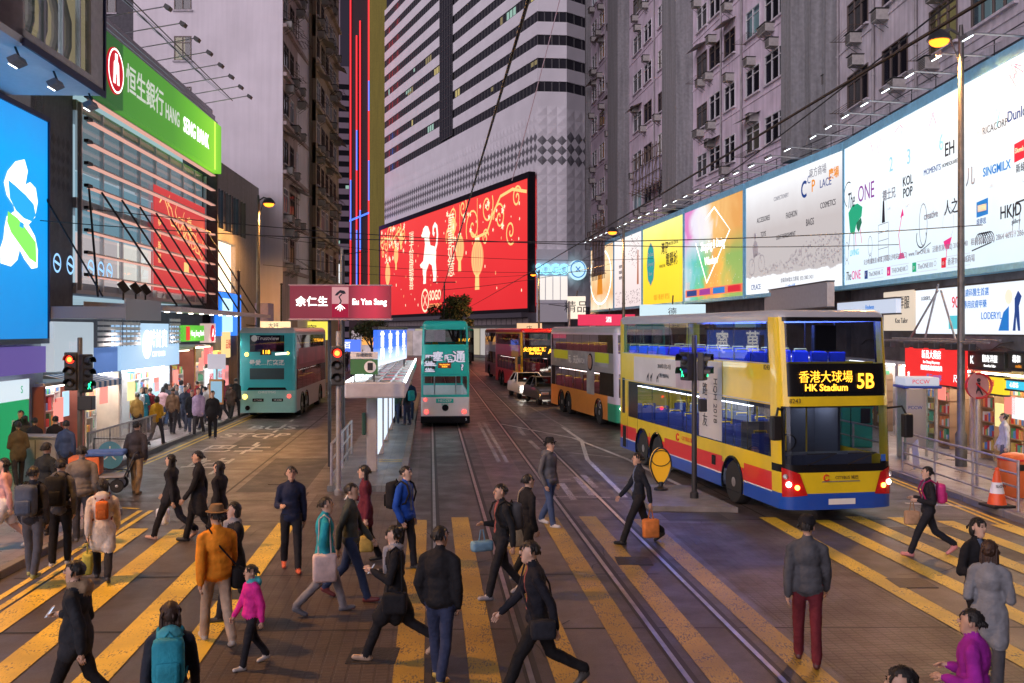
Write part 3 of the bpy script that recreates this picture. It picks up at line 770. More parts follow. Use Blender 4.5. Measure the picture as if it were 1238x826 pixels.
def Bpt(px):
    Y = 18.56 / ((px - 619) / F + 0.1188); return Vector((18.56 - 0.1188 * Y, Y, 0))
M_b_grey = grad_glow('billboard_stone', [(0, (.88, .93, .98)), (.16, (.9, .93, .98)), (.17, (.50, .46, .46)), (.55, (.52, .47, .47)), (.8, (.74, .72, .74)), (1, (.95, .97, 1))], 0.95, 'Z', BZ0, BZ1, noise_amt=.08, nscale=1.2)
def place(t, w, z0, z1):
    h = z1 - z0
    for (s, fx, fz, sz) in (('CONFECTIONERY', .42, .80, .28), ('ACCESSORIES', .22, .66, .36), ('FASHION', .53, .63, .40), ('COSMETICS', .87, .63, .36), ('TOYS', .22, .53, .36), ('BAGS', .71, .53, .44), ('LIGHT REFRESHMENT', .47, .47, .30)):
        text(s, fx * w, z0 + fz * h, sz, K_gr if fz > .7 else K_k, t, -.03, sx=.8)
    curve_line(arc(.66 * w, z0 + .80 * h, .32, 50, 310), .14, K_n, t); text('P', .74 * w, z0 + .80 * h, .75, K_o, t, -.03, off=.01); text('LACE', .85 * w, z0 + .795 * h, .5, K_n, t, -.03)
    text('C', .70 * w, z0 + .86 * h, .5, K_n, t, -.028); text('東方商場', .78 * w, z0 + .90 * h, .45, K_gr, t, -.03); text('廣場', .92 * w, z0 + .84 * h, .5, K_o, t, -.03, off=.01)
    # white cyclist and the bank of leaves
    b = MB(); rnd = random.Random(2)
    for i in range(420):
        x = rnd.uniform(.22, .985) * w; z = z0 + rnd.uniform(.19, .40) * h
        if (x / w - .2) * .35 + .18 < (z - z0) / h - .03: continue
        a = rnd.uniform(0, 6.3); r_ = rnd.uniform(.09, .17)
        d = Vector((math.cos(a), 0, math.sin(a))) * r_; q = Vector((-d.z, 0, d.x)) * .38
        b.add([(x, -.028, z), (x + d.x / 2 + q.x, -.028, z + d.z / 2 + q.z), (x + d.x, -.028, z + d.z), (x + d.x / 2 - q.x, -.028, z + d.z / 2 - q.z)], [(0, 1, 2, 3)])
    kind(b.build('printed_leaves', M_print_w, t), 'stuff')
    curve_line(arc(.08 * w, z0 + .26 * h, .42, 0, 360), .05, M_print_w, t); curve_line(arc(.20 * w, z0 + .28 * h, .42, 0, 360), .05, M_print_w, t)
    curve_line([(.08 * w, z0 + .26 * h), (.12 * w, z0 + .36 * h), (.18 * w, z0 + .37 * h), (.20 * w, z0 + .28 * h)], .07, M_print_w, t)
    blob([(.10 * w, z0 + .34 * h), (.16 * w, z0 + .36 * h), (.15 * w, z0 + .46 * h), (.12 * w, z0 + .50 * h), (.09 * w, z0 + .44 * h)], M_print_w, t); blob(arc(.12 * w, z0 + .53 * h, .17, 0, 330), M_print_w, t)
    text('CPLACE', .13 * w, z0 + .075 * h, .38, K_n, t, -.03); text('金鐘道88號太古廣場  (02) 2882 3421', .58 * w, z0 + .105 * h, .24, K_gr, t, -.03); text('f  cplaceHK', .52 * w, z0 + .055 * h, .24, K_b, t, -.03)
a, b_ = Bpt(902), p0
bb('stone grey lit billboard with fashion words and a white cyclist print', (a.x, a.y, 0), (13.7, 41.06, 0), M_b_grey, place)

def splash_mat():
    m, nt, b = nodemat('billboard_splash'); L = nt.links
    tc = _n(nt, 'ShaderNodeTexCoord'); sp = _n(nt, 'ShaderNodeSeparateXYZ'); L.new(tc.outputs['Object'], sp.inputs[0])
    nz = _n(nt, 'ShaderNodeTexNoise'); nz.inputs['Scale'].default_value = .45; nz.inputs['Detail'].default_value = 3; nz.inputs['Distortion'].default_value = 1.0
    L.new(tc.outputs['Object'], nz.inputs['Vector'])
    def rm(o, a, c):
        r = _n(nt, 'ShaderNodeMapRange'); r.inputs['From Min'].default_value = a; r.inputs['From Max'].default_value = c; L.new(o, r.inputs['Value']); return r.outputs[0]
    fx = rm(sp.outputs['X'], 0, 9); fz = rm(sp.outputs['Z'], BZ0, BZ1)
    k = _n(nt, 'ShaderNodeMath', operation='MULTIPLY_ADD'); L.new(nz.outputs['Fac'], k.inputs[0]); k.inputs[1].default_value = .75; L.new(fx, k.inputs[2])
    k2 = _n(nt, 'ShaderNodeMath', operation='ADD'); L.new(k.outputs[0], k2.inputs[0]); k2.inputs[1].default_value = -.37
    r1 = _n(nt, 'ShaderNodeValToRGB'); L.new(k2.outputs[0], r1.inputs[0])
    for i, (p, c) in enumerate(((0, (.75, .80, .95)), (.25, (.1, .62, .62)), (.42, (.08, .62, .22)), (.62, (.95, .38, .08)), (.8, (.9, .55, .1)), (1, (.30, .50, .12)))):
        e = r1.color_ramp.elements[i] if i < 2 else r1.color_ramp.elements.new(p)
        e.position = p; e.color = (*c, 1)
    r2 = _n(nt, 'ShaderNodeValToRGB'); L.new(k2.outputs[0], r2.inputs[0])
    for i, (p, c) in enumerate(((0, (.8, .25, .6)), (.22, (.9, .85, .98)), (.48, (1, .95, .92)), (.66, (.98, .58, .2)), (1, (.85, .40, .10)))):
        e = r2.color_ramp.elements[i] if i < 2 else r2.color_ramp.elements.new(p)
        e.position = p; e.color = (*c, 1)
    mz = rm(fz, .42, .68)
    mx = _n(nt, 'ShaderNodeMix', data_type='RGBA'); L.new(mz, mx.inputs['Factor']); L.new(r1.outputs[0], mx.inputs['A']); L.new(r2.outputs[0], mx.inputs['B'])
    L.new(mx.outputs['Result'], b.inputs['Emission Color']); b.inputs['Emission Strength'].default_value = .7; b.inputs['Base Color'].default_value = (.05, .05, .05, 1)
    return m
def splash(t, w, z0, z1):
    h = z1 - z0
    curve_line([(.22 * w, z0 + .62 * h), (.42 * w, z0 + .18 * h), (.80 * w, z0 + .66 * h), (.55 * w, z0 + .93 * h), (.40 * w, z0 + .84 * h)], .10, M_wglow, t)
    text('Shopping & Dining', .52 * w, z0 + .56 * h, .78, M_wglow, t, -.035, sx=.75); text('Windsor', .50 * w, z0 + .40 * h, .7, M_wglow, t, -.035)
    blob([(.02 * w, z0 + .05 * h), (.985 * w, z0 + .05 * h), (.985 * w, z0 + .13 * h), (.02 * w, z0 + .13 * h)], glow('orange_strip', (.9, .25, .12), .7), t, -.026)
    for i in range(4): blob([((.05 + i * .24) * w, z0 + .06 * h), ((.24 + i * .24) * w, z0 + .06 * h), ((.24 + i * .24) * w, z0 + .12 * h), ((.05 + i * .24) * w, z0 + .12 * h)], (K_n, K_p, K_b, K_r)[i], t, -.034)
    text('皇室', .07 * w, z0 + .17 * h, .5, M_print_w, t, -.035)
    rnd = random.Random(9)
    for i in range(46):
        x, z, r_ = rnd.uniform(.03, .97) * w, z0 + rnd.uniform(.16, .7) * h, rnd.uniform(.02, .05); blob([(x + r_ * math.cos(q), z + r_ * math.sin(q)) for q in (0, 1.3, 2.5, 3.8, 5)], M_print_w, t, -.03)
a = Bpt(828); b_ = Bpt(899.5)
bb('orange green splashed billboard with a white diamond outline', a, b_, splash_mat(), splash)
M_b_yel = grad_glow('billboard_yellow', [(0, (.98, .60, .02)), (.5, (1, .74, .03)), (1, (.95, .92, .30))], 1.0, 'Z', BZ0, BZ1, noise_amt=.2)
def yellow(t, w, z0, z1):
    h = z1 - z0; c = []
    for i in range(33):
        q = 2 * math.pi * i / 32; rr = 1 + .05 * math.cos(8 * q); c.append((.22 * w + 1.05 * rr * math.cos(q), z0 + .52 * h + 1.5 * rr * math.sin(q)))
    blob(c[:-1], M_print_w, t, -.028); blob([(.22 * w + (p[0] - .22 * w) * .9, z0 + .52 * h + (p[1] - z0 - .52 * h) * .92) for p in c[:-1]], ink('teal', (.03, .38, .38)), t, -.036)
    for i, s in enumerate(('The Best', 'Computer', 'Store')): text(s, .22 * w, z0 + (.64 - i * .12) * h, .42, M_print_w, t, -.046)
    text('灣仔', .58 * w, z0 + .66 * h, .85, K_k, t, -.03, off=.01); text('電腦城', .74 * w, z0 + .51 * h, .95, K_k, t, -.03, off=.012); text('WANCHAI', .52 * w, z0 + .46 * h, .32, K_k, t, -.03); text('COMPUTER CENTRE', .76 * w, z0 + .70 * h, .3, K_k, t, -.03)
    text('電腦 手機 配件 專門店', .5 * w, z0 + .09 * h, .42, K_o, t, -.03)
a = Bpt(777.5); b_ = Bpt(826.5)
bb('bright yellow lit billboard with a teal oval badge', a, b_, M_b_yel, yellow)
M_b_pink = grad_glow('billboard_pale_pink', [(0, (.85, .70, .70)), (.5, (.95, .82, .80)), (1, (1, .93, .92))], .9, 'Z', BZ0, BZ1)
def pale(t, w, z0, z1):
    h = z1 - z0; rnd = random.Random(4); b = MB()
    for i in range(260):
        x = rnd.gauss(.78, .12) * w; z = z0 + rnd.gauss(.78, .12) * h
        if i % 2: x = rnd.uniform(.05, .95) * w; z = z0 + rnd.uniform(.05, .24) * h
        if not (.04 * w < x < .96 * w and z0 + .15 < z < z1 - .15): continue
        r_ = rnd.uniform(.05, .11); b.add([(x - r_, -.028, z), (x, -.028, z - r_ * .6), (x + r_, -.028, z), (x, -.028, z + r_ * .6)], [(0, 1, 2, 3)])
    kind(b.build('printed_dots', ink('mauve', (.20, .12, .14)), t), 'stuff')
    for i, s in enumerate(('more', 'music', 'more')): text(s, .25 * w, z0 + (.60 - i * .08) * h, .5, K_k, t, -.03, off=.008)
    blob([(.84 * w, z0 + .3 * h), (.90 * w, z0 + .3 * h), (.89 * w, z0 + .75 * h), (.86 * w, z0 + .75 * h)], ink('terracotta', (.5, .18, .10)), t)
a = Bpt(743); b_ = Bpt(776.3)
bb('pale pink billboard dotted with dark flecks', a, b_, M_b_pink, pale)
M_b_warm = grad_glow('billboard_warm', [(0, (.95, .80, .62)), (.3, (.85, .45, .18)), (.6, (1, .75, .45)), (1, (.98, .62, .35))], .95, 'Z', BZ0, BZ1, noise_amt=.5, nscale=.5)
def warm(t, w, z0, z1):
    h = z1 - z0
    curve_line(arc(.45 * w, z0 + .52 * h, .46 * w, 100, 440, 26, .42 * h), .16, M_wglow, t); blob([(.3 * w, z0 + .25 * h), (.55 * w, z0 + .25 * h), (.5 * w, z0 + .8 * h), (.36 * w, z0 + .7 * h)], K_o, t); text('K11', .45 * w, z0 + .08 * h, .5, K_g, t, -.03)
a = Bpt(714.5); b_ = Bpt(742)
bb('warm orange billboard with a pale ring print at the row end', a, b_, M_b_warm, warm)

# floodlight arms above the billboards
fa = thing('floodlight_arm', 'steel arm with a floodlight reaching out over the billboard top', 'floodlight', (13.7, 40.2, BZ1 + .3), facing((0, -1)), 'floodlight arms over the billboards')
b = MB(); b.tube([(0, .4, 0), (0, -1.5, .12)], .03, 6); b.tube([(0, .3, .45), (0, -.7, .06)], .012, 5); b.build('arm', M_steel, fa)
b = MB(); b.box((0, -1.58, .05), (.42, .2, .13), M=Matrix.Rotation(R(28), 4, 'X')); b.build('lamp_housing', M_tgrey, fa)
b = MB(); b.box((0, -1.545, -.025), (.36, .15, .02), M=Matrix.Rotation(R(28), 4, 'X')); b.build('lens', glow('flood_lens', (.85, .95, 1.0), 5.0), fa)
for i in range(1, 8): copy_tree(fa, None, (13.7, 40.2 - i * 1.95, BZ1 + .3))
for i in range(22):
    q = onB(43.2 + i * 2.15); c = copy_tree(fa, None, (q.x, q.y, BZ1 + .3), facing((-dB.x, -dB.y)))
# catwalk rail behind the arms
for (a, b_) in ((Vector((13.7, 25, 0)), Vector((13.7, 41, 0))), (onB(41), onB(92))):
    b = MB(); u = (b_ - a); n = int(u.length / 2)
    for z in (BZ1 + .55, BZ1 + .95): b.tube([a + Vector((.35, 0, z)), b_ + Vector((.35, 0, z))], .02, 5)
    for i in range(n + 1):
        q = a + u * i / n + Vector((.35, 0, 0)); b.tube([q + Vector((0, 0, BZ1 + .2)), q + Vector((0, 0, BZ1 + .95))], .018, 5)
    tag(b.build('catwalk_rail', M_dsteel), 'thin dark maintenance rail along the top of the ' + ('white billboard' if a.y < 30 else 'row of coloured billboards'), 'railing')
# ================================================================== department store at the end of the street
M_tile = mat('white_tile', (0.84, 0.82, 0.87), 0.35, var=0.06, vs=.4)
M_tiled = mat('grey_tile', (0.19, 0.19, 0.21), 0.4)
M_bandg = mat('band_glass', (0.035, 0.035, 0.045), 0.08, spec=0.8)
M_mull = mat('mullion', (0.16, 0.16, 0.17), 0.4, 0.5)
cS = Vector((3.2, 126, 0)); dS = Vector((-0.4146, 1, 0)).normalized()
store = thing('department_store', 'white tiled department store with black window bands and chequered frieze', 'building', (cS.x, cS.y, 0))
def store_face(a, b_, name, nwin, tall, screen=False):
    """a: left end, b: right end as seen"""
    d = b_ - a; w = d.length; ez = facing(d)
    M = Matrix.Translation(a - cS) @ Matrix.Rotation(ez, 4, 'Z')
    def part(b, nm, m, st=False):
        o = b.build(nm, m, store); o.matrix_local = M
        if st: kind(o, 'stuff')
        return o
    base, z_t0, z_dia0, z_dia1, z_t1, top = 7.0, 7.0, 0, 0, 33.0, 66
    bands = [34.2 + i * 2.95 for i in range(11)]
    b = MB()
    zz = [7.0, 33.0] + [v for z in bands for v in (z, z + 1.3)] + [top]
    b.b2(0, w, 0, .4, 7.0, bands[0])
    for i, z in enumerate(bands): b.b2(0, w, 0, .4, z + 1.3, bands[i + 1] if i + 1 < len(bands) else top)
    part(b, 'wall', M_tile)
    b = MB()
    for z in bands: b.b2(0, w, .12, .16, z, z + 1.3)
    if nwin > 20:
        part(b, 'window_band', M_bandg, True)
        b = MB()
        for z in bands:
            for i in range(nwin + 1): b.b2(i * w / nwin - .07, i * w / nwin + .07, .04, .12, z, z + 1.3)
        part(b, 'mullions', M_mull, True)
        rnd = random.Random(8)
        for k in range(16):
            z = rnd.choice(bands[:6]); i = rnd.randrange(nwin); n = rnd.choice((1, 1, 2, 3)); x0 = i * w / nwin
            lm = rnd.choice((glow('office_green', (.55, .9, .75), .35), glow('office_yellow', (.9, .75, .3), .35), glow('office_dim', (.6, .5, .25), .22)))
            bb_ = MB(); bb_.b2(x0 + .15, min(w, x0 + n * w / nwin) - .15, .10, .118, z + rnd.choice((.15, .6)), z + 1.15); part(bb_, 'lit_window', lm)
    else:
        for z in bands[:5]:
            for i in range(nwin):
                b = MB(); b.b2(i * w / nwin + .05, (i + 1) * w / nwin - .05, .12, .16, z + .04, z + 1.26); part(b, 'window', M_bandg)
        b = MB()
        for z in bands[:5]:
            for i in range(nwin + 1): b.b2(max(0, i * w / nwin - .06), min(w, i * w / nwin + .06), .02, .2, z, z + 1.3)
        part(b, 'mullion', M_mull)
    # pyramid tiles 7..33 m, three chequered rows
    ts = w / round(w / 1.28)
    b = MB(); dk = MB()
    nz_ = int((32.6 - 7.2) / ts)
    for i in range(round(w / ts)):
        for k in range(nz_):
            x0 = i * ts; z0 = 7.3 + k * ts
            if screen and 6 < z0 + ts and z0 < 23.4 and 3 < x0 < w - 1.2: continue
            dia = 24.6 <= z0 + ts / 2 <= 24.6 + 3.0 * ts and z0 > 23.2
            h = .08
            p = [(x0 + .02, -.002, z0 + .02), (x0 + ts - .02, -.002, z0 + .02), (x0 + ts - .02, -.002, z0 + ts - .02), (x0 + .02, -.002, z0 + ts - .02), (x0 + ts / 2, -h, z0 + ts / 2)]
            if not dia: b.add(p, [(0, 1, 4), (1, 2, 4), (2, 3, 4), (3, 0, 4)])
            else:
                c = (x0 + ts / 2, z0 + ts / 2); r_ = ts * .5
                dk.add([(c[0] - r_, -.02, c[1]), (c[0], -.02, c[1] - r_), (c[0] + r_, -.02, c[1]), (c[0], -.02, c[1] + r_), (c[0], -h - .02, c[1])], [(0, 1, 4), (1, 2, 4), (2, 3, 4), (3, 0, 4)])
    part(b, 'pyramid_tiles', M_tile, True)
    part(dk, 'dark_diamond_tiles', M_tiled, True)
    return M, w, part
s_l = cS + dS * 73
M1, w1, part1 = store_face(s_l, cS, 'main', 62, 0, True)
c2 = cS + Vector((3.75, .35, 0)); c3 = c2 + Vector((3.2, 3.0, 0))
store_face(cS, c2, 'chamfer', 4, 0); store_face(c2, c3, 'side', 3, 0)
# vertical glass shaft on the long face
b = MB(); b.b2(w1 * .47, w1 * .555, -.12, -.02, 34.5, 66)
part1(b, 'stair_glazing', M_bandg)
b = MB()
for i in range(6): b.b2(w1 * .47 + i * w1 * .085 / 5 - .05, w1 * .47 + i * w1 * .085 / 5 + .05, -.18, -.12, 34.5, 66)
for k in range(20): b.b2(w1 * .47, w1 * .555, -.175, -.125, 34.5 + k * 1.6, 34.6 + k * 1.6)
part1(b, 'stair_glazing_bars', M_mull, True)
# body behind, podium, canopy
b = MB(); q = [(-27.6, 67.2), (.35, .5), (3.5, .8), (6.4, 3.6), (20, 40), (-5, 75)]
b.slab(q, 0, 7.2); part_ = b.build('podium', mat('podium_grey', (0.20, 0.19, 0.21), 0.5, var=.1), store)
b = MB(); b.slab([(-26.6, 67.6), (1.1, 1.2), (3.4, 1.5), (6.2, 4.3), (20, 40), (-5, 75)], 7, 66.4); b.build('core', M_tiled, store)
b = MB(); b.b2(0, w1, -2.2, .5, 5.6, 6.2); b.b2(0, w1, -1.2, .3, 4.6, 5.6)
part1(b, 'canopy', mat('canopy_dark', (0.10, 0.09, 0.11), 0.5))
b = MB()
for i in range(40): b.b2(i * w1 / 40 + .1, (i + 1) * w1 / 40 - .2, -1.25, -1.2, 4.7, 5.5)
part1(b, 'canopy_louvre', mat('louvre_grey', (0.26, 0.22, 0.22), 0.5), True)
# shop windows at street level
rnd = random.Random(3)
for i in range(11):
    m = glow('store_front_%d' % (i % 4), ((.9, .85, .8), (.75, .6, .62), (.55, .5, .75), (.9, .8, .55))[i % 4], .35)
    b = MB(); x = w1 * (.03 + i * .088); b.b2(x, x + w1 * .082, -.35, -.3, .4, 4.2); part1(b, 'shop_window', m)
# white lit wall panels at the corner with the blue outlined sign
corner = MB(); corner.b2(-.15, 3.9, -.32, -.05, 7.4, 14.2); corner.b2(-.15, 3.9, -.8, -.1, 5.0, 7.2)
o = corner.build('corner_cladding', mat('corner_white', (0.70, 0.70, 0.75), 0.4), store); o.matrix_local = Matrix.Rotation(facing(Vector((3.75, .35, 0))), 4, 'Z')
cl = MB()
for i in range(4): cl.b2(.1 + i * .95, .95 + i * .95, -.34, -.32, 7.8, 10.8)
o = cl.build('lit_panel', glow('corner_lit', (1.0, .93, .86), .75), store); o.matrix_local = Matrix.Rotation(facing(Vector((3.75, .35, 0))), 4, 'Z')

sg = thing('store_sign', 'white lettering outlined in cyan light on the store corner', 'sign', (cS.x + .1, cS.y - .2, 0), facing(Vector((3.75, .35, 0))))
text('SOGO', 1.75, 11.6, 1.75, glow('cyan_neon', (.25, .75, 1.0), 2.5), sg, -.45, off=.06, sx=.85); text('SOGO', 1.75, 11.6, 1.75, M_print_w, sg, -.50, off=-.01, sx=.85)
sg2 = thing('store_emblem', 'round cyan lit emblem on the store corner beside the orange billboard', 'sign', (cS.x + 4.7, cS.y + .6, 0), R(25))
b = MB(); b.lathe([(1.3, 0), (1.3, .12)], Matrix.Translation((0.3, -.3, 11.6)) @ Matrix.Rotation(R(90), 4, 'X'), 24); b.build('disc', glow('pale_cyan_lit', (.55, .85, .95), .9), sg2)
text('⊗', .3, 11.6, 1.6, K_b, sg2, -.5)

# giant screen
SW0, SW1 = 1.0, w1 - .4
scr = thing('video_screen', 'giant red video screen with gold lanterns and a dog on the store front', 'screen', tuple(s_l), facing(cS - s_l))
sz0, sz1 = 6.75, 23.2
b = MB(); b.b2(SW0 - .7, SW1 + .45, -1.2, -.3, sz0 - .5, sz0); b.b2(SW0 - .7, SW1 + .45, -1.2, -.3, sz1, sz1 + .8); b.b2(SW0 - .7, SW0, -1.2, -.3, sz0, sz1); b.b2(SW1, SW1 + .45, -1.2, -.3, sz0, sz1)
b.build('bezel', mat('screen_bezel', (0.012, 0.010, 0.014), 0.4), scr)
M_scr = grad_glow('screen_red', [(0, (.66, .012, .016)), (.5, (.74, .020, .022)), (1, (.78, .035, .03))], 1.0, 'Z', sz0, sz1, noise_amt=.5, nscale=.1)
MB().b2(SW0, SW1, -1.1, -.3, sz0, sz1).build('display', M_scr, scr)
G1 = glow('screen_gold', (1.0, .62, .22), .9); G2 = glow('screen_pale_gold', (1.0, .82, .55), 1.0); G3 = glow('screen_lantern', (1.0, .36, .16), .95)
sw = SW1 - SW0; sh = sz1 - sz0
X = lambda f: SW0 + f * sw
Z = lambda f: sz0 + f * sh
sy = -1.13
def lantern(fx, fz, r, rz):
    cx, cz = X(fx), Z(fz)
    blob(arc(cx, cz, r, 0, 350, 22, rz), G3, scr, sy, 'lantern_picture', .01)
    for k in (-.75, -.4, 0, .4, .75): curve_line([(cx + k * r * math.cos(a), cz + rz * math.sin(a)) for a in np.linspace(-1.5, 1.5, 12)], .22, G1, scr, sy - .03, 'lantern_picture')
    blob([(cx - r * .35, cz + rz * .95), (cx + r * .35, cz + rz * .95), (cx + r * .35, cz + rz * 1.12), (cx - r * .35, cz + rz * 1.12)], G2, scr, sy - .02, 'lantern_picture')
    blob([(cx - r * .35, cz - rz * 1.75), (cx + r * .35, cz - rz * 1.75), (cx + r * .3, cz - rz * .95), (cx - r * .3, cz - rz * .95)], G1, scr, sy - .02, 'lantern_picture')
    curve_line([(cx, cz + rz * 1.1), (cx, Z(.98))], .14, G1, scr, sy, 'lantern_picture')
for l in ((.075, .47, 1.7, 2.0), (.155, .66, 1.4, 1.5), (.20, .83, 1.2, 1.1), (.64, .58, 1.9, 2.0), (.745, .46, 2.5, 2.6), (.60, .80, 1.2, 1.2)): lantern(*l)
def spiral(fx, fz, r, turns=1.6, a0=0, w=.28, dirn=1):
    pts = [(X(fx) + r * (1 - t) * math.cos(a0 + dirn * t * turns * 6.283), Z(fz) + r * (1 - t) * math.sin(a0 + dirn * t * turns * 6.283)) for t in np.linspace(0, .92, 26)]
    curve_line(pts, w, G1, scr, sy, 'scroll_picture')
for s_ in ((.02, .86, 1.6), (.06, .80, 1.5), (.10, .90, 2.2), (.13, .79, 1.4), (.18, .92, 1.6), (.03, .72, 1.0), (.22, .86, 1.2), (.60, .88, 2.0), (.66, .94, 1.7), (.72, .74, 3.0), (.80, .88, 2.4), (.865, .76, 2.2), (.92, .62, 1.8), (.79, .62, 1.3), (.95, .88, 1.6), (.57, .72, 1.5)):
    spiral(*s_, a0=s_[0] * 40, dirn=1 if int(s_[0] * 100) % 2 else -1)
curve_line([(X(.005), Z(.84)), (X(.05), Z(.89)), (X(.12), Z(.84)), (X(.2), Z(.95))], .32, G1, scr, sy - .01, 'scroll_picture')
curve_line([(X(.995), Z(.90)), (X(.93), Z(.955)), (X(.87), Z(.93)), (X(.83), Z(.80)), (X(.80), Z(.66)), (X(.74), Z(.64)), (X(.70), Z(.72))], .42, G1, scr, sy - .01, 'scroll_picture')
rnd = random.Random(12)
for i in range(46):
    fx = rnd.choice((rnd.uniform(.01, .25), rnd.uniform(.55, .98))); fz = rnd.uniform(.62, .97); r_ = rnd.uniform(.22, .48); cx, cz = X(fx), Z(fz)
    pts = []
    for k in range(15): pts.append((cx + r_ * (1 + .45 * math.cos(5 * k * .419)) * math.cos(k * .419), cz + r_ * (1 + .45 * math.cos(5 * k * .419)) * math.sin(k * .419)))
    blob(pts, G2, scr, sy - .04, 'blossom_picture', .01)
for i in range(60):
    cx, cz, r_ = X(rnd.uniform(.02, .98)), Z(rnd.uniform(.04, .9)), rnd.uniform(.06, .2); blob([(cx + r_ * math.cos(q), cz + r_ * 1.6 * math.sin(q)) for q in (0, 1, 2, 3.1, 4.2, 5.2)], G2 if i % 3 else G3, scr, sy, 'spark_picture', .01)
# the dog: body, legs, head, curled tail
dog = [(.36, .50), (.368, .465), (.38, .47), (.388, .35), (.386, .30), (.405, .30), (.408, .42), (.43, .50), (.452, .47), (.462, .36), (.46, .31), (.482, .31), (.484, .40), (.479, .50), (.482, .60), (.47, .655), (.44, .675), (.43, .75), (.437, .80), (.422, .87), (.402, .885), (.385, .86), (.383, .825), (.370, .80), (.377, .775), (.395, .765), (.40, .70), (.392, .60), (.386, .535), (.375, .52)]
blob([(X(a), Z(c)) for a, c in dog], glow('screen_cream', (1, .92, .78), 1.05), scr, sy - .02, 'dog_picture', .01)
tail = [(X(.476) + 0, Z(.62)), (X(.487), Z(.68)), (X(.492), Z(.76)), (X(.487), Z(.84)), (X(.474), Z(.87)), (X(.462), Z(.84)), (X(.461), Z(.79)), (X(.470), Z(.77))]
curve_line(tail, .75, glow('screen_cream', (1, .92, .78), 1.05), scr, sy - .03, 'dog_picture')
for (fx, fz, r_) in ((.41, .60, .7), (.43, .58, .6), (.46, .58, .8), (.468, .45, .5), (.40, .45, .45)): spiral(fx, fz, r_, 1.4, 0, .16)
for ch, f in zip('瑞犬賀歲報喜', np.linspace(.80, .31, 6)): text(ch, X(.29), Z(f), 2.25, G2, scr, sy - .02, off=.0, sx=1.25, name='screen_lettering')
for ch, f in zip('萬事如意', np.linspace(.83, .40, 4)): text(ch, X(.585), Z(f), 2.9, G2, scr, sy - .02, off=.0, sx=1.2, name='screen_lettering')
curve_line(arc(X(.40), Z(.13), 1.9, 0, 360, 24, 1.8), .35, G2, scr, sy - .02, 'scroll_picture'); text('✕', X(.40), Z(.13), 2.6, G2, scr, sy - .03, name='screen_lettering')
text('SOGO', X(.475), Z(.17), 2.2, G2, scr, sy - .02, off=.05, sx=.95, name='screen_lettering'); text('HONG KONG', X(.475), Z(.07), 1.0, G1, scr, sy - .02, name='screen_lettering')

# ================================================================== far towers in the gap on the left
M_tw = mat('tower_band', (0.20, 0.15, 0.19), 0.6); M_twd = mat('tower_glass', (0.012, 0.012, 0.016), 0.15)
tw = thing('office_tower', 'far dark office tower with pale horizontal bands and a roof mast', 'building', (-46, 262, 0), R(14))
b = MB(); b.b2(-6, 9, 0, 14, 0, 70); b.build('glass_wall', M_twd, tw)
b = MB()
for i in range(24): b.b2(-6.2, 9.2, -.25, 14, 2 + i * 2.9, 3.5 + i * 2.9)
kind(b.build('floor_bands', M_tw, tw), 'stuff')
b = MB(); b.b2(-3, 6, 2, 10, 70, 74); b.tube([(1, 4, 74), (1, 4, 96)], .25, 6); b.build('roof_mast', M_tw, tw)
for (x, z) in ((2.2, 40.9), (4.6, 26.3), (-1.5, 26.3)): MB().b2(x, x + 2.2, -.08, -.02, z, z + 1.2).build('lit_window', glow('office_green', (.55, .9, .75), .35), tw)
nt_ = thing('neon_tower', 'dark tower edged with red and blue neon tubes beside the department store', 'building', (-32.6, 199.5, 0), R(10))
b = MB(); b.b2(0, 3.9, 0, 6, 0, 78); b.build('wall', mat('neon_wall', (0.03, 0.012, 0.018), 0.5), nt_)
b = MB(); b.b2(3.95, 7.4, -.4, 6, 0, 78); b.build('side_wall', mat('olive_wall', (0.26, 0.22, 0.035), 0.7, var=.1, streak=.2), nt_)
NR = glow('red_neon', (1.0, .03, .04), 1.5); NB = glow('blue_neon', (.08, .2, 1.0), 1.3)
for x, z0, z1, m in ((.1, 12, 78, NR), (1.3, 10, 63, NR), (2.0, 10, 66, NR), (3.7, 12, 78, NR), (.12, 22, 34, NB), (1.32, 12, 24, NB), (1.32, 36, 44, NB), (2.02, 20, 28, NB), (3.72, 48, 54, NB), (3.72, 30, 38, NB)):
    MB().b2(x, x + .26, -.32 - (.1 if m is NB else 0), -.08, z0, z1).build('neon_tube', m, nt_)
for z in (26,): MB().add([(0, -.5, z - .4), (3.9, -.5, z + 1.3), (3.9, -.5, z + 1.7), (0, -.5, z)], [(0, 1, 2, 3)]).build('neon_tube', NB, nt_)

# ================================================================== pale slab tower on the left
M_pale = mat('pale_render', (0.74, 0.68, 0.73), 0.85, var=0.10, vs=.35, bump=.1, bs=9, streak=0.10)
M_dark_wall = mat('dark_wall', (0.09, 0.085, 0.10), 0.8, var=.2, streak=.3)
gx0, gx1, gy = -23.2, -14.05, 61.0
pt = thing('slab_tower', 'tall pale rendered slab tower with a blank end wall and cluttered side', 'building', (gx0, gy, 0))
gh = [(1.2, 2.9, 23.4, 26.2), (1.2, 2.9, 17.9, 20.5)]
hol = []
for z in (11.2, 14.3, 17.4, 20.5, 23.6, 26.7):
    for x in (.4, 2.5): hol.append((x, x + 1.05, z, z + 1.5))
b = MB()
wall_with_holes(pt, 0, gx1 - gx0, 0, 58, [h for h in hol if h[0] > 2], M_pale, name='end_wall')
wn = []
for h in hol:
    if h[0] > 2:
        lit = M_lit_y if abs(h[2] - 20.5) < .1 else (M_lit_c if abs(h[2] - 17.4) < .1 else None)
        window(pt, h[0], h[2], 1.05, 1.5, 2, True, lit)
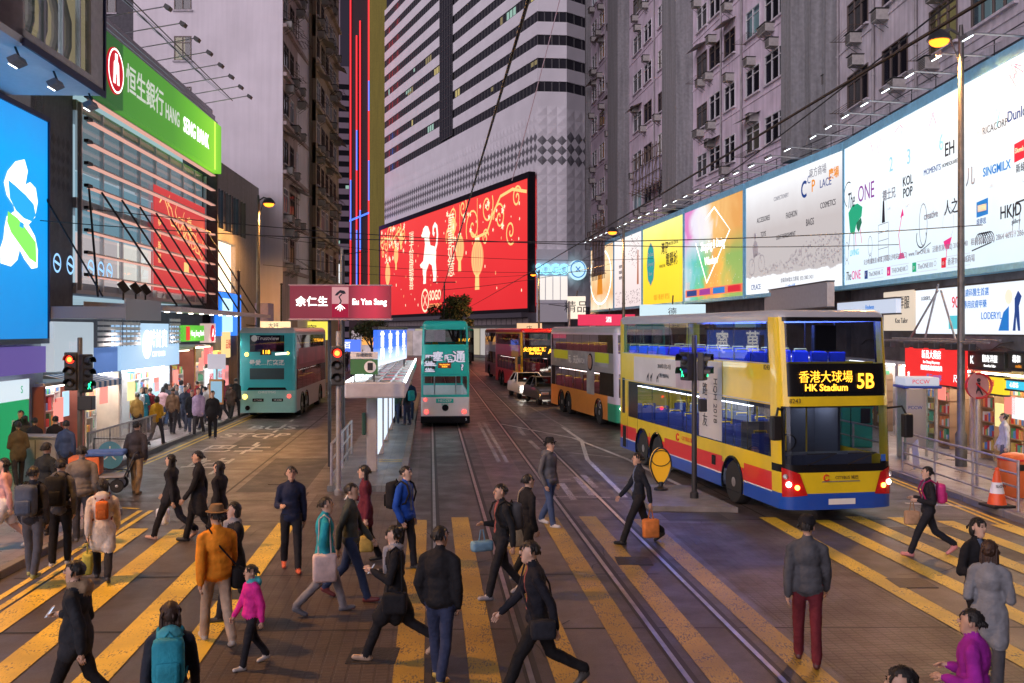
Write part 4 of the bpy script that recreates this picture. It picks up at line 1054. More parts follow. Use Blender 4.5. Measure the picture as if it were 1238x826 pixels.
# lower neighbour seen behind the bank: dark wing with windows
wing = thing('dark_wing', 'dark walled wing with small yellow lit windows behind the bank sign', 'building', (gx0 - 9.3, gy + .6, 0))
wh = [(x, x + 1.1, z, z + 1.6) for z in (11.2, 14.3, 17.4, 20.5, 23.6, 26.7) for x in (1.2, 4.0, 6.9)]
wall_with_holes(wing, 0, 9.28, 0, 58, wh, M_dark_wall)
for h in wh: window(wing, h[0], h[2], 1.1, 1.6, 2, True, M_lit_y if abs(h[2] - 20.5) < .1 and h[0] > 3 else None)
MB().b2(0.1, 9.2, .36, 12, 0, 58).build('core_wall', M_dark_wall, wing)
MB().b2(.05, gx1 - gx0 - .3, .36, 19.6, 0.1, 57.9).build('core_wall', M_pale, pt)
b = MB(); b.b2(2.0, gx1 - gx0 - .02, -.05, .0, 26.0, 26.12); b.build('joint_strip', M_grey, pt)
# side facade towards the street: local frame with x to the far end
L2 = 20.5
sd_ = bpy.data.objects.new('side_wall', None)
M_pink = mat('pink_render', (0.46, 0.36, 0.35), 0.85, var=.14, vs=.5, streak=.4); M_cream = mat('cream_render', (0.50, 0.40, 0.28), 0.85, var=.14, vs=.5, streak=.4)
def side_face(x0, x1, m, seed, dx):
    t = thing('tenement_facade', ('pink' if m is M_pink else 'cream') + ' rendered tenement front crowded with windows and air conditioners', 'building', (gx1 - dx, gy + x0, 0), facing((-.05, 1)), 'cluttered tenement fronts past the blank end wall')
    rnd = random.Random(seed); hs = []; ws = []
    n = int((x1 - x0) / 2.3)
    for f in range(12):
        z = 8.3 + f * 3.0
        for i in range(n):
            a = .35 + i * 2.3; w_ = rnd.choice((1.3, 1.5, 1.7)); hs.append((a, a + w_, z, z + 1.5)); ws.append((a, w_, z))
    wall_with_holes(t, 0, x1 - x0, 0, 58, hs, m)
    MB().b2(.45, x1 - x0 - .05, .36, 6, 0, 57.8).build('core_wall', m, t)
    for a, w_, z in ws:
        window(t, a, z, w_, 1.5, 2, rnd.random() < .5, M_lit_y if rnd.random() < .05 else None)
        if rnd.random() < .75: ac_unit(t, a + rnd.uniform(0, .8), z + rnd.choice((1.55, -.62)))
        if rnd.random() < .4: ac_unit(t, a + rnd.uniform(0, .6), z - .62)
        if rnd.random() < .3:
            r_ = MB()
            for k in range(4): r_.tube([(a, -.2 - k * .2, z - .2), (a + w_, -.2 - k * .2, z - .2)], .015, 4)
            for k in (0, w_): r_.tube([(a + k, 0, z + .4), (a + k, -.9, z - .2), (a + k, 0, z - .2)], .016, 4)
            r_.build('drying_rack', M_rust, t)
        if rnd.random() < .22: MB().add([(a - .2, 0, z + 2.0), (a + w_ + .2, 0, z + 2.0), (a + w_ + .2, -.9, z + 1.6), (a - .2, -.9, z + 1.6)], [(0, 3, 2, 1), (0, 1, 2, 3)]).build('awning_sheet', M_ac, t)
    for z in np.arange(7.6, 44, 3.0): MB().b2(0, x1 - x0, -.25, .0, z, z + .22).build('floor_ledge', m, t)
    return t
side_face(0.02, 9.0, M_pink, 21, 0.02); side_face(9.05, 22, M_cream, 22, -.25)

# ================================================================== bank with the glass front and green sign
def onL(Y, out=0.0): return Vector((-12.42 + out - 0.049 * Y, Y, 0))
dL = Vector((-0.049, 1, 0)).normalized(); rzL = facing(dL)
Y0, Y1 = 32.6, 48.4
LW = (Y1 - Y0) / dL.y
bank = thing('bank_building', 'bank building with a glass front crossed by pink lit louvre rails', 'building', tuple(onL(Y0)), rzL)
M_bgl = glass('bank_glass', (.90, .94, .95), 1.0, .03, 1.3)
M_bint = mat('bank_interior', (0.16, 0.19, 0.21), 0.7, var=.35, vs=.35, emit=(.17, .24, .28), es=1.3)  # dim room light put into the wall as emission
M_rail_p = glow('pink_louvre', (1.0, .52, .42), .62)
M_slab = mat('grey_slab', (0.11, 0.11, 0.125), 0.7, var=.15, streak=.2)
MB().b2(0, LW, 1.2, 9, 5.2, 15.2).build('interior_wall', M_bint, bank)
b = MB(); 
for z in (5.2, 8.0, 11.2): b.b2(0, LW, .25, 1.2, z, z + .35)
b.build('floor_edge', mat('floor_edge_white', (.45, .45, .47), .6), bank)
for i in range(8):
    x = i * LW / 8
    for z0, z1, c, s_ in ((5.35, 7.2, (.95, .86, .78) if i in (2, 3) else (.62, .52, .52), .8), (7.25, 9.2, (.20, .34, .42), .8), (9.25, 11.4, (.20, .27, .31), .65)):
        if i > 3 and z0 < 9: c = (.42, .12, .12)
        MB().b2(x + .05, x + LW / 8 - .05, .26, .3, z0 + .03 * (i % 3), z1).build('lit_room_panel', glow('room_glow_%d%d%d' % tuple(int(v * 99) for v in c), c, s_), bank)  # added glowing panels, the lit room behind the glass put into colour
np_ = 8
for i in range(np_):
    for (z0, z1) in ((5.3, 8.3), (8.32, 11.45)):
        MB().b2(i * LW / np_ + .03, (i + 1) * LW / np_ - .03, .10, .12, z0 + .02, z1 - .02).build('glass_pane', M_bgl, bank)
b = MB()
for i in range(np_ + 1): b.b2(i * LW / np_ - .03, i * LW / np_ + .03, .06, .2, 5.3, 11.45)
b.build('glazing_bars', M_alu, bank)
M_spar = mat('louvre_alu', (.55, .50, .50), .35, .7)
for i in range(9):
    z = 5.75 + i * .72
    MB().bev(-.15, LW + .1, -.36, -.14, z, z + .05, .012).build('louvre_rail', M_spar, bank)
    MB().b2(-.1, LW + .05, -.365, -.145, z - .03, z - .004).build('light_strip', M_rail_p, bank)
for i in range(9): MB().b2(-.55, -.15, -.34, -.2, 5.74 + i * .72, 5.84 + i * .72).build('rail_bracket', M_black, bank)
b = MB(); b.b2(LW + .05, LW + .25, -.45, .8, 4.8, 13.8); b.build('end_fin', M_dsteel, bank)
# dark grey flank towards the camera
MB().b2(-3.2, -.02, .35, 8.5, 4.4, 15.0).build('flank_wall', M_slab, bank)
b = MB()
for i in range(7):
    for k in range(4):
        x, z = -2.7 + i * .38, 8.6 + k * .45; b.add([(x - .16, .34, z), (x, .34, z - .19), (x + .16, .34, z), (x, .34, z + .19)], [(0, 1, 2, 3)])
kind(b.build('diamond_vents', mat('vent_dark', (.05, .05, .06), .6), bank), 'stuff')
# red banner hung in the glass
ban = thing('red_banner', 'large red banner with gold branches hung behind the bank glass', 'banner', tuple(onL(Y0)), rzL)
RB = glow('banner_red', (.78, .07, .075), .62)
MB().b2(7.4, 15.2, -.02, .03, 5.6, 9.85).build('banner_sheet', RB, ban)
rnd = random.Random(31)
x, z = 8.0, 9.3
for k in range(4):
    pts = [(8.0 + k * 1.1 + i * .55, 9.2 - k * .25 + .45 * math.sin(i * 1.4 + k) - i * .12) for i in range(9)]
    pts = [p for p in pts if p[0] < 15]
    curve_line(pts, .07, G1, ban, -.04, 'branch_print')
    for p in pts[::2]: curve_line([p, (p[0] + .3, p[1] + .35)], .04, G1, ban, -.045, 'branch_print')
text('春', 12.4, 8.6, .9, G1, ban, -.04); MB().b2(11.6, 12.3, -.05, -.03, 6.5, 7.0).build('gold_panel', G1, ban)
for ch, i in zip('恭賀新禧', range(4)): text(ch, 8.0, 8.4 - i * .5, .42, G1, ban, -.04)
# sign
sgn = thing('bank_sign', 'green lit bank sign with a round red emblem and white lettering', 'sign', tuple(onL(Y0)), rzL)
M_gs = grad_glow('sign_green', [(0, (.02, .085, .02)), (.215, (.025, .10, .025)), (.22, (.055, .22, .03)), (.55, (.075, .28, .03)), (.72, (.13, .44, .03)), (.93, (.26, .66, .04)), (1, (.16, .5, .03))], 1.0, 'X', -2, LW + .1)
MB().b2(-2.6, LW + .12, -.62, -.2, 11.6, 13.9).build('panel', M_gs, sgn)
b = MB()
for k in range(3): b.b2(-2.6, LW + .12, -.45 + k * .12, -.2 + k * .12, 13.95 + k * .3, 14.12 + k * .3)
b.build('top_trim', mat('trim_silver', (.6, .55, .6), .3, .8), sgn)
b = MB(); b.lathe([(.78, 0), (.78, .06)], Matrix.Translation((1.0, -.63, 12.75)) @ Matrix.Rotation(R(90), 4, 'X'), 28); b.build('emblem_disc', glow('emblem_red', (.62, .015, .03), .7), sgn)
curve_line(arc(1.0, 12.75, .72, 0, 360, 28), .06, M_wglow, sgn, -.70, 'emblem')
blob([(a + 1.35, c) for a, c in ((-.62, 12.3), (-.45, 12.3), (-.42, 12.65), (-.28, 12.65), (-.25, 12.3), (-.08, 12.3), (-.12, 13.0), (-.24, 13.1), (-.24, 13.32), (-.46, 13.32), (-.46, 13.1), (-.58, 13.0))], M_wglow, sgn, -.71, 'emblem')
text('恒生銀行', 4.35, 12.78, 1.08, glow('sign_pale', (.62, .66, .58), .8), sgn, -.64, off=.01, sx=1.02); text('HANG', 7.75, 12.66, .85, glow('sign_pale', (.62, .66, .58), .8), sgn, -.64, off=.015, sx=.8); text('SENG BANK', 11.4, 12.66, .9, M_wglow, sgn, -.64, off=.012, sx=.85)
MB().b2(LW - 1.25, LW - 1.05, -.64, -.6, 11.62, 13.88).build('bright_bar', glow('lime', (.6, .9, .1), 1.1), sgn)
# lamp boom above the sign
for i in range(9):
    x = .2 + i * 1.9
    t = thing('sign_lamp', 'small lamp on a thin boom above the green bank sign', 'floodlight', tuple(onL(Y0)), rzL, 'lamps on booms over the bank sign')
    b = MB(); b.tube([(x, .1, 14.9), (x, -2.0, 15.3)], .022, 5); b.tube([(x, .2, 16.2), (x, -1.1, 15.15)], .012, 5); b.build('boom', M_steel, t)
    b = MB(); b.box((x, -2.1, 15.26), (.34, .2, .14), M=Matrix.Rotation(R(30), 4, 'X')); b.build('housing', M_black, t)
b = MB(); b.tube([tuple(onL(Y0 - 2) + Vector((-.1, 0, 16.2))), tuple(onL(Y1) + Vector((-.1, 0, 16.2)))], .03, 5); b.tube([tuple(onL(Y0 - 2) + Vector((1.2, 0, 15.15))), tuple(onL(Y1) + Vector((1.2, 0, 15.15)))], .022, 5)
tag(b.build('boom_rail', M_dsteel), 'thin rails tying the lamp booms together over the bank sign', 'railing')
# canopy on rods
can = thing('entrance_canopy', 'flat steel canopy hung from black rods over the bank pavement', 'canopy', tuple(onL(Y0)), rzL)
M_can = mat('canopy_steel', (.50, .50, .54), .35, .5, var=.1)
b = MB(); b.add([(.5, .2, 4.75), (LW + 3.5, .2, 4.75), (LW + 3.3, -2.4, 4.62), (.8, -2.9, 4.62), (.5, .2, 4.95), (LW + 3.5, .2, 4.95), (LW + 3.3, -2.4, 4.78), (.8, -2.9, 4.78)], [(3, 2, 1, 0), (4, 5, 6, 7), (0, 1, 5, 4), (1, 2, 6, 5), (2, 3, 7, 6), (3, 0, 4, 7)])
b.build('canopy_plate', M_can, can)
b = MB(); b.b2(-3.0, .49, -2.3, .2, 4.35, 4.7); b.b2(-3.0, .49, -2.34, -2.3, 4.3, 4.95); b.build('canopy_step', mat('canopy_grey', (.32, .33, .36), .5), can)
for i in range(8):
    x = .3 + i * 1.95; b = MB(); b.tube([(x, -.46, 8.55), (x + 2.2, -2.3, 4.85)], .035, 6); b.build('tie_rod', M_black, can)
b = MB(); b.tube([(-.1, -.2, 8.6), (-3.2, -1.6, 5.0)], .035, 6); b.tube([(-3.2, .2, 8.4), (-2.8, -1.6, 5.0)], .03, 6); b.build('tie_rod', M_black, can)
for i in range(10): MB().lathe([(.09, 0), (.09, .02)], Matrix.Translation((1.4 + i * 1.65, -1.3, 4.655)), 10).build('downlight', glow('downlight', (1, .85, .6), 14), can)
for i in range(5):
    ld = bpy.data.lights.new('downlight_beam', 'SPOT'); ld.energy = 260; ld.spot_size = R(120); ld.spot_blend = .6; ld.color = (1, .86, .80); ld.shadow_soft_size = .12
    lo = bpy.data.objects.new('downlight_beam', ld); COL.objects.link(lo); lo.parent = can; lo.location = (1.4 + i * 3.3, -1.3, 4.6)
for i, x in enumerate((-.9, .3, 1.3)):
    t = thing('flood_lamp', 'black box floodlight tilted up on the bank canopy', 'floodlight', tuple(onL(Y0) + dL * x + Vector((1.6, 0, 4.95))), rzL + R(20), 'floodlights standing on the bank canopy')
    b = MB(); b.tube([(0, 0, 0), (0, 0, .28)], .03, 6); b.build('stand', M_black, t); b = MB(); b.box((0, 0, .42), (.55, .22, .36), M=Matrix.Rotation(R(-35), 4, 'X')); b.build('lamp_box', M_black, t)
# chrome blue lit logos above the shop
lg = thing('shop_logo_strip', 'row of pale blue lit round logos behind the canopy floodlights', 'sign', tuple(onL(Y0)), rzL)
BL = glow('logo_blue', (.30, .60, 1), 1.1)
for i, x in enumerate((-2.9, -1.9, -.2, .7, 1.5)): curve_line(arc(x, 6.0, .26, 0, 360, 18), .07, BL, lg, -.3, 'logo_ring'); curve_line([(x - .2, 6.05), (x + .2, 5.95)], .08, BL, lg, -.3, 'logo_ring')

# ---------------------------------------------------------------- low grey building after the bank
low = thing('low_grey_building', 'low grey building with four lit windows and a bright ad screen', 'building', tuple(onL(Y1 + .5)), rzL)
LL = 11.6
wall_with_holes(low, 0, LL, 0, 12.6, [(1.2 + i * 1.75, 2.5 + i * 1.75, 9.2, 11.2) for i in range(4)] + [(1.3, 5.4, 6.0, 8.6)], mat('grey_cladding', (.24, .22, .23), .7, var=.12, streak=.25))
MB().b2(.05, LL - .05, .4, 9, 0, 12.5).build('core_wall', M_slab, low)
WL = [glow('lit_ad_blue', (.5, .72, 1), 1.1), glow('lit_ad_white', (.95, .95, 1), 1.0), glow('lit_ad_cyan', (.6, .85, 1), 1.0), glow('lit_ad_cream', (1, .85, .6), 1.0)]
for i in range(4):
    x = 1.2 + i * 1.75
    o = MB().b2(x, x + 1.3, .2, .23, 9.2, 11.2).build('lit_window', WL[i], low); fr = MB(); fr.b2(x - .05, x + .03, -.04, .2, 9.2, 11.2); fr.b2(x + 1.27, x + 1.35, -.04, .2, 9.2, 11.2); fr.b2(x + .62, x + .68, -.02, .19, 9.2, 11.2); fr.build('window_frame', M_black, low)
    text('金亨文化'[i], x + .65, 10.2, .9, K_n, low, .19)
MB().b2(1.3, 5.4, .25, .28, 6.0, 8.6).build('bright_screen', glow('cream_screen', (1, .86, .62), 1.7), low)
ad = thing('wall_screen', 'blue lit advertising screen on the low grey building', 'screen', tuple(onL(Y1 + .5)), rzL)
MB().b2(.6, 5.2, -.35, -.05, 3.7, 5.9).build('screen_box', glow('blue_screen', (.03, .22, .95), 1.0), ad); MB().b2(.9, 3.0, -.4, -.36, 3.9, 5.6).build('screen_picture', glow('pale_screen', (.45, .8, 1), 1.1), ad)
b = MB(); b.b2(LL - 1.2, LL + 3.2, -.8, .1, 3.8, 5.6); 
hb = b.build('hoarding', mat('hoarding_violet', (.32, .30, .55), .6, var=.1)); hb.location = onL(Y1 + .5); hb.rotation_euler = (0, 0, rzL); tag(hb, 'plain violet hoarding box under the blank end wall', 'hoarding')

# ================================================================== corner bank on the near left: blue billboard and bay window
cb = thing('corner_bank', 'near corner building with a projecting glazed bay above a lit soffit', 'building', tuple(onL(20)), rzL)
CL = (29.7 - 20) / dL.y
MB().b2(0, CL + .55, .35, 8, 0, 14.6).build('wall', mat('panel_grey', (.36, .37, .41), .5, var=.08), cb)  # unseen wall top kept low to let light reach the pale tower
b = MB()
for z in np.arange(4.2, 11.5, .9): b.b2(CL - .2, CL + .56, .33, .352, z, z + .03)
b.b2(CL - .01, CL + .02, .33, .352, 3.6, 11); b.build('panel_seam', M_tgrey, cb)
# bay: local y negative = towards the street
bx0, bx1 = 1.95, 6.9; by = -2.62; bz = 10.35
b = MB(); b.b2(-3, bx1, by, .34, bz, bz + .18); b.build('soffit', mat('soffit_white', (.74, .76, .80), .5, var=.04), cb)
b = MB(); b.b2(bx0, bx1, by - .03, by + .1, bz + .18, bz + .34); b.b2(bx0 - .0, bx0 + .12, by - .03, by + .5, bz + .18, 14.6); b.b2(bx1 - .9, bx1, by - .03, by + .12, bz + .34, 14.6)
b.b2(-3, bx0, by + .9, by + 1.0, bz + .18, 14.6); b.b2(bx0, bx1, by - .03, .3, 14.2, 14.6); b.build('bay_frame', mat('bay_panel', (.60, .56, .56), .6, var=.1, dirt=.2), cb)
b = MB(); b.b2(bx0 - .05, bx1 + .05, by - .09, by - .035, bz - .05, bz + .12); b.b2(bx1 - .03, bx1 + .06, by - .09, by - .035, bz + .12, 14.6); b.build('blue_edge', mat('blue_edge', (.02, .03, .10), .5), cb)
for i in range(4):
    x0 = bx0 + .15 + i * 1.08; MB().b2(x0, x0 + 1.02, by + .02, by + .04, bz + .36, 14.2).build('bay_pane', glass('bay_glass', (.72, .82, .82), 1, .02, 1.5), cb); MB().b2(x0 + 1.02, x0 + 1.08, by - .02, by + .1, bz + .34, 14.2).build('bay_mullion', M_alu, cb)
for q in ((bx0 + .3, bx1 - .9, -.6, -.5), (bx1 - .9, bx1 - .82, by + .14, -.5)): MB().b2(*q, bz + .2, 14.2).build('bay_back_wall', glow('warm_room', (.60, .40, .24), .6), cb)  # both walls glow: warm room light put into their emission
for i in range(5):
    x0 = bx0 + .8 + i * .75; MB().tube([(x0 + .1 * math.sin(k), by + .55 + .08 * math.cos(k * 2.1), bz + .4 + k * .62) for k in range(7)], .11, 8).build('curtain', mat('net_curtain', (.55, .50, .46), .9), cb)
for i, x in enumerate((2.2, 4.3, 6.6)):
    t = thing('soffit_lamp', 'grey floodlight hung under the white soffit over the blue billboard', 'floodlight', tuple(onL(20) + dL * x), rzL, 'floodlights under the corner soffit')
    b = MB(); b.tube([(0, by + .25, bz), (0, by + .15, bz - .25)], .025, 6); b.build('bracket', M_dsteel, t)
    b = MB(); b.box((0, by + .2, bz - .33), (.5, .22, .14), M=Matrix.Rotation(R(-25), 4, 'X')); b.build('housing', M_grey, t)
    b = MB(); b.box((0, by + .24, bz - .405), (.4, .16, .02), M=Matrix.Rotation(R(-25), 4, 'X')); b.build('lens', glow('flood_lens', (.85, .95, 1.0), 12.0), t)
    ld = bpy.data.lights.new('soffit_beam', 'SPOT'); ld.energy = 160; ld.spot_size = R(110); ld.spot_blend = .8; ld.color = (.75, .9, 1); ld.shadow_soft_size = .15
    lo = bpy.data.objects.new('soffit_beam', ld); COL.objects.link(lo); lo.parent = t; lo.location = (0, by + .3, bz - .55); lo.rotation_euler = (R(-35), 0, 0)
bl = thing('blue_billboard', 'bright blue backlit billboard with a white and green ribbon emblem', 'billboard', tuple(onL(20)), rzL)
M_bb = grad_glow('billboard_azure', [(0, (.0, .22, .62)), (.35, (.0, .30, .78)), (.8, (.0, .36, .88)), (1, (.02, .28, .75))], 1.0, 'Z', 3.7, 10.2, noise_amt=.15)
MB().b2(0, CL - .2, -.1, .3, 3.75, 10.15).build('panel', M_bb, bl)
b = MB(); b.b2(0, CL - .15, -.16, .34, 3.6, 3.75); b.b2(0, CL - .15, -.16, .34, 10.15, 10.3); b.b2(CL - .2, CL - .1, -.16, .34, 3.6, 10.3); b.build('frame', mat('navy_frame', (.01, .03, .10), .4), bl)
# the emblem: two interlaced ribbons
ex0 = CL - 1.95; ez0 = 6.95
WHT = glow('emblem_white', (1, 1, 1), 1.5); GRN = glow('emblem_green', (.22, .75, .12), 1.1); AZ = glow('emblem_blue', (.02, .35, .85), 1.1)
def em(pts, m, y):
    o = []
    for cx, cy in pts:
        Yq = 12.29 / (-(cx / 2.065 - 619) / F - .049); o.append(((Yq - 20) / dL.y, CH - (80 + cy / 2.065 - HZ) * Yq / F))
    blob(o[::-1] if sum(o[k - 1][0] * o[k][1] - o[k][0] * o[k - 1][1] for k in range(len(o))) < 0 else o, m, bl, y, 'emblem')
em([(62, 233), (40, 238), (20, 262), (11, 290), (18, 322), (35, 348), (38, 362), (18, 375), (13, 400), (10, 430), (2, 455), (3, 492), (28, 500), (44, 484), (50, 458), (62, 482), (80, 506), (94, 503), (95, 460), (88, 425), (72, 396), (88, 378), (95, 340), (90, 305), (76, 290), (64, 297), (70, 262)], WHT, -.12)
em([(21, 284), (40, 300), (64, 322), (84, 345), (89, 372), (80, 388), (60, 380), (40, 360), (25, 330)], AZ, -.13); em([(20, 362), (44, 380), (66, 408), (89, 440), (91, 492), (74, 480), (50, 446), (28, 415), (18, 388)], GRN, -.13); em([(50, 388), (59, 394), (57, 405), (48, 400)], AZ, -.14)
# violet fascia and green poster under it
t = thing('violet_fascia', 'violet fascia panel under the blue billboard', 'sign', tuple(onL(20)), rzL); MB().b2(0, CL - .15, -.05, .32, 2.75, 3.52).build('panel', glow('violet_lit', (.13, .09, .33), .75), t)
t = thing('green_poster', 'green lit poster panel at the corner bank wall', 'poster', tuple(onL(20)), rzL); MB().b2(0, CL - 1.0, .1, .33, .3, 2.0).build('panel', glow('green_lit', (.02, .33, .12), .8), t)
MB().b2(0, CL - 1.0, .09, .1, 2.02, 2.6).build('white_header', glow('poster_white', (.7, .82, .9), .8), t); text('5.1%', CL - 1.7, 1.3, .5, M_print_w, t, .08); text('S', CL - 1.5, 2.3, .3, K_g, t, .08)

# ================================================================== ground floor shops under the bank
M_sfl = mat('shop_floor', (.35, .33, .32), .3)
def shop(label, x0, x1, z1, wallc, ceil_s, ceil_c=(1, .95, .88), depth=1.7, goods=None, seed=1):
    t = thing('shop', label, 'shop', tuple(onL(Y0)), rzL, 'shops under the bank canopy')
    wm = mat('shopwall_%d' % seed, wallc, .6, var=.15, vs=2)
    MB().b2(x0, x1, depth, depth + .15, .14, z1).build('back_wall', wm, t)
    for q in (x0, x1 - .12): MB().b2(q, q + .12, .0, depth, .14, z1).build('side_wall', wm, t)
    MB().b2(x0, x1, .02, depth, .10, .15).build('floor_slab', M_sfl, t)
    MB().b2(x0 + .12, x1 - .12, .02, depth, z1, z1 + .1).build('ceiling', M_white, t)
    for k in range(2): MB().b2(x0 + .3, x1 - .3, .15 + k * .9, .4 + k * .9, z1 - .06, z1 - .01).build('ceiling_light', glow('ceil_%d' % seed, ceil_c, ceil_s * 2.5), t)
    rnd = random.Random(seed)
    for k in range(3):
        xx = rnd.uniform(x0 + .2, x1 - 1); zz = rnd.uniform(1.0, z1 - .9); MB().bev(xx, xx + rnd.uniform(.4, .8), .04, .08, zz, zz + rnd.uniform(.5, .8), .01).build('window_poster', glow('wposter_%d' % rnd.randrange(5), ((.9, .3, .25), (.95, .8, .4), (.5, .75, .95), (.95, .92, .88), (.9, .5, .6))[k], .9), t)
    if goods:
        for sx_ in np.arange(x0 + .15, x1 - 1.0, 1.3):
            yy = rnd.choice((.25, .6, .9)); sh_ = MB(); 
            for k in range(4): sh_.b2(sx_, sx_ + 1.25, yy, yy + .4, .5 + k * .5, .53 + k * .5)
            sh_.b2(sx_, sx_ + .04, yy, yy + .4, .15, 2.2); sh_.b2(sx_ + 1.21, sx_ + 1.25, yy, yy + .4, .15, 2.2); s_ = sh_.build('shelf', M_white, t)
            for k in range(4):
                xx = sx_ + .06
                while xx < sx_ + 1.1:
                    w_ = rnd.uniform(.10, .24); h_ = rnd.uniform(.2, .4); MB().bev(xx, xx + w_, yy + .04, yy + .3, .535 + k * .5, .535 + k * .5 + h_, .01).build('goods_box', mat('goods_%d' % rnd.randrange(6), goods[rnd.randrange(len(goods))], .5), s_); xx += w_ + .02
    return t
GC = [(.6, .05, .05), (.7, .5, .1), (.1, .25, .6), (.7, .7, .65), (.1, .4, .2), (.75, .3, .1)]
for i, c in enumerate(GC): mat('goods_%d' % i, c, .5)
shop('bright pharmacy with red and orange goods on shelves beside the blue fascia shop', .1, 3.4, 2.5, (.7, .6, .5), 7, goods=GC, seed=5)
shop('white lit watch shop under the pale blue fascia', 3.5, 9.6, 2.5, (.65, .68, .72), 6, (.9, .95, 1), goods=GC, seed=6)
shop('dim restaurant front with red panels and dark glass', 9.8, 13.4, 3.1, (.30, .10, .08), 2.0, (1, .8, .6), goods=[(.35, .03, .03), (.1, .08, .07), (.5, .35, .2)], seed=7)
shop('yellow lit shop with posters beside the turquoise bus', 13.5, 20.5, 3.2, (.72, .42, .08), 5, (1, .85, .5), goods=GC, seed=8)
shop('small kiosk with red boxes and a striped awning by the corner bank', -3.1, 0.0, 2.3, (.35, .12, .10), 3, (1, .85, .7), depth=1.4, goods=[(.45, .04, .05), (.30, .05, .06), (.5, .3, .2)], seed=9)
# blue fascia
f = thing('watch_shop_fascia', 'pale blue fascia with a white glowing emblem and lettering', 'sign', tuple(onL(Y0)), rzL)
M_fb = grad_glow('fascia_blue', [(0, (.20, .42, .78)), (.3, (.42, .66, .95)), (.6, (.55, .78, 1)), (1, (.45, .70, .98))], .8, 'X', 0, 9.7)
MB().b2(2.5, 9.7, -.35, .0, 2.55, 4.25).build('panel', M_fb, f); MB().b2(.2, 2.45, -.25, .0, 2.55, 3.4).build('side_panel', glow('deep_blue_lit', (.10, .2, .5), .6), f)
blob(arc(5.25, 3.45, .55, 0, 350, 22, .55), WHT, f, -.40, 'emblem'); text('時計寶', 6.7, 3.6, .75, WHT, f, -.40, off=.01); text('CITY CHAIN', 6.7, 3.05, .3, WHT, f, -.40)
for (a, c) in ((.15, 2.4), (2.6, 4.4), (8.2, 9.65)):
    gr = thing('slatted_grille', 'white slatted ventilation grille above the blue fascia', 'grille', tuple(onL(Y0)), rzL, 'white slatted grilles by the blue fascia')
    for k in range(6): MB().b2(a, c, -.42, -.38, 3.45 + k * .18 + (.0), 3.56 + k * .18).build('slat', M_white, gr)
    b = MB()
    for k in range(5): b.b2(a + k * (c - a) / 4 - .02, a + k * (c - a) / 4 + .02, -.375, -.355, 3.42, 4.5)
    b.build('grille_frame', M_tgrey, gr)
t = thing('white_signbox', 'pale blank fascia box between the blue billboard and the grilles', 'sign', tuple(onL(Y0)), rzL); MB().bev(-3.1, .05, -.3, .1, 2.75, 4.25, .03).build('panel', glow('pale_box', (.66, .78, .88), .5), t); text('EMPIRE', -1.5, 3.5, .35, K_lg, t, -.32)
# striped awning
aw = thing('striped_awning', 'blue and white striped shop awning beside the traffic signal', 'awning', tuple(onL(Y0)), rzL)
for k in range(14):
    x = -3.1 + k * .22; MB().add([(x, 0, 2.65), (x + .22, 0, 2.65), (x + .22, -1.2, 2.4), (x, -1.2, 2.4), (x, -1.2, 2.22), (x + .22, -1.2, 2.22)], [(3, 2, 1, 0), (4, 5, 2, 3), (0, 1, 2, 3)]).build('awning_stripe', mat('awning_blue', (.10, .22, .42), .8) if k % 2 else M_white, aw)
# green bank sign over the entrance, red roundel
t = thing('entrance_sign', 'green lit bank entrance sign with a red badge', 'sign', tuple(onL(Y0)), rzL)
MB().b2(9.75, 13.2, -.5, -.2, 3.5, 4.2).build('panel', glow('green_sign2', (.12, .5, .05), .9), t); MB().b2(10.2, 10.7, -.53, -.5, 3.55, 4.15).build('red_badge', glow('badge_red', (.8, .05, .04), .9), t); text('Hang Seng Bank', 12.0, 3.85, .34, WHT, t, -.52)
MB().b2(13.6, 14.9, -.6, -.2, 3.4, 4.3).build('roundel_panel', glow('pale_pink_lit', (.85, .6, .55), .6), t); blob(arc(14.25, 3.85, .4, 0, 350, 20), glow('emblem_red', (.62, .015, .03), .7), t, -.63, 'roundel'); text('A', 14.25, 3.85, .55, WHT, t, -.65)
# posters and hanging boxes of the yellow shop
for i, (x, z, w_, h_, c) in enumerate(((13.9, 2.4, .9, .8, (.9, .2, .2)), (14.0, 1.3, .9, .9, (.85, .85, .9)), (15.6, 2.5, .8, .5, (.95, .75, .2)), (15.7, 1.4, .9, .8, (.4, .75, .9)), (17.2, 2.6, 1.2, 1.3, (.95, .7, .3)), (17.0, 1.2, 1.0, 1.0, (.9, .3, .3)))):
    t = thing('lit_poster', ('red', 'white', 'amber', 'light blue', 'orange', 'crimson')[i] + ' lit poster box in front of the yellow shop', 'poster', tuple(onL(Y0)), rzL)
    MB().bev(x, x + w_, -.5, -.3, z, z + h_, .02).build('panel', glow('poster_%d' % i, c, .9), t); text('大減價新品優惠'[i:i + 2], x + w_ / 2, z + h_ / 2, w_ * .42, M_print_w if i in (0, 5) else K_r, t, -.52)
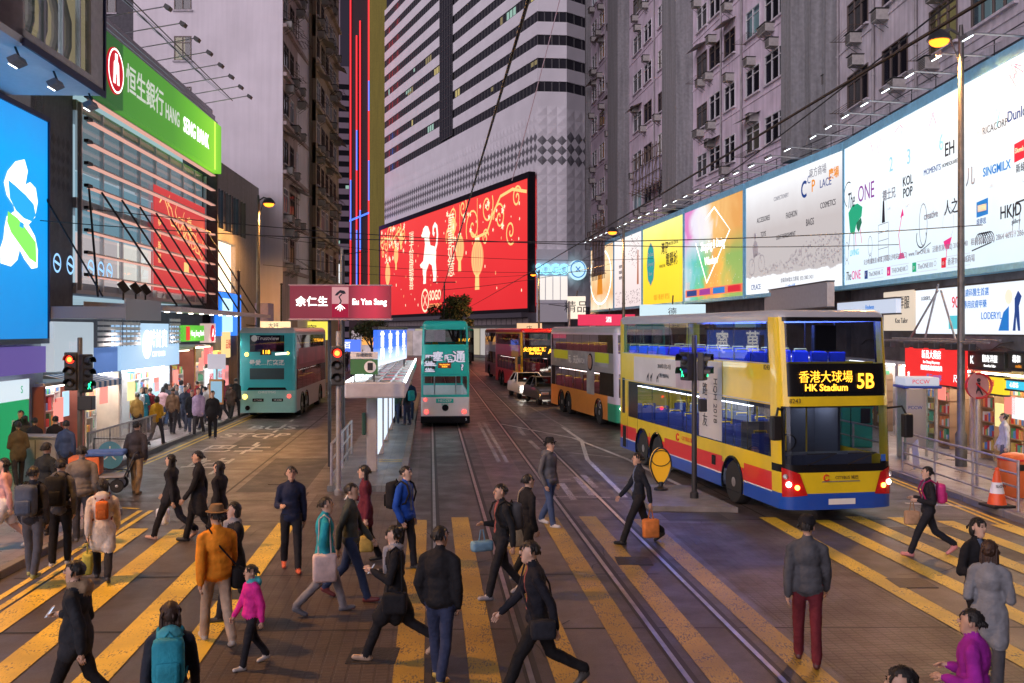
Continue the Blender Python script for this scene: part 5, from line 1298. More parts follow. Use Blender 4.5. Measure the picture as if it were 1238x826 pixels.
# ================================================================== vehicles
def paint(name, c, rough=.28, dirt=.12): return mat('paint_' + name, c, rough, var=.04, vs=1.5, coat=.4, dirt=dirt)
P_yel = paint('yellow', (.76, .56, .015)); P_blue = paint('blue', (.01, .075, .42)); P_red = paint('red', (.68, .02, .025)); P_whi = paint('white', (.78, .78, .78)); P_sil = paint('silver', (.42, .44, .47))
P_blk = mat('gloss_black', (.008, .008, .009), .25, spec=.3); P_tur = paint('turquoise', (.04, .46, .52)); P_tur2 = paint('pale_turquoise', (.30, .62, .58)); P_ora = paint('orange', (.80, .27, .04)); P_gre = paint('green', (.02, .30, .16)); P_mar = paint('maroon', (.28, .03, .045))
P_tram = paint('tram_green', (.02, .52, .45)); P_gry = paint('grey', (.30, .31, .33)); P_lilac = paint('lilac', (.55, .50, .60)); P_ry = paint('amber', (.90, .50, .02))
V_gl = glass('bus_glass', (.50, .54, .60), 1.0, .015, 1.42)
V_gld = glass('bus_dark_glass', (.22, .24, .26), 1.0, .02, 1.6)
V_int = mat('bus_interior', (.08, .09, .13), .7); V_seatb = mat('seat_blue', (.02, .05, .30), .8); V_seatm = mat('seat_maroon', (.20, .03, .05), .8); V_pole = mat('grab_pole', (.75, .55, .05), .3, .3)
L_blue = glow('interior_blue_light', (.12, .20, 1.0), 60); L_whi = glow('interior_white_light', (.95, .95, 1.0), 12); L_warm = glow('interior_warm_light', (1, .72, .62), 9)
L_amb = glow('amber_led', (1.0, .42, .03), 2.6); L_head = glow('headlamp_lit', (1.0, .93, .8), 14); L_tail = glow('tail_lamp_lit', (1.0, .04, .03), 5); L_ind = glow('indicator_lit', (1.0, .40, .05), 9)
M_lens_r = mat('red_lens', (.45, .01, .01), .15, coat=.6); M_rim = mat('wheel_rim', (.45, .45, .46), .35, .7, dirt=.3); M_well = mat('wheel_well', (.008, .008, .008), .9)

class Hull:
    def __init__(s, L, W, zs, top, rr=.22, Rf=.55, nf=4.0, Rr=.3, nr=6.0, rake=lambda z: 0.0, xb=(), sf=(), sr=(), rrake=lambda z: 0.0, tuck=lambda z: 0.0):
        s.L, s.W, s.top, s.rr, s.Rf, s.nf, s.Rr, s.nr, s.rake, s.rrake, s.tuck = L, W, top, rr, Rf, nf, Rr, nr, rake, rrake, tuck
        s.zs = sorted(set(zs)); s.xs = sorted(set([Rr, L - Rf] + [x for x in xb if Rr < x < L - Rf]))
        def angs(n, ss):
            a = set(round(v, 5) for v in np.linspace(-math.pi / 2, math.pi / 2, 25))
            for q in ss:
                t = math.asin(min(1, abs(q) ** (n / 2))) * (1 if q > 0 else -1)
                a = set(v for v in a if abs(v - t) > .035); a.add(t)
            a.add(-math.pi / 2); a.add(math.pi / 2)
            return sorted(a)
        s.af = angs(nf, sf); s.ar = angs(nr, sr)
    def _def(s, x, y, z, inset=0.0):
        W2 = s.W / 2
        k = min(1, max(0, (x - (s.L - 2.0)) / 2.0)); x -= s.rake(z) * k
        k = min(1, max(0, (1.5 - x) / 1.5)); x += s.rrake(z) * k
        y *= 1 - s.tuck(z) / W2
        if inset:
            y *= 1 - inset / W2; x = s.L / 2 + (x - s.L / 2) * (1 - inset / (s.L / 2))
        return Vector((x, y, z))
    def P(s, seg, c, z, inset=0.0):
        W2 = s.W / 2
        if seg == 'R': return s._def(c, -W2, z, inset)
        if seg == 'L': return s._def(c, W2, z, inset)
        n, Rr = (s.nf, s.Rf) if seg == 'F' else (s.nr, s.Rr)
        q = max(-1, min(1, c)); dx = Rr * max(0, 1 - abs(q) ** n) ** (1 / n)
        return s._def(s.L - Rr + dx if seg == 'F' else Rr - dx, q * W2, z, inset)
    def N(s, seg, c, z):
        e = .01
        if seg in 'RL': a = s.P(seg, c + e, z) - s.P(seg, c - e, z)
        else: a = s.P(seg, min(1, c + e), z) - s.P(seg, max(-1, c - e), z)
        b = s.P(seg, c, z + e) - s.P(seg, c, z - e); n = a.cross(b).normalized()
        if seg == 'L' or seg == 'B': n = -n
        return n
    def loop(s):
        o = [('R', x) for x in s.xs[:-1]]
        o += [('F', math.copysign(abs(math.sin(a)) ** (2 / s.nf), a)) for a in s.af[:-1]]
        o += [('L', x) for x in s.xs[::-1][:-1]]
        o += [('B', -math.copysign(abs(math.sin(a)) ** (2 / s.nr), a)) for a in s.ar[:-1]]
        return o
    def build(s, root, cls, mats, roof_mi, win_mat, bottom=True):
        lp = s.loop(); n = len(lp); body = MB(); wins = {}; wm = {}
        rows = [(z, 0.0) for z in s.zs] + [(s.zs[-1] + (s.top - s.zs[-1]) * math.sin(t), s.rr * (1 - math.cos(t))) for t in (.4, .8, 1.2, 1.57)]
        for (z, ins) in rows:
            for (g, c) in lp: body.v.append(tuple(s.P(g, c, z, ins)))
        for j in range(len(rows) - 1):
            for i in range(n):
                g, c = lp[i]; g2, c2 = lp[(i + 1) % n]
                q = (j * n + i, j * n + (i + 1) % n, (j + 1) * n + (i + 1) % n, (j + 1) * n + i)
                if j >= len(s.zs) - 1: body.f.append(q); body.m.append(roof_mi); continue
                if g != g2:      # last cell of a segment
                    c2 = {'R': s.L - s.Rf, 'F': 1.0, 'L': s.Rr, 'B': -1.0}[g]
                k = cls(g, (c + c2) / 2, (rows[j][0] + rows[j + 1][0]) / 2)
                if k is None: continue
                if isinstance(k, tuple):
                    w = wins.setdefault(k[1], MB()); wm[k[1]] = k
                    w.add([body.v[t] for t in q], [(0, 1, 2, 3)])
                else: body.f.append(q); body.m.append(k)
        body.f.append(tuple((len(rows) - 1) * n + i for i in range(n))); body.m.append(roof_mi)
        if bottom: body.f.append(tuple(range(n - 1, -1, -1))); body.m.append(len(mats) - 1)
        bo = body.build('body', mats, root, smooth='auto')
        for k, w in wins.items():
            # merge doubled corners
            w.build('window', wm[k][2] if len(wm[k]) > 2 else win_mat, root, smooth=True)
        return bo
    def patch(s, root, seg, pts, m, d=.012, name='panel', nx=6, nz=3):
        """four corners (c, z): left-bottom, right-bottom, right-top, left-top in hull coordinates, laid d proud of the skin"""
        b = MB()
        for j in range(nz + 1):
            for i in range(nx + 1):
                u, v = i / nx, j / nz
                c = (pts[0][0] * (1 - u) + pts[1][0] * u) * (1 - v) + (pts[3][0] * (1 - u) + pts[2][0] * u) * v
                z = (pts[0][1] * (1 - u) + pts[1][1] * u) * (1 - v) + (pts[3][1] * (1 - u) + pts[2][1] * u) * v
                b.v.append(tuple(s.P(seg, c, z) + s.N(seg, c, z) * d))
        w = nx + 1
        flip = (seg in 'LB') != (pts[1][0] < pts[0][0])
        for j in range(nz):
            for i in range(nx):
                q = (j * w + i, j * w + i + 1, (j + 1) * w + i + 1, (j + 1) * w + i); b.f.append(q[::-1] if flip else q); b.m.append(0)
        return b.build(name, m, root, smooth=True)
def ttext(root, s, loc, rz, size, m, off=0.0, sx=1.0, name='lettering', align='CENTER', tilt=0.0, ext=.002):
    o = link(name, text_mesh(s, size, ext, off, align, m, sx), root)
    o.matrix_local = Matrix.Translation(loc) @ Matrix.Rotation(rz, 4, 'Z') @ Matrix.Rotation(tilt, 4, 'X') @ Matrix.Rotation(R(90), 4, 'X')
    return o
_wh = {}
def wheel(root, x, y, r=.5, w=.3, side=-1):
    k = (r, w)
    if k not in _wh:
        M = Matrix.Rotation(R(90), 4, 'X')
        b = MB().lathe([(r * .6, -w / 2), (r * .93, -w / 2), (r, -w / 2 + .05), (r, w / 2 - .05), (r * .93, w / 2), (r * .6, w / 2)], M, 28)
        ty = b.mesh('tyre', M_rubber, 'auto')
        b = MB().lathe([(r * .62, -.04), (r * .60, w / 2 - .02), (r * .5, w / 2 - .03), (r * .42, w / 2 - .09), (r * .26, w / 2 - .09), (r * .22, w / 2 - .0), (r * .1, w / 2 + .01)], M, 24)
        for i in range(8):
            a = i * math.pi / 4; b.lathe([(.022, 0), (.018, .03)], M @ Matrix.Translation((r * .34 * math.cos(a), r * .34 * math.sin(a), w / 2 - .09)), 6)
        _wh[k] = (ty, b.mesh('rim', M_rim, 'auto'))
    e = bpy.data.objects.new('wheel', None); COL.objects.link(e); e.parent = root; e.location = (x, y, r)
    if side > 0: e.rotation_euler = (0, 0, math.pi)
    t = link('tyre', _wh[k][0], e); t2 = link('rim', _wh[k][1], e)
    return e
def arch(root, xc, r, x0, x1, z0, z1, y, m_top, side, zc=.5):
    """side panel with a round wheel opening"""
    b = MB(); n = 18; pts = []
    a0 = math.asin(max(-1, (z0 - zc) / r))
    for i in range(n + 1):
        a = a0 + (math.pi - 2 * a0) * i / n; pts.append((xc + r * math.cos(a), zc + r * math.sin(a)))
    out = []
    for i, p in enumerate(pts):
        dx, dz = p[0] - xc, p[1] - zc
        t = min((((x1 - xc) / dx) if dx > 1e-6 else ((x0 - xc) / dx if dx < -1e-6 else 1e9)), ((z1 - zc) / dz) if dz > 1e-6 else 1e9)
        q = (xc + dx * t, max(z0, zc + dz * t)); out.append(q)
    for i in range(n):
        q = [(pts[i][0], y, pts[i][1]), (out[i][0], y, out[i][1]), (out[i + 1][0], y, out[i + 1][1]), (pts[i + 1][0], y, pts[i + 1][1])]
        if abs(out[i][0] - out[i + 1][0]) > 1e-4 and abs(out[i][1] - out[i + 1][1]) > 1e-4:
            cx = x1 if out[i][0] > xc else x0; q.insert(2, (cx, y, z1))
        b.add(q if side < 0 else q, [tuple(range(len(q)))])
    b.build('arch_panel', m_top, root)
    rim = MB().tube([(p[0], y + side * .012, p[1]) for p in pts], .03, 6); rim.build('arch_trim', P_blk, root)
    wb = MB().b2(x0 + .02, x1 - .02, min(y, y - side * .5) + .01 * (1 if side < 0 else 0), max(y, y - side * .5) - .01 * (0 if side < 0 else 1), z1 - .02, z1 + .01); wb.b2(x0 + .02, x1 - .02, y - side * .52 - .01, y - side * .52 + .01, z0, z1)
    wb.build('wheel_well', M_well, root)
_seat = {}
def seat_mesh(m):
    if m.name not in _seat:
        b = MB(); b.bev(-.22, .22, -.42, .42, .32, .44, .04); b.bev(-.26, -.16, -.42, -.02, .44, 1.05, .04); b.bev(-.26, -.16, .02, .42, .44, 1.05, .04); b.b2(-.1, .1, -.3, .3, 0, .32); b.tube([(-.21, -.36, 1.02), (-.24, -.36, 1.1), (-.24, -.06, 1.1), (-.21, -.06, 1.02)], .018, 6, 1)
        _seat[m.name] = b.mesh('seat', [m, V_pole], 'auto')
    return _seat[m.name]
def interior(root, L, W, z_low, z_up, z_top, x0, x1, seatm, lowl, upl, n_up=11, n_low=7, poles=True, drv=True):
    b = MB(); b.b2(.35, L - .7, -W / 2 + .04, W / 2 - .04, z_low - .06, z_low); b.b2(.35, L - .8, -W / 2 + .04, W / 2 - .04, z_up - .12, z_up); b.build('deck_floor', V_int, root)
    for i in range(n_up):
        x = .9 + i * (L - 2.6) / (n_up - 1)
        for y in (-W / 2 + .52, W / 2 - .52): link('seat', seat_mesh(seatm), root, (x, y, z_up))
    for i in range(n_low):
        x = 1.0 + i * (L - 4.6) / (n_low - 1)
        for y in (-W / 2 + .52, W / 2 - .52): link('seat', seat_mesh(seatm), root, (x, y, z_low + .25))
    for y in (-W / 2 + .35, W / 2 - .35):
        MB().b2(.8, L - 1.2, y - .07, y + .07, z_top - .07, z_top - .03).build('ceiling_light', upl, root)
        MB().b2(.8, L - 2.4, y - .07, y + .07, z_up - .19, z_up - .15).build('ceiling_light', lowl, root)
    MB().b2(.5, L - .6, -W / 2 + .3, W / 2 - .3, z_top - .02, z_top).build('headlining', M_white, root)
    if poles:
        for i in range(6):
            x = 2 + i * (L - 4) / 5
            for y in (-.25, .25):
                MB().tube([(x, y, z_low), (x, y, z_up - .15)], .02, 6).build('grab_pole', V_pole, root)
        b = MB(); b.tube([(L - .75, -W / 2 + .1, z_up + .85), (L - .75, W / 2 - .1, z_up + .85)], .022, 6); b.tube([(L - .75, 0, z_up), (L - .75, 0, z_up + .85)], .022, 6); b.build('grab_pole', V_pole, root)
    if drv:
        b = MB(); b.b2(L - 2.3, L - 2.25, -W / 2 + .05, -.15, z_low, z_low + 1.5); b.b2(L - 3.4, L - 3.34, .12, W / 2 - .06, z_low, z_low + 1.85); b.b2(L - 3.3, L - 2.2, W / 2 - .12, W / 2 - .06, z_low, z_low + 1.85); b.b2(L - 1.0, L - .45, -W / 2 + .1, W / 2 - .3, z_low + .2, z_low + .95); b.build('cab_partition', V_int, root)
        b = MB(); b.tube([(L - 1.2 + .08 * math.sin(a), -.65 + .24 * math.cos(a), z_low + 1.12 + .2 * math.sin(a)) for a in np.linspace(0, 6.2832, 17)], .02, 6); b.build('steering_wheel', M_black, root)
        link('seat', seat_mesh(seatm), root, (L - 1.85, -.62, z_low + .2))

# ---------------------------------------------------------------- the yellow, red and blue bus in front
def dirang(dx, dy): return math.atan2(dy, dx)
L, Wd = 11.6, 2.5
hdir = Vector((0.186, -0.9825, 0))      # driving towards the camera
corner_fr = Vector((5.58, 20.35, 0))    # front corner nearest the tram tracks = bus's right front
left_of = Vector((-hdir.y, hdir.x, 0))  # bus left
front_c = corner_fr + left_of * (Wd / 2)
bus = thing('double_decker_bus', 'yellow double decker bus with red band, blue skirt and amber destination display', 'bus', tuple(front_c - hdir * L), dirang(hdir.x, hdir.y), 'double decker buses in the street')
zs = [.30, .60, .63, 1.02, 1.06, 1.22, 1.33, 2.42, 2.5, 2.62, 3.12, 3.3, 4.18, 4.27]
wl = [(.95, 1.85), (1.9, 3.2), (3.25, 4.6), (4.65, 5.95), (6.0, 7.3), (7.35, 8.5), (8.55, 9.75), (9.8, 10.98)]
wu = [(.5, 1.75), (1.79, 3.2), (3.24, 4.65), (4.69, 6.1), (6.14, 7.55), (7.59, 9.0), (9.04, 10.9)]
wx = [2.35, 3.65, 8.95]       # two rear axles, front axle
AR = .62
hb = Hull(L, Wd, zs, 4.42, .13, .6, 5.0, .28, 7.0, rake=lambda z: .05 * max(0, z - .6) + .05 * max(0, z - 2.4) ** 1.3, xb=[v for q in wl + wu for v in q] + [v for x in wx for v in (x - AR, x + AR)], sf=(-.93, .93, -.88, .88, -.62, .62, -.85, .85), sr=(-.8, .8))
MT = [P_blue, P_whi, P_red, P_yel, P_blk, P_sil, M_tgrey, M_well]
def cls(g, c, z):
    if g in 'RL':
        if z < 1.06 and any(abs(c - x) < AR for x in wx): return None
        if z < .60: return 0
        if z < .63: return 1
        if z < 1.02: return 2
        if z < 1.33: return 3
        if z < 2.42:
            for i, (a, b) in enumerate(wl):
                if a < c < b and not (g == 'R' and i == 0): return ('w', g + 'l%d' % i)
            return 4 if .9 < c < 10.99 else 3
        if z < 3.3: return 3
        if z < 4.18:
            for i, (a, b) in enumerate(wu):
                if a < c < b: return ('w', g + 'u%d' % i)
            return 4 if c > .45 and c < 10.95 else 3
        return 5
    if g == 'F':
        if z < .62: return 0
        if z < 1.06: return 3
        if z < 1.22: return 4
        if z < 2.42: return ('w', 'windscreen', V_gl) if abs(c) < .93 else (4 if abs(c) < .97 else 3)
        if z < 2.62: return 3
        if z < 3.12: return 4 if abs(c) < .88 else 3
        if z < 3.3: return 4 if abs(c) < .88 else 3
        if z < 4.18: return ('w', 'upper_screen', V_gl) if abs(c) < .88 else 3
        return 4 if abs(c) < .9 else 3
    if z < .6: return 0
    if z < 1.02: return 2
    if 3.3 < z < 4.1 and abs(c) < .8: return ('w', 'rear')
    return 3
hb.build(bus, cls, MT, 5, V_gl)
for x in wx:
    for sd in (-1, 1):
        y = sd * Wd / 2
        arch(bus, x, .58, x - AR, x + AR, .30, 1.06, y, P_blue if False else P_yel, sd)
        wheel(bus, x, y - sd * .17, .5, .3, sd)
# repaint bands over the arch panels' lower parts: small fillets
for x in wx:
    for (a, b_) in ((x - AR, x - .545), (x + .545, x + AR)):
        hb.patch(bus, 'R', [(a, .31), (b_, .31), (b_, .6), (a, .6)], P_blue, .006, 'skirt_fillet', 1, 1)
    hb.patch(bus, 'R', [(x - AR, .64), (x - .56, .64), (x - .47, .9), (x - AR, .9)], P_red, .006, 'band_fillet', 1, 1); hb.patch(bus, 'R', [(x + .56, .64), (x + AR, .64), (x + AR, .9), (x + .47, .9)], P_red, .006, 'band_fillet', 1, 1)
interior(bus, L, Wd, .42, 2.45, 4.3, 0, 0, V_seatb, L_whi, L_blue)
# headlamp clusters
for s in (-1, 1):
    hb.patch(bus, 'F', [(s * .60, .60), (s * .97, .56), (s * .97, 1.16), (s * .72, 1.04)] if s > 0 else [(-.97, .56), (-.60, .60), (-.72, 1.04), (-.97, 1.16)], M_lens_r, .014, 'lamp_cluster')
    for (q, z, m, r) in ((.89, .82, L_head, .055), (.77, .76, L_ind, .05), (.93, .98, M_alu, .05)):
        p = hb.P('F', s * q, z) + hb.N('F', s * q, z) * .02; n = hb.N('F', s * q, z)
        MB().lathe([(r, 0), (r, .02), (r * .6, .035)], Matrix.Translation(p) @ n.to_track_quat('Z', 'Y').to_matrix().to_4x4(), 14).build('headlamp', m, bus)
# blue bumper rising at the corners, plate
hb.patch(bus, 'F', [(-.60, .30), (.60, .30), (.60, .50), (-.60, .50)], P_blue, .02, 'bumper_panel', 10, 2)
hb.patch(bus, 'F', [(-.24, .40), (.24, .40), (.24, .52), (-.24, .52)], mat('plate_white', (.80, .78, .72), .4), .03, 'number_plate', 4, 1)
hb.patch(bus, 'F', [(-.35, .86), (.35, .86), (.33, .88), (-.33, .88)], M_tgrey, .01, 'grille_line', 4, 1)
# destination box
hb.patch(bus, 'F', [(-.62, 2.70), (.66, 2.70), (.66, 3.14), (-.62, 3.14)], P_blk, .012, 'display_box', 8, 2)
def ftext(s, y, z, size, m, d=.03, off=0.0, sx=1.0):
    p = hb.P('F', y / (Wd / 2), z); n = hb.N('F', y / (Wd / 2), z)
    return ttext(bus, s, (p.x + d, y, z), R(90), size, m, off, sx)
ftext('香港大球場', -.28, 3.01, .265, L_amb, .03, 0, .92); ftext('HK Stadium', -.28, 2.80, .20, L_amb, .03, .004, 1.0); ftext('5B', .60, 2.92, .44, L_amb, .05, .008, .85)
ftext('8243', -.98, 2.53, .13, M_print_k, .05); ftext('CITYBUS 城巴', .12, .95, .085, M_print_k, .03)
p = hb.P('F', -.16, .95); curve_ = MB().tube([(p.x + .02, -.33 + .06 * math.cos(a), .95 + .06 * math.sin(a)) for a in np.linspace(.6, 5.8, 12)], .014, 5); curve_.build('emblem', P_red, bus)
# mirrors, wipers, upper screen bits
for s in (-1, 1):
    p = hb.P('F', s * .97, 2.35)
    b = MB(); b.tube([p, p + Vector((.25, s * .18, .05)), p + Vector((.32, s * .26, -.15))], .025, 6); b.bev(p.x + .22, p.x + .4, p.y + s * .26 - .1, p.y + s * .26 + .1, 1.75, 2.25, .04); b.build('wing_mirror', M_black, bus)
for (y0, y1) in ((-.75, -.1), (.15, .8)):
    a = hb.P('F', y0 / 1.25, 1.22) + Vector((.03, 0, 0)); c = hb.P('F', y1 / 1.25, 1.45) + Vector((.04, 0, 0)); MB().tube([a, c], .012, 5).build('wiper', M_black, bus)
    hb.patch(bus, 'F', [((y0 - .0) / 1.25, 1.43), (y1 / 1.25, 1.43), (y1 / 1.25, 1.455), (y0 / 1.25, 1.455)], M_black, .03, 'wiper_blade', 4, 1)
MB().bev(L - .75, L - .6, -.28, .22, 3.55, 4.1, .02).build('screen_monitor', M_black, bus)
hb.patch(bus, 'F', [(.74, 1.26), (.84, 1.26), (.84, 1.40), (.74, 1.40)], mat('badge_blue', (.02, .12, .5), .4), .012, 'access_badge', 1, 1)
# side advert: camels and dates
M_adw = mat('advert_pale', (.55, .54, .52), .5, var=.12, vs=.8)
hb.patch(bus, 'R', [(1.55, 2.47), (5.2, 2.47), (5.2, 3.2), (1.55, 3.2)], M_adw, .010, 'advert_panel', 6, 1)
hb.patch(bus, 'R', [(6.9, 1.36), (8.35, 1.36), (8.35, 3.24), (6.9, 3.24)], M_adw, .013, 'advert_panel', 2, 2)
hb.patch(bus, 'R', [(5.2, 2.47), (6.9, 2.47), (6.9, 3.2), (5.2, 3.2)], mat('advert_mauve', (.40, .33, .36), .5, var=.2, vs=1.5), .010, 'advert_panel', 2, 1)
for i, ch in enumerate('絲路之友'): ttext(bus, ch, (7.3, -Wd / 2 - .02, 2.9 - i * .38), 0, .34, M_print_k)
ttext(bus, 'HQH 2018', (7.95, -Wd / 2 - .02, 2.2), 0, .3, M_print_k, sx=.8).matrix_local = Matrix.Translation((7.95, -Wd / 2 - .02, 2.3)) @ Matrix.Rotation(R(90), 4, 'X') @ Matrix.Rotation(R(-90), 4, 'Z')
ttext(bus, '2018年1月2-7日', (4.3, -Wd / 2 - .02, 2.98), 0, .16, M_print_k); ttext(bus, '灣仔會展中心', (4.3, -Wd / 2 - .02, 2.72), 0, .13, M_print_k)
for cx in (2.9, 3.2, 3.75):
    b = MB(); z = 2.52
    b.prism([(cx - .1, z + .1), (cx - .09, z), (cx - .07, z), (cx - .06, z + .1), (cx + .02, z + .1), (cx + .03, z), (cx + .05, z), (cx + .05, z + .12), (cx + .1, z + .22), (cx + .12, z + .24), (cx + .08, z + .24), (cx + .02, z + .15), (cx - .02, z + .2), (cx - .06, z + .15)], .004); o = b.build('camel_print', M_print_k, bus); o.location = (0, -Wd / 2 - .02, 0)
ttext(bus, '8243', (10.75, -Wd / 2 - .006, 3.2), 0, .15, M_print_k); ttext(bus, 'CITYBUS 城巴', (6.1, -Wd / 2 - .006, 1.15), 0, .15, P_red)
b = MB().tube([(5.35 + .09 * math.cos(a), -Wd / 2 - .012, 1.15 + .09 * math.sin(a)) for a in np.linspace(.6, 5.8, 14)], .02, 5); b.build('emblem', P_red, bus)
hb.patch(bus, 'R', [(7.7, .75), (7.95, .75), (7.95, .98), (7.7, .98)], P_blk, .008, 'fuel_cap', 1, 1); hb.patch(bus, 'R', [(.34, 1.4), (.62, 1.4), (.62, 2.5), (.34, 2.5)], P_blk, .008, 'air_intake', 1, 1); hb.patch(bus, 'R', [(.4, .35), (.75, .35), (.75, 1.0), (.4, 1.0)], P_blk, .008, 'engine_grille', 1, 1)
b = MB()
for z in (2.455, 3.285): b.b2(.4, 10.9, -Wd / 2 - .016, -Wd / 2 + .0, z - .01, z + .01)
b.build('body_moulding', P_sil, bus)
for x in (.86, 1.88): MB().b2(x - .008, x + .008, -Wd / 2 - .004, -Wd / 2, .35, 2.4).build('door_seam', M_black, bus)

# ---------------------------------------------------------------- generic double decker for the other buses
def generic_bus(label, loc, hd, L, W, H, pal, seatm, lowl, upl, side_rule, front_rule, rear_rule, glassm=V_gl, detail=True, inside=True):
    t = thing('double_decker_bus', label, 'bus', tuple(loc), dirang(hd.x, hd.y), 'double decker buses in the street')
    k = H / 4.4
    zs = [.28, .62 * k, 1.06 * k, 1.36 * k, 2.36 * k, 2.5 * k, 2.62 * k, 3.1 * k, 3.22 * k, 4.02 * k, 4.12 * k]
    wl = [(1.0 + i * 1.32, 2.24 + i * 1.32) for i in range(int((L - 2.4) / 1.32))]; wu = [(.55 + i * 1.36, 1.87 + i * 1.36) for i in range(int((L - 1.3) / 1.36))]
    wx = [2.3, 3.6, L - 2.65] if L > 11 else [2.6, L - 2.6]
    h = Hull(L, W, zs, H, .18, .5, 5.0, .25, 8.0, rake=lambda z: .04 * max(0, z - .6) + .05 * max(0, z - 2.4), xb=[v for q in wl + wu for v in q] + [v for x in wx for v in (x - AR, x + AR)], sf=(-.92, .92, -.85, .85, -.7, .7), sr=(-.8, .8, -.62, .62))
    zz = [z for z in zs]
    def c(g, q, z):
        zk = z / k
        if g in 'RL':
            if zk < 1.06 and any(abs(q - x) < AR for x in wx): return None
            if 1.36 < zk < 2.36:
                for i, (a, b) in enumerate(wl):
                    if a < q < b: return ('w', g + 'l%d' % i)
            if 3.22 < zk < 4.02:
                for i, (a, b) in enumerate(wu):
                    if a < q < b: return ('w', g + 'u%d' % i)
            return side_rule(q, zk)
        return front_rule(q, zk) if g == 'F' else rear_rule(q, zk)
    h.build(t, c, pal, 0, glassm)
    for x in wx:
        for sd in (-1, 1): arch(t, x, .58, x - AR, x + AR, .28, 1.06 * k, sd * W / 2, pal[side_rule(x, .7)], sd); wheel(t, x, sd * W / 2 - sd * .17, .5, .3, sd)
    if inside: interior(t, L, W, .42, 2.42 * k, 4.2 * k, 0, 0, seatm, lowl, upl, 8 if not detail else 10, 5, detail, detail)
    return t, h, k
# orange bus behind it
h2 = Vector((.2, -1, 0)).normalized(); c2_ = Vector((4.2, 39.6, 0)); lf = Vector((-h2.y, h2.x, 0)); W2 = 2.45; L2_ = 11.4
pal = [P_sil, P_ora, P_gry, P_lilac, P_blk, P_gre, M_well]
t2, hh2, k2 = generic_bus('orange and grey double decker bus with lit maroon upper deck behind the yellow bus', c2_ + lf * W2 / 2 - h2 * L2_, h2, L2_, W2, 4.15, pal, V_seatm, L_warm, L_warm,
    lambda q, z: 1 if (z < 1.36 and q < 10.3) else (5 if z < 1.0 else (2 if z < 3.22 and z > 2.3 else (4 if 1.3 < z < 2.4 or 3.2 < z < 4.05 else 3))),
    lambda q, z: ('w', 'ws') if (1.36 < z < 2.36 or 3.22 < z < 4.02) and abs(q) < .92 else (5 if z < 1.06 else (4 if 2.5 < z < 3.1 and abs(q) < .85 else 3)),
    lambda q, z: 1 if z < 1.36 else 3)
hh2.patch(t2, 'R', [(1.0, 2.45), (10.2, 2.45), (10.2, 3.05), (1.0, 3.05)], mat('advert_grey', (.30, .31, .34), .5, var=.4, vs=.9), .012, 'advert_panel', 4, 1)
for a, c in ((.8, 3.6), (8.2, 10.3)): hh2.patch(t2, 'R', [(a, 2.62), (c, 2.62), (c, 3.02), (a, 3.05)], mat('advert_lime', (.55, .62, .03), .5), .018, 'advert_panel', 3, 1)
hh2.patch(t2, 'R', [(6.9, 1.2), (8.1, 1.2), (8.1, 2.45), (6.9, 2.45)], mat('advert_grey', (.30, .31, .34), .5, var=.4, vs=.9), .016, 'advert_panel', 1, 1)
ttext(t2, '玩．夫記', (4.6, -W2 / 2 - .03, 2.62), 0, .42, M_print_w); ttext(t2, 'WATCH', (6.0, -W2 / 2 - .03, 2.6), 0, .3, M_print_w)
MB().lathe([(.38, 0), (.38, .02)], Matrix.Translation((7.5, -W2 / 2 - .02, 2.6)) @ Matrix.Rotation(R(90), 4, 'X'), 20).build('watch_print', P_blk, t2); MB().lathe([(.3, 0), (.3, .02)], Matrix.Translation((7.5, -W2 / 2 - .035, 2.6)) @ Matrix.Rotation(R(90), 4, 'X'), 20).build('watch_print', mat('rose_gold', (.55, .35, .28), .3, .5), t2)
ttext(t2, 'G', (9.0, -W2 / 2 - .03, .85), 0, .5, P_lilac)
for s in (-1, 1):
    p = hh2.P('F', s * .85, .85) + Vector((.02, 0, 0)); MB().lathe([(.07, 0), (.06, .03)], Matrix.Translation(p) @ Matrix.Rotation(R(90), 4, 'Y'), 12).build('headlamp', L_head, t2)
# red and amber bus
h3 = Vector((.17, -1, 0)).normalized(); lf3 = Vector((-h3.y, h3.x, 0)); c3_ = Vector((.62, 64.0, 0))
pal = [P_red, P_ry, P_blk, P_gry, M_well]
t3, hh3, k3 = generic_bus('red and amber double decker bus with black front and amber route display', c3_ + lf3 * 1.22 - h3 * 11.2, h3, 11.2, 2.45, 4.1, pal, V_seatm, L_warm, L_warm,
    lambda q, z: (1 if (q > 7.6 + (z - 2) * -.8 and q < 9.9) or (z > 4.0) else (2 if 3.2 < z < 4.05 else 0)),
    lambda q, z: ('w', 'ws') if (1.36 < z < 2.36 or 3.22 < z < 4.02) and abs(q) < .92 else (0 if z < .9 else (1 if abs(q) > .93 else 2)),
    lambda q, z: 0, V_gld, detail=False)
def f3(s, y, z, size, hh, t, W): p = hh.P('F', y / (W / 2), z); return ttext(t, s, (p.x + .04, y, z), R(90), size, L_amb, .01)
f3('尖沙咀碼頭', -.35, 2.72, .30, hh3, t3, 2.45); f3('Star Ferry', -.3, 2.5, .2, hh3, t3, 2.45); f3('A8', .78, 2.6, .42, hh3, t3, 2.45)
for s in (-1, 1):
    p = hh3.P('F', s * .82, .8) + Vector((.02, 0, 0)); MB().lathe([(.10, 0), (.08, .03)], Matrix.Translation(p) @ Matrix.Rotation(R(90), 4, 'Y'), 12).build('headlamp', L_head, t3)
    p = hh3.P('F', s * .97, 2.3); b = MB(); b.tube([p, p + Vector((.25, s * .18, .05))], .025, 6); b.bev(p.x + .2, p.x + .34, p.y + s * .2 - .1, p.y + s * .2 + .1, 1.8, 2.3, .04); b.build('wing_mirror', M_black, t3)
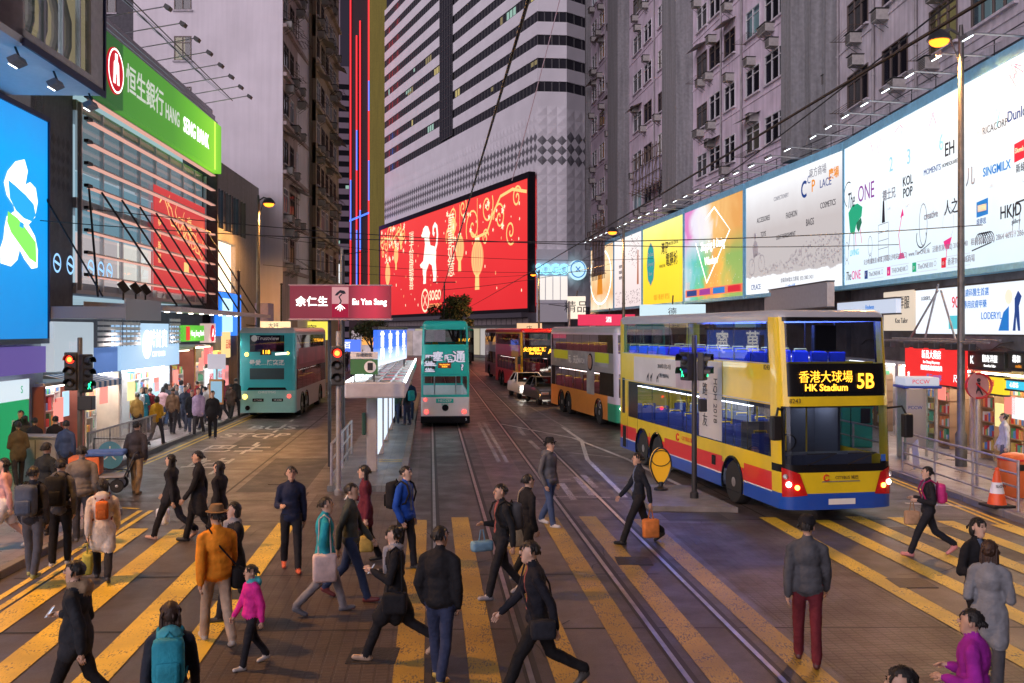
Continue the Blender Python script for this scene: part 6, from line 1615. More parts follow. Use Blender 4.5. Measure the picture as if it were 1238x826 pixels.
# two more in the queue
pal = [P_mar, P_gry, P_blk, P_ry, M_well]
t4, hh4, k4 = generic_bus('dark maroon double decker bus at the back of the queue with one bright headlamp', Vector((-2.4, 88.0, 0)) + lf3 * 1.2, h3, 10.5, 2.4, 4.1, pal, V_seatm, L_warm, L_warm,
    lambda q, z: 1 if z > 2.4 and z < 3.2 else 0, lambda q, z: ('w', 'ws') if (1.36 < z < 2.36 or 3.22 < z < 4.02) and abs(q) < .9 else 2, lambda q, z: 0, V_gld, detail=False, inside=False)
for s in (-1,): p = hh4.P('F', s * .8, .8) + Vector((.02, 0, 0)); MB().lathe([(.13, 0), (.1, .03)], Matrix.Translation(p) @ Matrix.Rotation(R(90), 4, 'Y'), 12).build('headlamp', L_head, t4)
f3('970', 0, 2.8, .4, hh4, t4, 2.4)
t5, hh5, k5 = generic_bus('far green double decker bus with amber sign below the red screen', Vector((-7.4, 128.0, 0)), h3, 10.5, 2.4, 4.2, [P_gre, P_gry, P_blk, P_ry, M_well], V_seatm, L_warm, L_warm,
    lambda q, z: 0, lambda q, z: ('w', 'ws') if (1.36 < z < 2.36 or 3.22 < z < 4.02) and abs(q) < .9 else 2, lambda q, z: 0, V_gld, detail=False, inside=False)
f3('MARY', 0, 2.8, .5, hh5, t5, 2.4)

# turquoise bus seen from behind
h6 = Vector((-.06, 1, 0)).normalized(); W6 = 2.46; L6 = 11.3
pal = [P_sil, P_tur, P_tur2, P_mar, P_blk, P_gry, M_well]
t6, hh6, k6 = generic_bus('turquoise double decker bus seen from behind at the bus stop', Vector((-11.0, 44.7, 0)), h6, L6, W6, 4.12, pal, V_seatm, L_warm, L_warm,
    lambda q, z: (1 if q < .6 else (3 if 2.36 < z < 3.2 else (4 if 1.3 < z < 2.4 or 3.2 < z < 4.05 else (5 if z < 1.36 else 0)))),
    lambda q, z: ('w', 'ws') if (1.36 < z < 2.36 or 3.22 < z < 4.02) and abs(q) < .92 else 1,
    lambda q, z: ('w', 'rear_screen', V_gld) if 3.22 < z < 4.02 and abs(q) < .62 else (2 if z < 1.36 else 1), V_gld)
hh6.patch(t6, 'B', [(-.62, 1.78), (.62, 1.78), (.62, 2.28), (-.62, 2.28)], mat('dark_panel', (.03, .06, .07), .3), .012, 'engine_panel', 6, 1)
hh6.patch(t6, 'B', [(-.72, 1.30), (.72, 1.30), (.66, 1.42), (-.66, 1.42)], P_blk, .014, 'vent_slot', 6, 1)
b = MB()
def r6(s, y, z, size, m, off=.0, sx=1.0): p = hh6.P('B', y / (W6 / 2), z); return ttext(t6, s, (p.x - .03, y, z), R(-90), size, m, off, sx)
hh6.patch(t6, 'B', [(-.16, 2.88), (.24, 2.88), (.24, 3.12), (-.16, 3.12)], P_blk, .012, 'route_box', 2, 1); r6('118', .04, 3.0, .24, L_amb, .006)
r6('最愛…陳奕迅', .0, 2.52, .26, M_print_w, .006); r6('Trustview', -.05, 3.62, .24, M_print_w); r6('CHRISTMAS', 0, 1.2, .15, M_print_w)
MB().lathe([(.14, 0), (.14, .02)], Matrix.Translation((-.05, .55, 3.62)) @ Matrix.Rotation(R(-90), 4, 'Y'), 16).build('emblem', M_print_w, t6)
for (y, z, m, r) in ((.90, 2.9, L_ind, .08), (-.92, 2.95, L_ind, .06), (.98, 1.0, L_ind, .10), (-.98, 1.02, L_tail, .08)):
    p = hh6.P('B', y / (W6 / 2), z); MB().lathe([(r, 0), (r * .9, .04)], Matrix.Translation(p) @ Matrix.Rotation(R(-90), 4, 'Y'), 14).build('rear_lamp', m, t6)
hh6.patch(t6, 'B', [(-.72, 2.9), (-.30, 2.86), (-.30, 2.96), (-.72, 3.0)], glow('brake_strip', (1, .85, .7), 1.8), .014, 'high_light_strip', 3, 1)
hh6.patch(t6, 'B', [(-.58, .78), (-.18, .78), (-.18, .92), (-.58, .92)], P_blk, .014, 'number_plate', 2, 1); hh6.patch(t6, 'B', [(.12, .78), (.52, .78), (.52, .92), (.12, .92)], P_blk, .014, 'number_plate', 2, 1); r6('KR 6286', -.48, .85, .1, M_print_w); r6('60 TUNG', .40, .85, .09, M_print_w)
MB().lathe([(.11, 0), (.11, .02)], Matrix.Translation(hh6.P('B', .7, .5)) @ Matrix.Rotation(R(-90), 4, 'Y'), 14).build('filler_cap', P_blk, t6)
# dark red advert along its flank (reflected neon in the photo is left to the glass)
hh6.patch(t6, 'R', [(1.2, 2.42), (10.4, 2.42), (10.4, 3.15), (1.2, 3.15)], mat('flank_advert', (.34, .05, .07), .3, var=.5, vs=.8), .012, 'advert_panel', 4, 1)

# ---------------------------------------------------------------- tram
tr = thing('tram', 'green and white double deck tram with white graffiti lettering', 'tram', (street(.625, 41.2), 41.2, 0), dirang(-.0822, 1), None)
TL, TW, TH = 8.9, 2.0, 4.38
tz = [.42, 1.22, 1.32, 2.08, 2.2, 3.28, 3.4, 4.02, 4.12]
twl = [(.3 + i * 1.02, 1.24 + i * 1.02) for i in range(8)]
th = Hull(TL, TW, tz, TH, .16, .16, 9, .16, 9, xb=[v for q in twl for v in q], sf=(-.9, .9, -.42, .42, -.34, .34), sr=(-.9, .9, -.48, .48, -.40, .40, -.36, .36), tuck=lambda z: .03 * max(0, z - 2.2))
pal = [P_tram, P_whi, M_tgrey, P_blk, M_well]
def tc_(g, q, z):
    if g in 'RL':
        if 1.32 < z < 2.08 or 3.4 < z < 4.02:
            for i, (a, b) in enumerate(twl):
                if a < q < b: return ('w', g + '%d%d' % (i, z > 3))
        return 1 if z < 1.22 else 0
    lim = (.40, .48) if z > 3 else (.36, .40)
    if 1.32 < z < 2.08 or 3.4 < z < 4.02:
        if abs(q) < lim[0]: return ('w', g + 'c%d' % (z > 3))
        if lim[1] < abs(q) < .9: return ('w', g + 's%d%d' % (z > 3, q > 0))
    return 1 if z < 1.22 else 0
th.build(tr, tc_, pal, 0, glass('tram_glass', (.55, .6, .62), 1, .02, 1.5))
b = MB(); b.bev(-.12, TL + .12, -TW / 2 - .02, TW / 2 + .02, .14, .44, .05); b.build('fender', P_blk, tr)
b = MB(); b.bev(-.03, .0, -TW / 2 - .01, TW / 2 + .01, 2.16, 2.2, .004); b.b2(-.02, TL + .02, -TW / 2 - .02, TW / 2 + .02, 4.10, 4.14); b.build('waist_rail', P_tram, tr)
b = MB(); b.b2(.1, TL - .1, -TW / 2 + .05, TW / 2 - .05, .45, .6); b.b2(.1, TL - .1, -TW / 2 + .05, TW / 2 - .05, 2.2, 2.3); b.build('deck_floor', V_int, tr)
for i in range(7):
    for y in (-.55, .55): link('seat', seat_mesh(mat('seat_wood', (.3, .18, .08), .5)), tr, (.8 + i * 1.1, y, 2.3)).scale = (1, .75, 1)
for z in (2.16, 4.2): MB().b2(.5, TL - .5, -.1, .1, z - .08, z - .04).build('ceiling_light', L_whi, tr)
for y in (-.45, .45): MB().tube([(.4, y, .6), (.4, y, 2.15)], .025, 6).build('grab_pole', M_alu, tr)
for (y, z, m, r) in ((-.78, .62, L_tail, .085), (.78, .62, L_tail, .085), (.82, 1.12, L_tail, .055), (0, .78, P_blk, .14)):
    MB().lathe([(r, 0), (r * .9, .04)], Matrix.Translation((0, y, z)) @ Matrix.Rotation(R(-90), 4, 'Y'), 16).build('rear_lamp', m, tr)
for i, (ch, dy, dz, sz) in enumerate((('墨', .62, -.1, .52), ('墨', .64, -.38, .42), ('塞', .30, .08, .42), ('唔', -.14, .0, .36), ('通', -.56, .06, .52), ('?', -.70, -.36, .34))):
    ttext(tr, ch, (-.016, dy, 2.8 + dz), R(-90), sz, M_print_k, .026, 1.05); ttext(tr, ch, (-.024, dy, 2.8 + dz), R(-90), sz, glow('graffiti_white', (.82, .80, .95), .5), .010, 1.05)
MB().bev(-.03, -.005, -.24, .30, 2.42, 2.64, .008).build('route_box', mat('route_brown', (.25, .04, .02), .5), tr); ttext(tr, 'Shau Kei Wan', (-.04, .03, 2.57), R(-90), .075, L_amb); ttext(tr, '筲箕灣', (-.04, .03, 2.48), R(-90), .08, L_amb)
MB().bev(-.02, -.002, -.34, .38, .98, 1.16, .006).build('advert_panel', P_tram, tr); ttext(tr, 'NEOZEP', (-.03, .02, 1.07), R(-90), .15, M_print_w); ttext(tr, '傷風素', (-.03, .02, .91), R(-90), .1, P_tram); ttext(tr, '5', (-.13, -.86, .3), R(-90), .14, M_print_w)
for s, y in (('1', .84), ('5', -.8)): ttext(tr, s, (-.03, y, 4.06), R(-90), .1, M_print_w)
b = MB(); b.b2(3.2, 5.6, -.5, .5, TH, TH + .1); b.tube([(4.4, 0, TH + .1), (3.0, 0, TH + .9), (2.6, 0, 6.1)], .03, 6); b.tube([(2.6, -.5, 6.1), (2.6, .5, 6.1)], .025, 6); b.build('trolley_pole', M_dsteel, tr)
for x in (2.6, 6.2):
    for y in (-.53, .53): wheel(tr, x, y, .38, .1, -1 if y < 0 else 1)

# ---------------------------------------------------------------- cars
def car(label, loc, hd, paintm, lampm, W=1.75, Lc=4.5):
    t = thing('car', label, 'car', tuple(loc), dirang(hd.x, hd.y), 'cars queuing between the buses')
    prof = [(0, .32), (0, .72), (.12, .92), (.75, .98), (3.1, .96), (4.2, .80), (4.45, .62), (4.5, .34)]
    secs = [(-1, .0), (-.985, .06), (-.9, .12), (.9, .12), (.985, .06), (1, 0)]
    b = MB(); n = len(prof)
    ys = [-W / 2, -W / 2 + .05, -W / 2 + .22, W / 2 - .22, W / 2 - .05, W / 2]; dz = [-.10, -.02, .0, .0, -.02, -.10]
    for y, d in zip(ys, dz):
        for (x, z) in prof: b.v.append((x if .2 < x < 4.3 else x + (.06 if x < 1 else -.12) * (abs(y) > W / 2 - .3), y, z + d * (z > .6)))
    for j in range(len(ys) - 1):
        for i in range(n - 1): b.f.append((j * n + i, j * n + i + 1, (j + 1) * n + i + 1, (j + 1) * n + i)); b.m.append(0)
        b.f.append((j * n, (j + 1) * n, (j + 1) * n + n - 1, j * n + n - 1)); b.m.append(1)
    b.f.append(tuple(range(n))[::-1]); b.m.append(0); b.f.append(tuple((len(ys) - 1) * n + i for i in range(n))); b.m.append(0)
    b.build('body', [paintm, M_well], t, smooth='auto')
    cab = [(.55, .95), (1.05, 1.38), (1.5, 1.44), (2.3, 1.43), (3.25, .95)]; w0, w1_ = W / 2 - .06, W / 2 - .24
    b = MB(); m_ = len(cab)
    wy = lambda z: w0 + (w1_ - w0) * (z - .95) / .49
    for s in (-1, 1):
        for (x, z) in cab: b.v.append((x, s * wy(z), z))
    for i in range(m_ - 1): b.f.append((i, m_ + i, m_ + i + 1, i + 1)); b.m.append(1 if i in (1, 2) else 0)
    b.f.append(tuple(range(m_))); b.m.append(0); b.f.append(tuple(m_ + i for i in range(m_))[::-1]); b.m.append(0)
    b.build('cabin', [V_gld, paintm], t)
    for s in (-1, 1):
        b = MB(); b.tube([(x, s * (wy(z) + .005), z + .005) for x, z in cab], .035, 6); b.tube([(1.95, s * wy(.95), .95), (1.9, s * wy(1.43), 1.43)], .03, 6); b.build('window_pillar', paintm, t)
        MB().bev(4.36, 4.47, s * .62 - .2, s * .62 + .2, .58, .74, .03).build('headlamp', lampm, t)
        MB().bev(-.02, .06, s * .66 - .16, s * .66 + .16, .7, .84, .02).build('tail_lamp', M_lens_r, t)
        MB().bev(2.9, 3.05, s * (W / 2 + .1) - .09, s * (W / 2 + .1) + .09, .95, 1.08, .03).build('wing_mirror', paintm, t)
        for x in (.85, 3.65): wheel(t, x, s * (W / 2 - .11), .32, .2, s)
    MB().bev(4.42, 4.5, -.35, .35, .42, .58, .02).build('grille', P_blk, t); MB().b2(4.5, 4.515, -.22, .22, .34, .42).build('number_plate', M_print_w, t)
    return t
car('white saloon car with lit headlamps between the red and orange buses', Vector((1.32, 57.4, 0)) - h3 * 4.5, h3, P_whi, L_head)
car('dark saloon car close behind the orange bus', Vector((2.35, 52.3, 0)) - h2 * 4.5, h2, paint('charcoal', (.05, .05, .055)), M_alu)
# ================================================================== street furniture
def lamp_post(label, base, h, arm, head_col=(1.0, .46, .12), power=600, post_m=None):
    """base on the pavement, arm: horizontal vector of the lamp head from the post"""
    t = thing('street_lamp', label, 'street lamp', tuple(base), 0, 'sodium street lamps')
    pm = post_m or mat('lamp_post', (.10, .095, .09), .45, .5, var=.2)
    b = MB(); b.lathe([(.16, 0), (.16, .9), (.11, 1.0), (.075, h), (.05, h + .3)], None, 14); b.build('post', pm, t, smooth='auto')
    a = Vector(arm)
    b = MB(); b.tube([(0, 0, h), (a.x * .5, a.y * .5, h + .18), (a.x, a.y, h + .1)], .04, 8); b.tube([(0, 0, h - .9), (a.x * .6, a.y * .6, h + .1)], .022, 6); b.build('arm', pm, t)
    b = MB(); b.lathe([(.10, .26), (.26, .12), (.34, -.02), (.33, -.05)], Matrix.Translation((a.x, a.y, h - .1)), 18); b.build('lamp_shade', M_dsteel, t, smooth='auto')
    b = MB().ell((a.x, a.y, h - .16), (.27, .27, .16), 16, 10); b.build('lamp_globe', glow('sodium_globe', (1.0, .22, .015), 3.6), t, smooth=True)
    ld = bpy.data.lights.new('lamp_light', 'SPOT'); ld.energy = power; ld.spot_size = R(165); ld.spot_blend = .4; ld.color = head_col; ld.shadow_soft_size = .25
    lo = bpy.data.objects.new('lamp_light', ld); COL.objects.link(lo); lo.parent = t; lo.location = (a.x, a.y, h - .62)
    return t
lamp_post('tall street lamp on the right pavement beside the phone booth', (12.72, 28.2, .14), 12.2, (-.62, 0, 0), power=2600)
lamp_post('street lamp before the yellow billboard above the bus queue', (6.95, 62, .14), 10.1, (-.7, 0, 0), power=1900)
lamp_post('added street lamp out of view on the near left pavement beside the crossing', (-9.9, 14.6, .14), 10.6, (.55, 0, 0), power=3400)  # unseen lamp, added beyond the row to light the crossing
lamp_post('street lamp at the corner of the department store', (2.6, 96, 0), 9.5, (-.55, 0, 0), power=1900)
lamp_post('street lamp in front of the blank pale end wall', (-13.25, 52, .14), 10.6, (.55, 0, 0), power=1900)

# ---------------------------------------------------------------- traffic signals
M_sig = mat('signal_black', (.015, .015, .016), .45)
M_lens_off = mat('lens_off', (.03, .03, .03), .2)
L_redsig = glow('signal_red', (1.0, .03, .015), 2.6); L_redc = glow('signal_red_core', (1.0, .30, .05), 2.6); L_grn = glow('signal_green', (.03, 1.0, .38), 2.2)
def signal_head(parent, loc, rz, lit, lenses=3, r=.105, hood=True, man=False):
    e = bpy.data.objects.new('signal_head', None); COL.objects.link(e); e.parent = parent; e.location = loc; e.rotation_euler = (0, 0, rz)
    H = .30 * lenses + .06; MB().bev(-.16, .16, 0, .16, -H, 0, .03).build('housing', M_sig, e)
    for i in range(lenses):
        z = -.18 - i * .30; on = i == lit
        MB().lathe([(r, 0), (r * .96, .02), (r * .5, .04)], Matrix.Translation((0, -.004, z)) @ Matrix.Rotation(R(90), 4, 'X'), 18).build('lens', (L_redsig if i == 0 else L_grn) if on and not man else M_lens_off, e)
        if on and i == 0 and not man: MB().lathe([(r * .62, 0), (r * .5, .012)], Matrix.Translation((0, -.046, z)) @ Matrix.Rotation(R(90), 4, 'X'), 16).build('lens_core', L_redc, e)
        if on and man:
            b = MB(); zz = z
            b.ell((0, -.05, zz + .075), (.02, .008, .02), 8, 6)
            b.prism([(-.03, zz + .05), (.03, zz + .05), (.035, zz - .0), (.012, zz - .01), (.05, zz - .09), (.03, zz - .095), (0, zz - .03), (-.03, zz - .095), (-.05, zz - .09), (-.015, zz - .01), (-.035, zz)][::-1], .006); 
            o = b.build('walking_man', L_grn, e); o.location = (0, -.05, 0)
        hd = MB(); n = 12
        for k in range(n + 1):
            a = math.pi * k / n * 1.1 - .16
            hd.v += [((r + .025) * math.cos(a), 0, z + (r + .025) * math.sin(a)), ((r + .02) * math.cos(a), -.20 + .05 * abs(math.cos(a)), z + (r + .02) * math.sin(a))]
        for k in range(n): hd.f += [(2 * k, 2 * k + 1, 2 * k + 3, 2 * k + 2), (2 * k, 2 * k + 2, 2 * k + 3, 2 * k + 1)]; hd.m += [0, 0]
        hd.build('visor', M_sig, e)
    return e
def sig_post(label, base, h, heads, m=None, box=None):
    t = thing('traffic_signal', label, 'traffic light', tuple(base), 0, 'traffic signals at the crossing')
    b = MB().lathe([(.10, 0), (.10, .12), (.062, .16), (.06, h), (.05, h + .02)], None, 14); b.build('post', m or mat('signal_post', (.11, .105, .10), .5, .3, dirt=.4), t, smooth='auto')
    for hd in heads: signal_head(t, *hd)
    if box: MB().bev(*box, .02).build('control_box', M_sig, t)
    return t
sig_post('traffic signal on the left kerb showing red and a green man', (-10.85, 25.0, .14), 3.65, [((-.2, -.1, 3.30), 0, 0), ((.22, -.04, 3.25), R(62), 2, 3, .105, True, True)], box=(-.02, .35, -.12, .12, 1.85, 2.2))
sig_post('grey traffic signal by the tram platform showing a red light', (-4.2, 24.1, 0), 3.95, [((0, -.14, 3.62), 0, 0)], mat('signal_post_pale', (.28, .26, .25), .5, .2, dirt=.5))
sig_post('black traffic signal on the small island with green walking men', (4.22, 23.05, .11), 3.75, [((-.24, -.02, 3.38), R(-62), 1, 2, .12, True, True), ((.26, -.02, 3.38), R(62), 1, 2, .12, True, True)], mat('signal_post_dark', (.035, .033, .033), .5, .3), box=(.1, .28, -.1, .1, 2.0, 2.3))
# keep-left bollard
bo = thing('yellow_bollard', 'yellow oval traffic bollard on the small island', 'bollard', (3.62, 24.2, .11), R(8))
b = MB(); b.lathe([(.17, 0), (.17, .05), (.06, .10), (.05, .2)], None, 14); b.build('base', M_black, bo)
pts = [(.26 * math.sin(a) * (1 - .28 * (math.cos(a) < 0) * abs(math.cos(a))), .58 + .44 * -math.cos(a + math.pi)) for a in np.linspace(0, 2 * math.pi, 29)[:-1]]
MB().prism(pts[::-1], .12).build('plate', mat('bollard_yellow', (.80, .42, .02), .4, emit=(.8, .42, .02), es=.12), bo)
c = MB().tube([(p[0], -.0, p[1]) for p in pts] + [(pts[0][0], 0, pts[0][1])], .02, 6); c.tube([(.24 * math.cos(a), -.01, .77 + .19 * math.sin(a)) for a in np.linspace(0, 6.283, 22)], .012, 5); c.build('rim', M_black, bo)

# ---------------------------------------------------------------- tram stop
sh = thing('tram_shelter', 'long tram stop shelter with glass roof and white light tubes', 'shelter', (street(-1.45, 26.2), 26.2, .15), math.atan(.0822))
SL = 21.0
b = MB(); b.bev(-.80, .80, 0, .12, 2.05, 2.48, .05); b.b2(-.80, -.72, .12, SL, 2.12, 2.42); b.b2(.72, .80, .12, SL, 2.12, 2.42); b.build('fascia', mat('shelter_fascia', (.50, .49, .52), .4, .2, var=.08, dirt=.2), sh)
for i in range(9):
    y0 = .2 + i * 2.3; MB().b2(-.70, .70, y0, y0 + 2.2, 2.36, 2.38).build('roof_pane', glass('roof_glass', (.35, .55, .5), 1, .05, 1.5), sh); MB().b2(-.72, .72, y0 + 2.2, y0 + 2.3, 2.30, 2.42).build('roof_beam', M_alu, sh)
    for x in (-.35, 0, .35): MB().b2(x - .015, x + .015, y0, y0 + 2.2, 2.385, 2.42).build('roof_bar', M_alu, sh)
TUBE = glow('tube_light', (.88, 1.0, .98), 7)
for s in (-1, 1): MB().tube([(s * .76, .3, 2.47), (s * .76, SL, 2.47)], .035, 8).build('light_tube', TUBE, sh)
for i in range(14): MB().ell((-.62, .5 + i * .75, 2.52), (.05, .05, .06), 8, 6).build('lamp_bulb', TUBE, sh)
M_col = mat('shelter_column', (.44, .42, .41), .5, .2, dirt=.3)
for i in range(6):
    y = .9 + i * 3.8; MB().bev(-.28, .0, y, y + .35, 0, 2.12, .03).build('column', M_col, sh)
for i in range(5):
    y = 2.2 + i * 3.8; MB().bev(-.14, -.02, y, y + 2.2, .3, 2.0, .02).build('lit_panel', glow('shelter_panel', (.75, .88, 1.0), .9), sh)
MB().bev(-.4, -.3, .8, 1.0, 1.0, 1.6, .02).build('notice_box', mat('notice_green', (.01, .06, .035), .5), sh)
# green stop sign on the roof
sgn_ = thing('tram_stop_sign', 'green and white tram stop sign standing on the shelter roof', 'sign', (street(-1.75, 26.4), 26.4, 2.6), math.atan(.0822))
b = MB(); b.b2(-.28, -.24, 0, .04, 0, .3); b.b2(.24, .28, 0, .04, 0, .3); b.build('leg', M_dsteel, sgn_); MB().bev(-.36, .36, -.02, .03, .22, .62, .01).build('panel', mat('sign_green', (.01, .07, .04), .5), sgn_); MB().bev(-.36, .36, -.02, .03, .63, .82, .01).build('header_panel', M_white, sgn_)
text('百德新街', 0, .73, .11, M_print_k, sgn_, -.03); MB().lathe([(.16, 0), (.16, .01)], Matrix.Translation((.16, -.025, .42)) @ Matrix.Rotation(R(90), 4, 'X'), 18).build('roundel', M_print_w, sgn_); MB().bev(.09, .23, -.045, -.036, .33, .53, .004).build('tram_icon', M_print_k, sgn_)
# blue light box on the roof
bx = thing('blue_light_box', 'long blue advertising light box on top of the tram shelter', 'sign', (-4.12, 30.0, 2.6), R(90))
MB().bev(0, 8.4, -.06, .06, .3, 1.4, .02).build('panel', grad_glow('lightbox_blue', [(0, (.75, .85, 1)), (.25, (.45, .65, 1)), (.5, (.03, .16, .85)), (1, (.03, .14, .8))], 1.1, 'Z', .3, 1.4), bx)
MB().bev(-.1, 8.5, -.09, .09, 1.41, 1.5, .02).build('cap', M_dsteel, bx)
for i, ch in enumerate('萬寧萬寧'): text(ch, 1.1 + i * 2.05, .85, .95, M_wglow, bx, -.075, off=.01)
b = MB(); b.b2(.3, .36, -.03, .03, 0, .3); b.b2(8.0, 8.06, -.03, .03, 0, .3); b.build('leg', M_dsteel, bx)
# red sign over the lane
rs = thing('red_shop_sign', 'dark red projecting shop sign with white lettering and a tree emblem', 'sign', (0, 0, 0))
rs.location = at(412, 365, 29.0); rs.location.z = 0; rs.rotation_euler = (0, 0, R(2))
z0, z1 = at(412, 385, 29).z, at(412, 346, 29).z; w = 2.92
MB().bev(-w / 2, w / 2, -.1, .1, z0, z1, .02).build('panel', grad_glow('sign_crimson', [(0, (.20, .008, .03)), (.6, (.24, .010, .035)), (.68, (.45, .015, .05)), (.85, (.62, .02, .06)), (1, (.25, .01, .03))], .85, 'X', -w / 2, w / 2), rs)
MB().b2(-.24, .24, -.125, -.105, z0 + .03, z1 - .03).build('emblem_panel', glow('emblem_pink', (.70, .36, .38), .6), rs); MB().b2(-.24, .24, -.132, -.127, z0 + .03, z0 + .42).build('emblem_base', glow('emblem_crimson', (.30, .01, .04), .8), rs)
curve_line([(-.02, z0 + .4), (.03, z0 + .5), (-.03, z0 + .62), (.05, z0 + .7)], .04, K_k, rs, -.135, 'emblem'); blob([(-.16, z0 + .66), (-.1, z0 + .74), (0, z0 + .82), (.12, z0 + .8), (.17, z0 + .72), (.08, z0 + .7), (0, z0 + .74), (-.08, z0 + .66)], K_k, rs, -.136, 'emblem')
for k in range(5): curve_line([(0, z0 + .4), (-.14 + k * .07, z0 + .2 + abs(k - 2) * .04)], .02, M_wglow, rs, -.137, 'emblem')
text('余仁生', -.82, (z0 + z1) / 2, .30, M_wglow, rs, -.115, off=.006, space=1.1); text('Eu Yan Sang', .84, (z0 + z1) / 2, .24, M_wglow, rs, -.115, off=.006, sx=.85)
b = MB(); b.b2(-w / 2 - .03, w / 2 + .03, -.12, .12, z0 - .05, z0 - .005); b.b2(-w / 2 - .03, w / 2 + .03, -.12, .12, z1 + .005, z1 + .04); b.build('frame', mat('frame_pink', (.5, .3, .32), .4), rs)
b = MB(); b.tube([(-.35, .15, 0), (-.35, .15, z0 - .06)], .05, 8); b.build('post', M_dsteel, rs); b = MB(); b.tube([(.05, .15, 0), (.05, .15, z1 + .9)], .045, 8); b.build('post', M_dsteel, rs)

# ---------------------------------------------------------------- railings
def railing(label, a, b_, h=1.05, bars=2, m=M_steel, n=None, verts=False, group='pavement railings'):
    a = Vector(a); b_ = Vector(b_); d = b_ - a; Ln = d.length; n = n or max(1, round(Ln / 1.6))
    t = thing('railing', label, 'railing', tuple(a), facing(d), group)
    for i in range(n + 1): MB().cyl((i * Ln / n, 0, 0), (i * Ln / n, 0, h), .032, 8).build('post', m, t)
    for k in range(bars):
        z = h - .03 - k * (h - .25) / max(1, bars - 1) if bars > 1 else h - .03; MB().cyl((0, 0, z), (Ln, 0, z), .024 if k else .03, 8).build('rail', m, t)
    if verts:
        b = MB()
        for i in range(int(Ln / .12)): b.tube([(.06 + i * .12, 0, .2), (.06 + i * .12, 0, h - .04)], .009, 5)
        kind(b.build('thin_bars', m, t), 'stuff')
    return t
M_galv = mat('galvanised', (.40, .38, .40), .4, .7, var=.2, dirt=.3)
railing('galvanised railing along the left kerb beside the bus lane', (-11.62, 27.3, .14), (-11.95, 34.0, .14), 1.05, 2, M_galv, 4, True)
railing('grey railing along the tram platform behind the red signal', (street(-2.45, 24.7), 24.7, .15), (street(-2.45, 31), 31, .15), 1.05, 3, M_galv, 4)
railing('galvanised railing along the right kerb beside the orange bin', (10.75, 27.4, .14), (10.78, 21.2, .14), 1.08, 4, M_galv, 3)
railing('galvanised railing along the right kerb behind the yellow bus', (8.3, 46, .14), (10.6, 28.2, .14), 1.08, 3, M_galv, 9)

# ---------------------------------------------------------------- right pavement things
pb = thing('phone_booth', 'steel phone booth with a blue roof on the right pavement', 'phone booth', (12.2, 30.0, .14), R(-4))
b = MB(); b.bev(-.45, -.36, -.45, .45, 0, 2.1, .015); b.build('side_panel', M_steel, pb); b = MB(); b.bev(-.45, .12, -.47, -.44, .35, 2.1, .01); b.build('steel_panel', mat('brushed_steel', (.5, .5, .53), .3, .9), pb)
for x in (-.42, .42):
    for y in (-.42, .42): MB().b2(x - .035, x + .035, y - .035, y + .035, 0, 2.12).build('post', M_steel, pb)
MB().b2(.36, .38, -.38, .38, .3, 2.05).build('glass_pane', M_gl_clear, pb); MB().b2(-.38, .38, .40, .42, .3, 2.05).build('glass_pane', M_gl_clear, pb)
MB().bev(-.55, .55, -.55, .55, 2.12, 2.2, .03).build('blue_edge', mat('booth_blue', (.02, .06, .32), .4), pb); MB().bev(-.5, .5, -.5, .5, 2.2, 2.45, .05).build('roof_box', glow('booth_white', (.75, .80, .9), .45), pb)
text('PCCW', -.05, 2.32, .17, K_r, pb, -.515); text('PCCW', -.2, 1.55, .14, K_n, pb, -.48); MB().bev(-.15, .15, .05, .3, 1.1, 1.7, .03).build('telephone', M_black, pb)
ns = thing('no_pedestrian_sign', 'round no pedestrians sign on a grey pole by the railing', 'sign', (11.35, 24.3, .14), 0)
MB().cyl((0, 0, 0), (0, 0, 2.75), .035, 10).build('pole', M_galv, ns)
MB().lathe([(.33, 0), (.33, .02)], Matrix.Translation((0, -.05, 2.5)) @ Matrix.Rotation(R(20), 4, 'Z') @ Matrix.Rotation(R(90), 4, 'X'), 24).build('disc', mat('sign_rose', (.45, .22, .24), .5), ns)
c = MB().tube([(.3 * math.cos(a), -.085 - .1 * math.cos(a) * .36, 2.5 + .3 * math.sin(a)) for a in np.linspace(0, 6.283, 26)], .028, 6); c.tube([(-.2, -.045, 2.7), (.2, -.14, 2.3)], .024, 6); c.build('ring', M_red, ns)
b = MB(); b.ell((0, -.095, 2.64), (.05, .01, .05), 10, 6); b.box((0, -.095, 2.48), (.07, .01, .2)); b.box((.05, -.10, 2.36), (.035, .01, .2), M=Matrix.Rotation(R(-25), 4, 'Y')); b.box((-.05, -.09, 2.36), (.035, .01, .2), M=Matrix.Rotation(R(25), 4, 'Y')); b.build('walking_figure', M_print_k, ns)
bn = thing('litter_bin', 'orange litter bin behind the railing on the right pavement', 'litter bin', (11.7, 23.2, .14), R(15))
b = MB(); b.lathe([(.34, 0), (.36, .05), (.36, .82), (.33, .9), (.24, .97), (.1, 1.0)], None, 22); b.build('body', mat('bin_orange', (.62, .13, .03), .4), bn, smooth='auto'); MB().box((0, -.345, .7), (.36, .06, .14)).build('slot', M_black, bn)
MB().box((.12, -.35, .45), (.2, .03, .24)).build('label_panel', mat('label_lime', (.5, .65, .15), .5), bn); MB().lathe([(.375, .84), (.375, .88)], None, 22).build('rim_band', P_red, bn)
cn = thing('traffic_cone', 'orange traffic cone with a white lettered sleeve at the railing end', 'traffic cone', (10.62, 21.8, .13), R(10))
b = MB(); b.bev(-.27, .27, -.27, .27, 0, .06, .02); b.build('base', M_rubber, cn); b = MB(); b.lathe([(.2, .06), (.19, .1), (.055, .78), (.03, .8)], None, 20); b.build('cone', mat('cone_orange', (.80, .10, .02), .45), cn, smooth='auto')
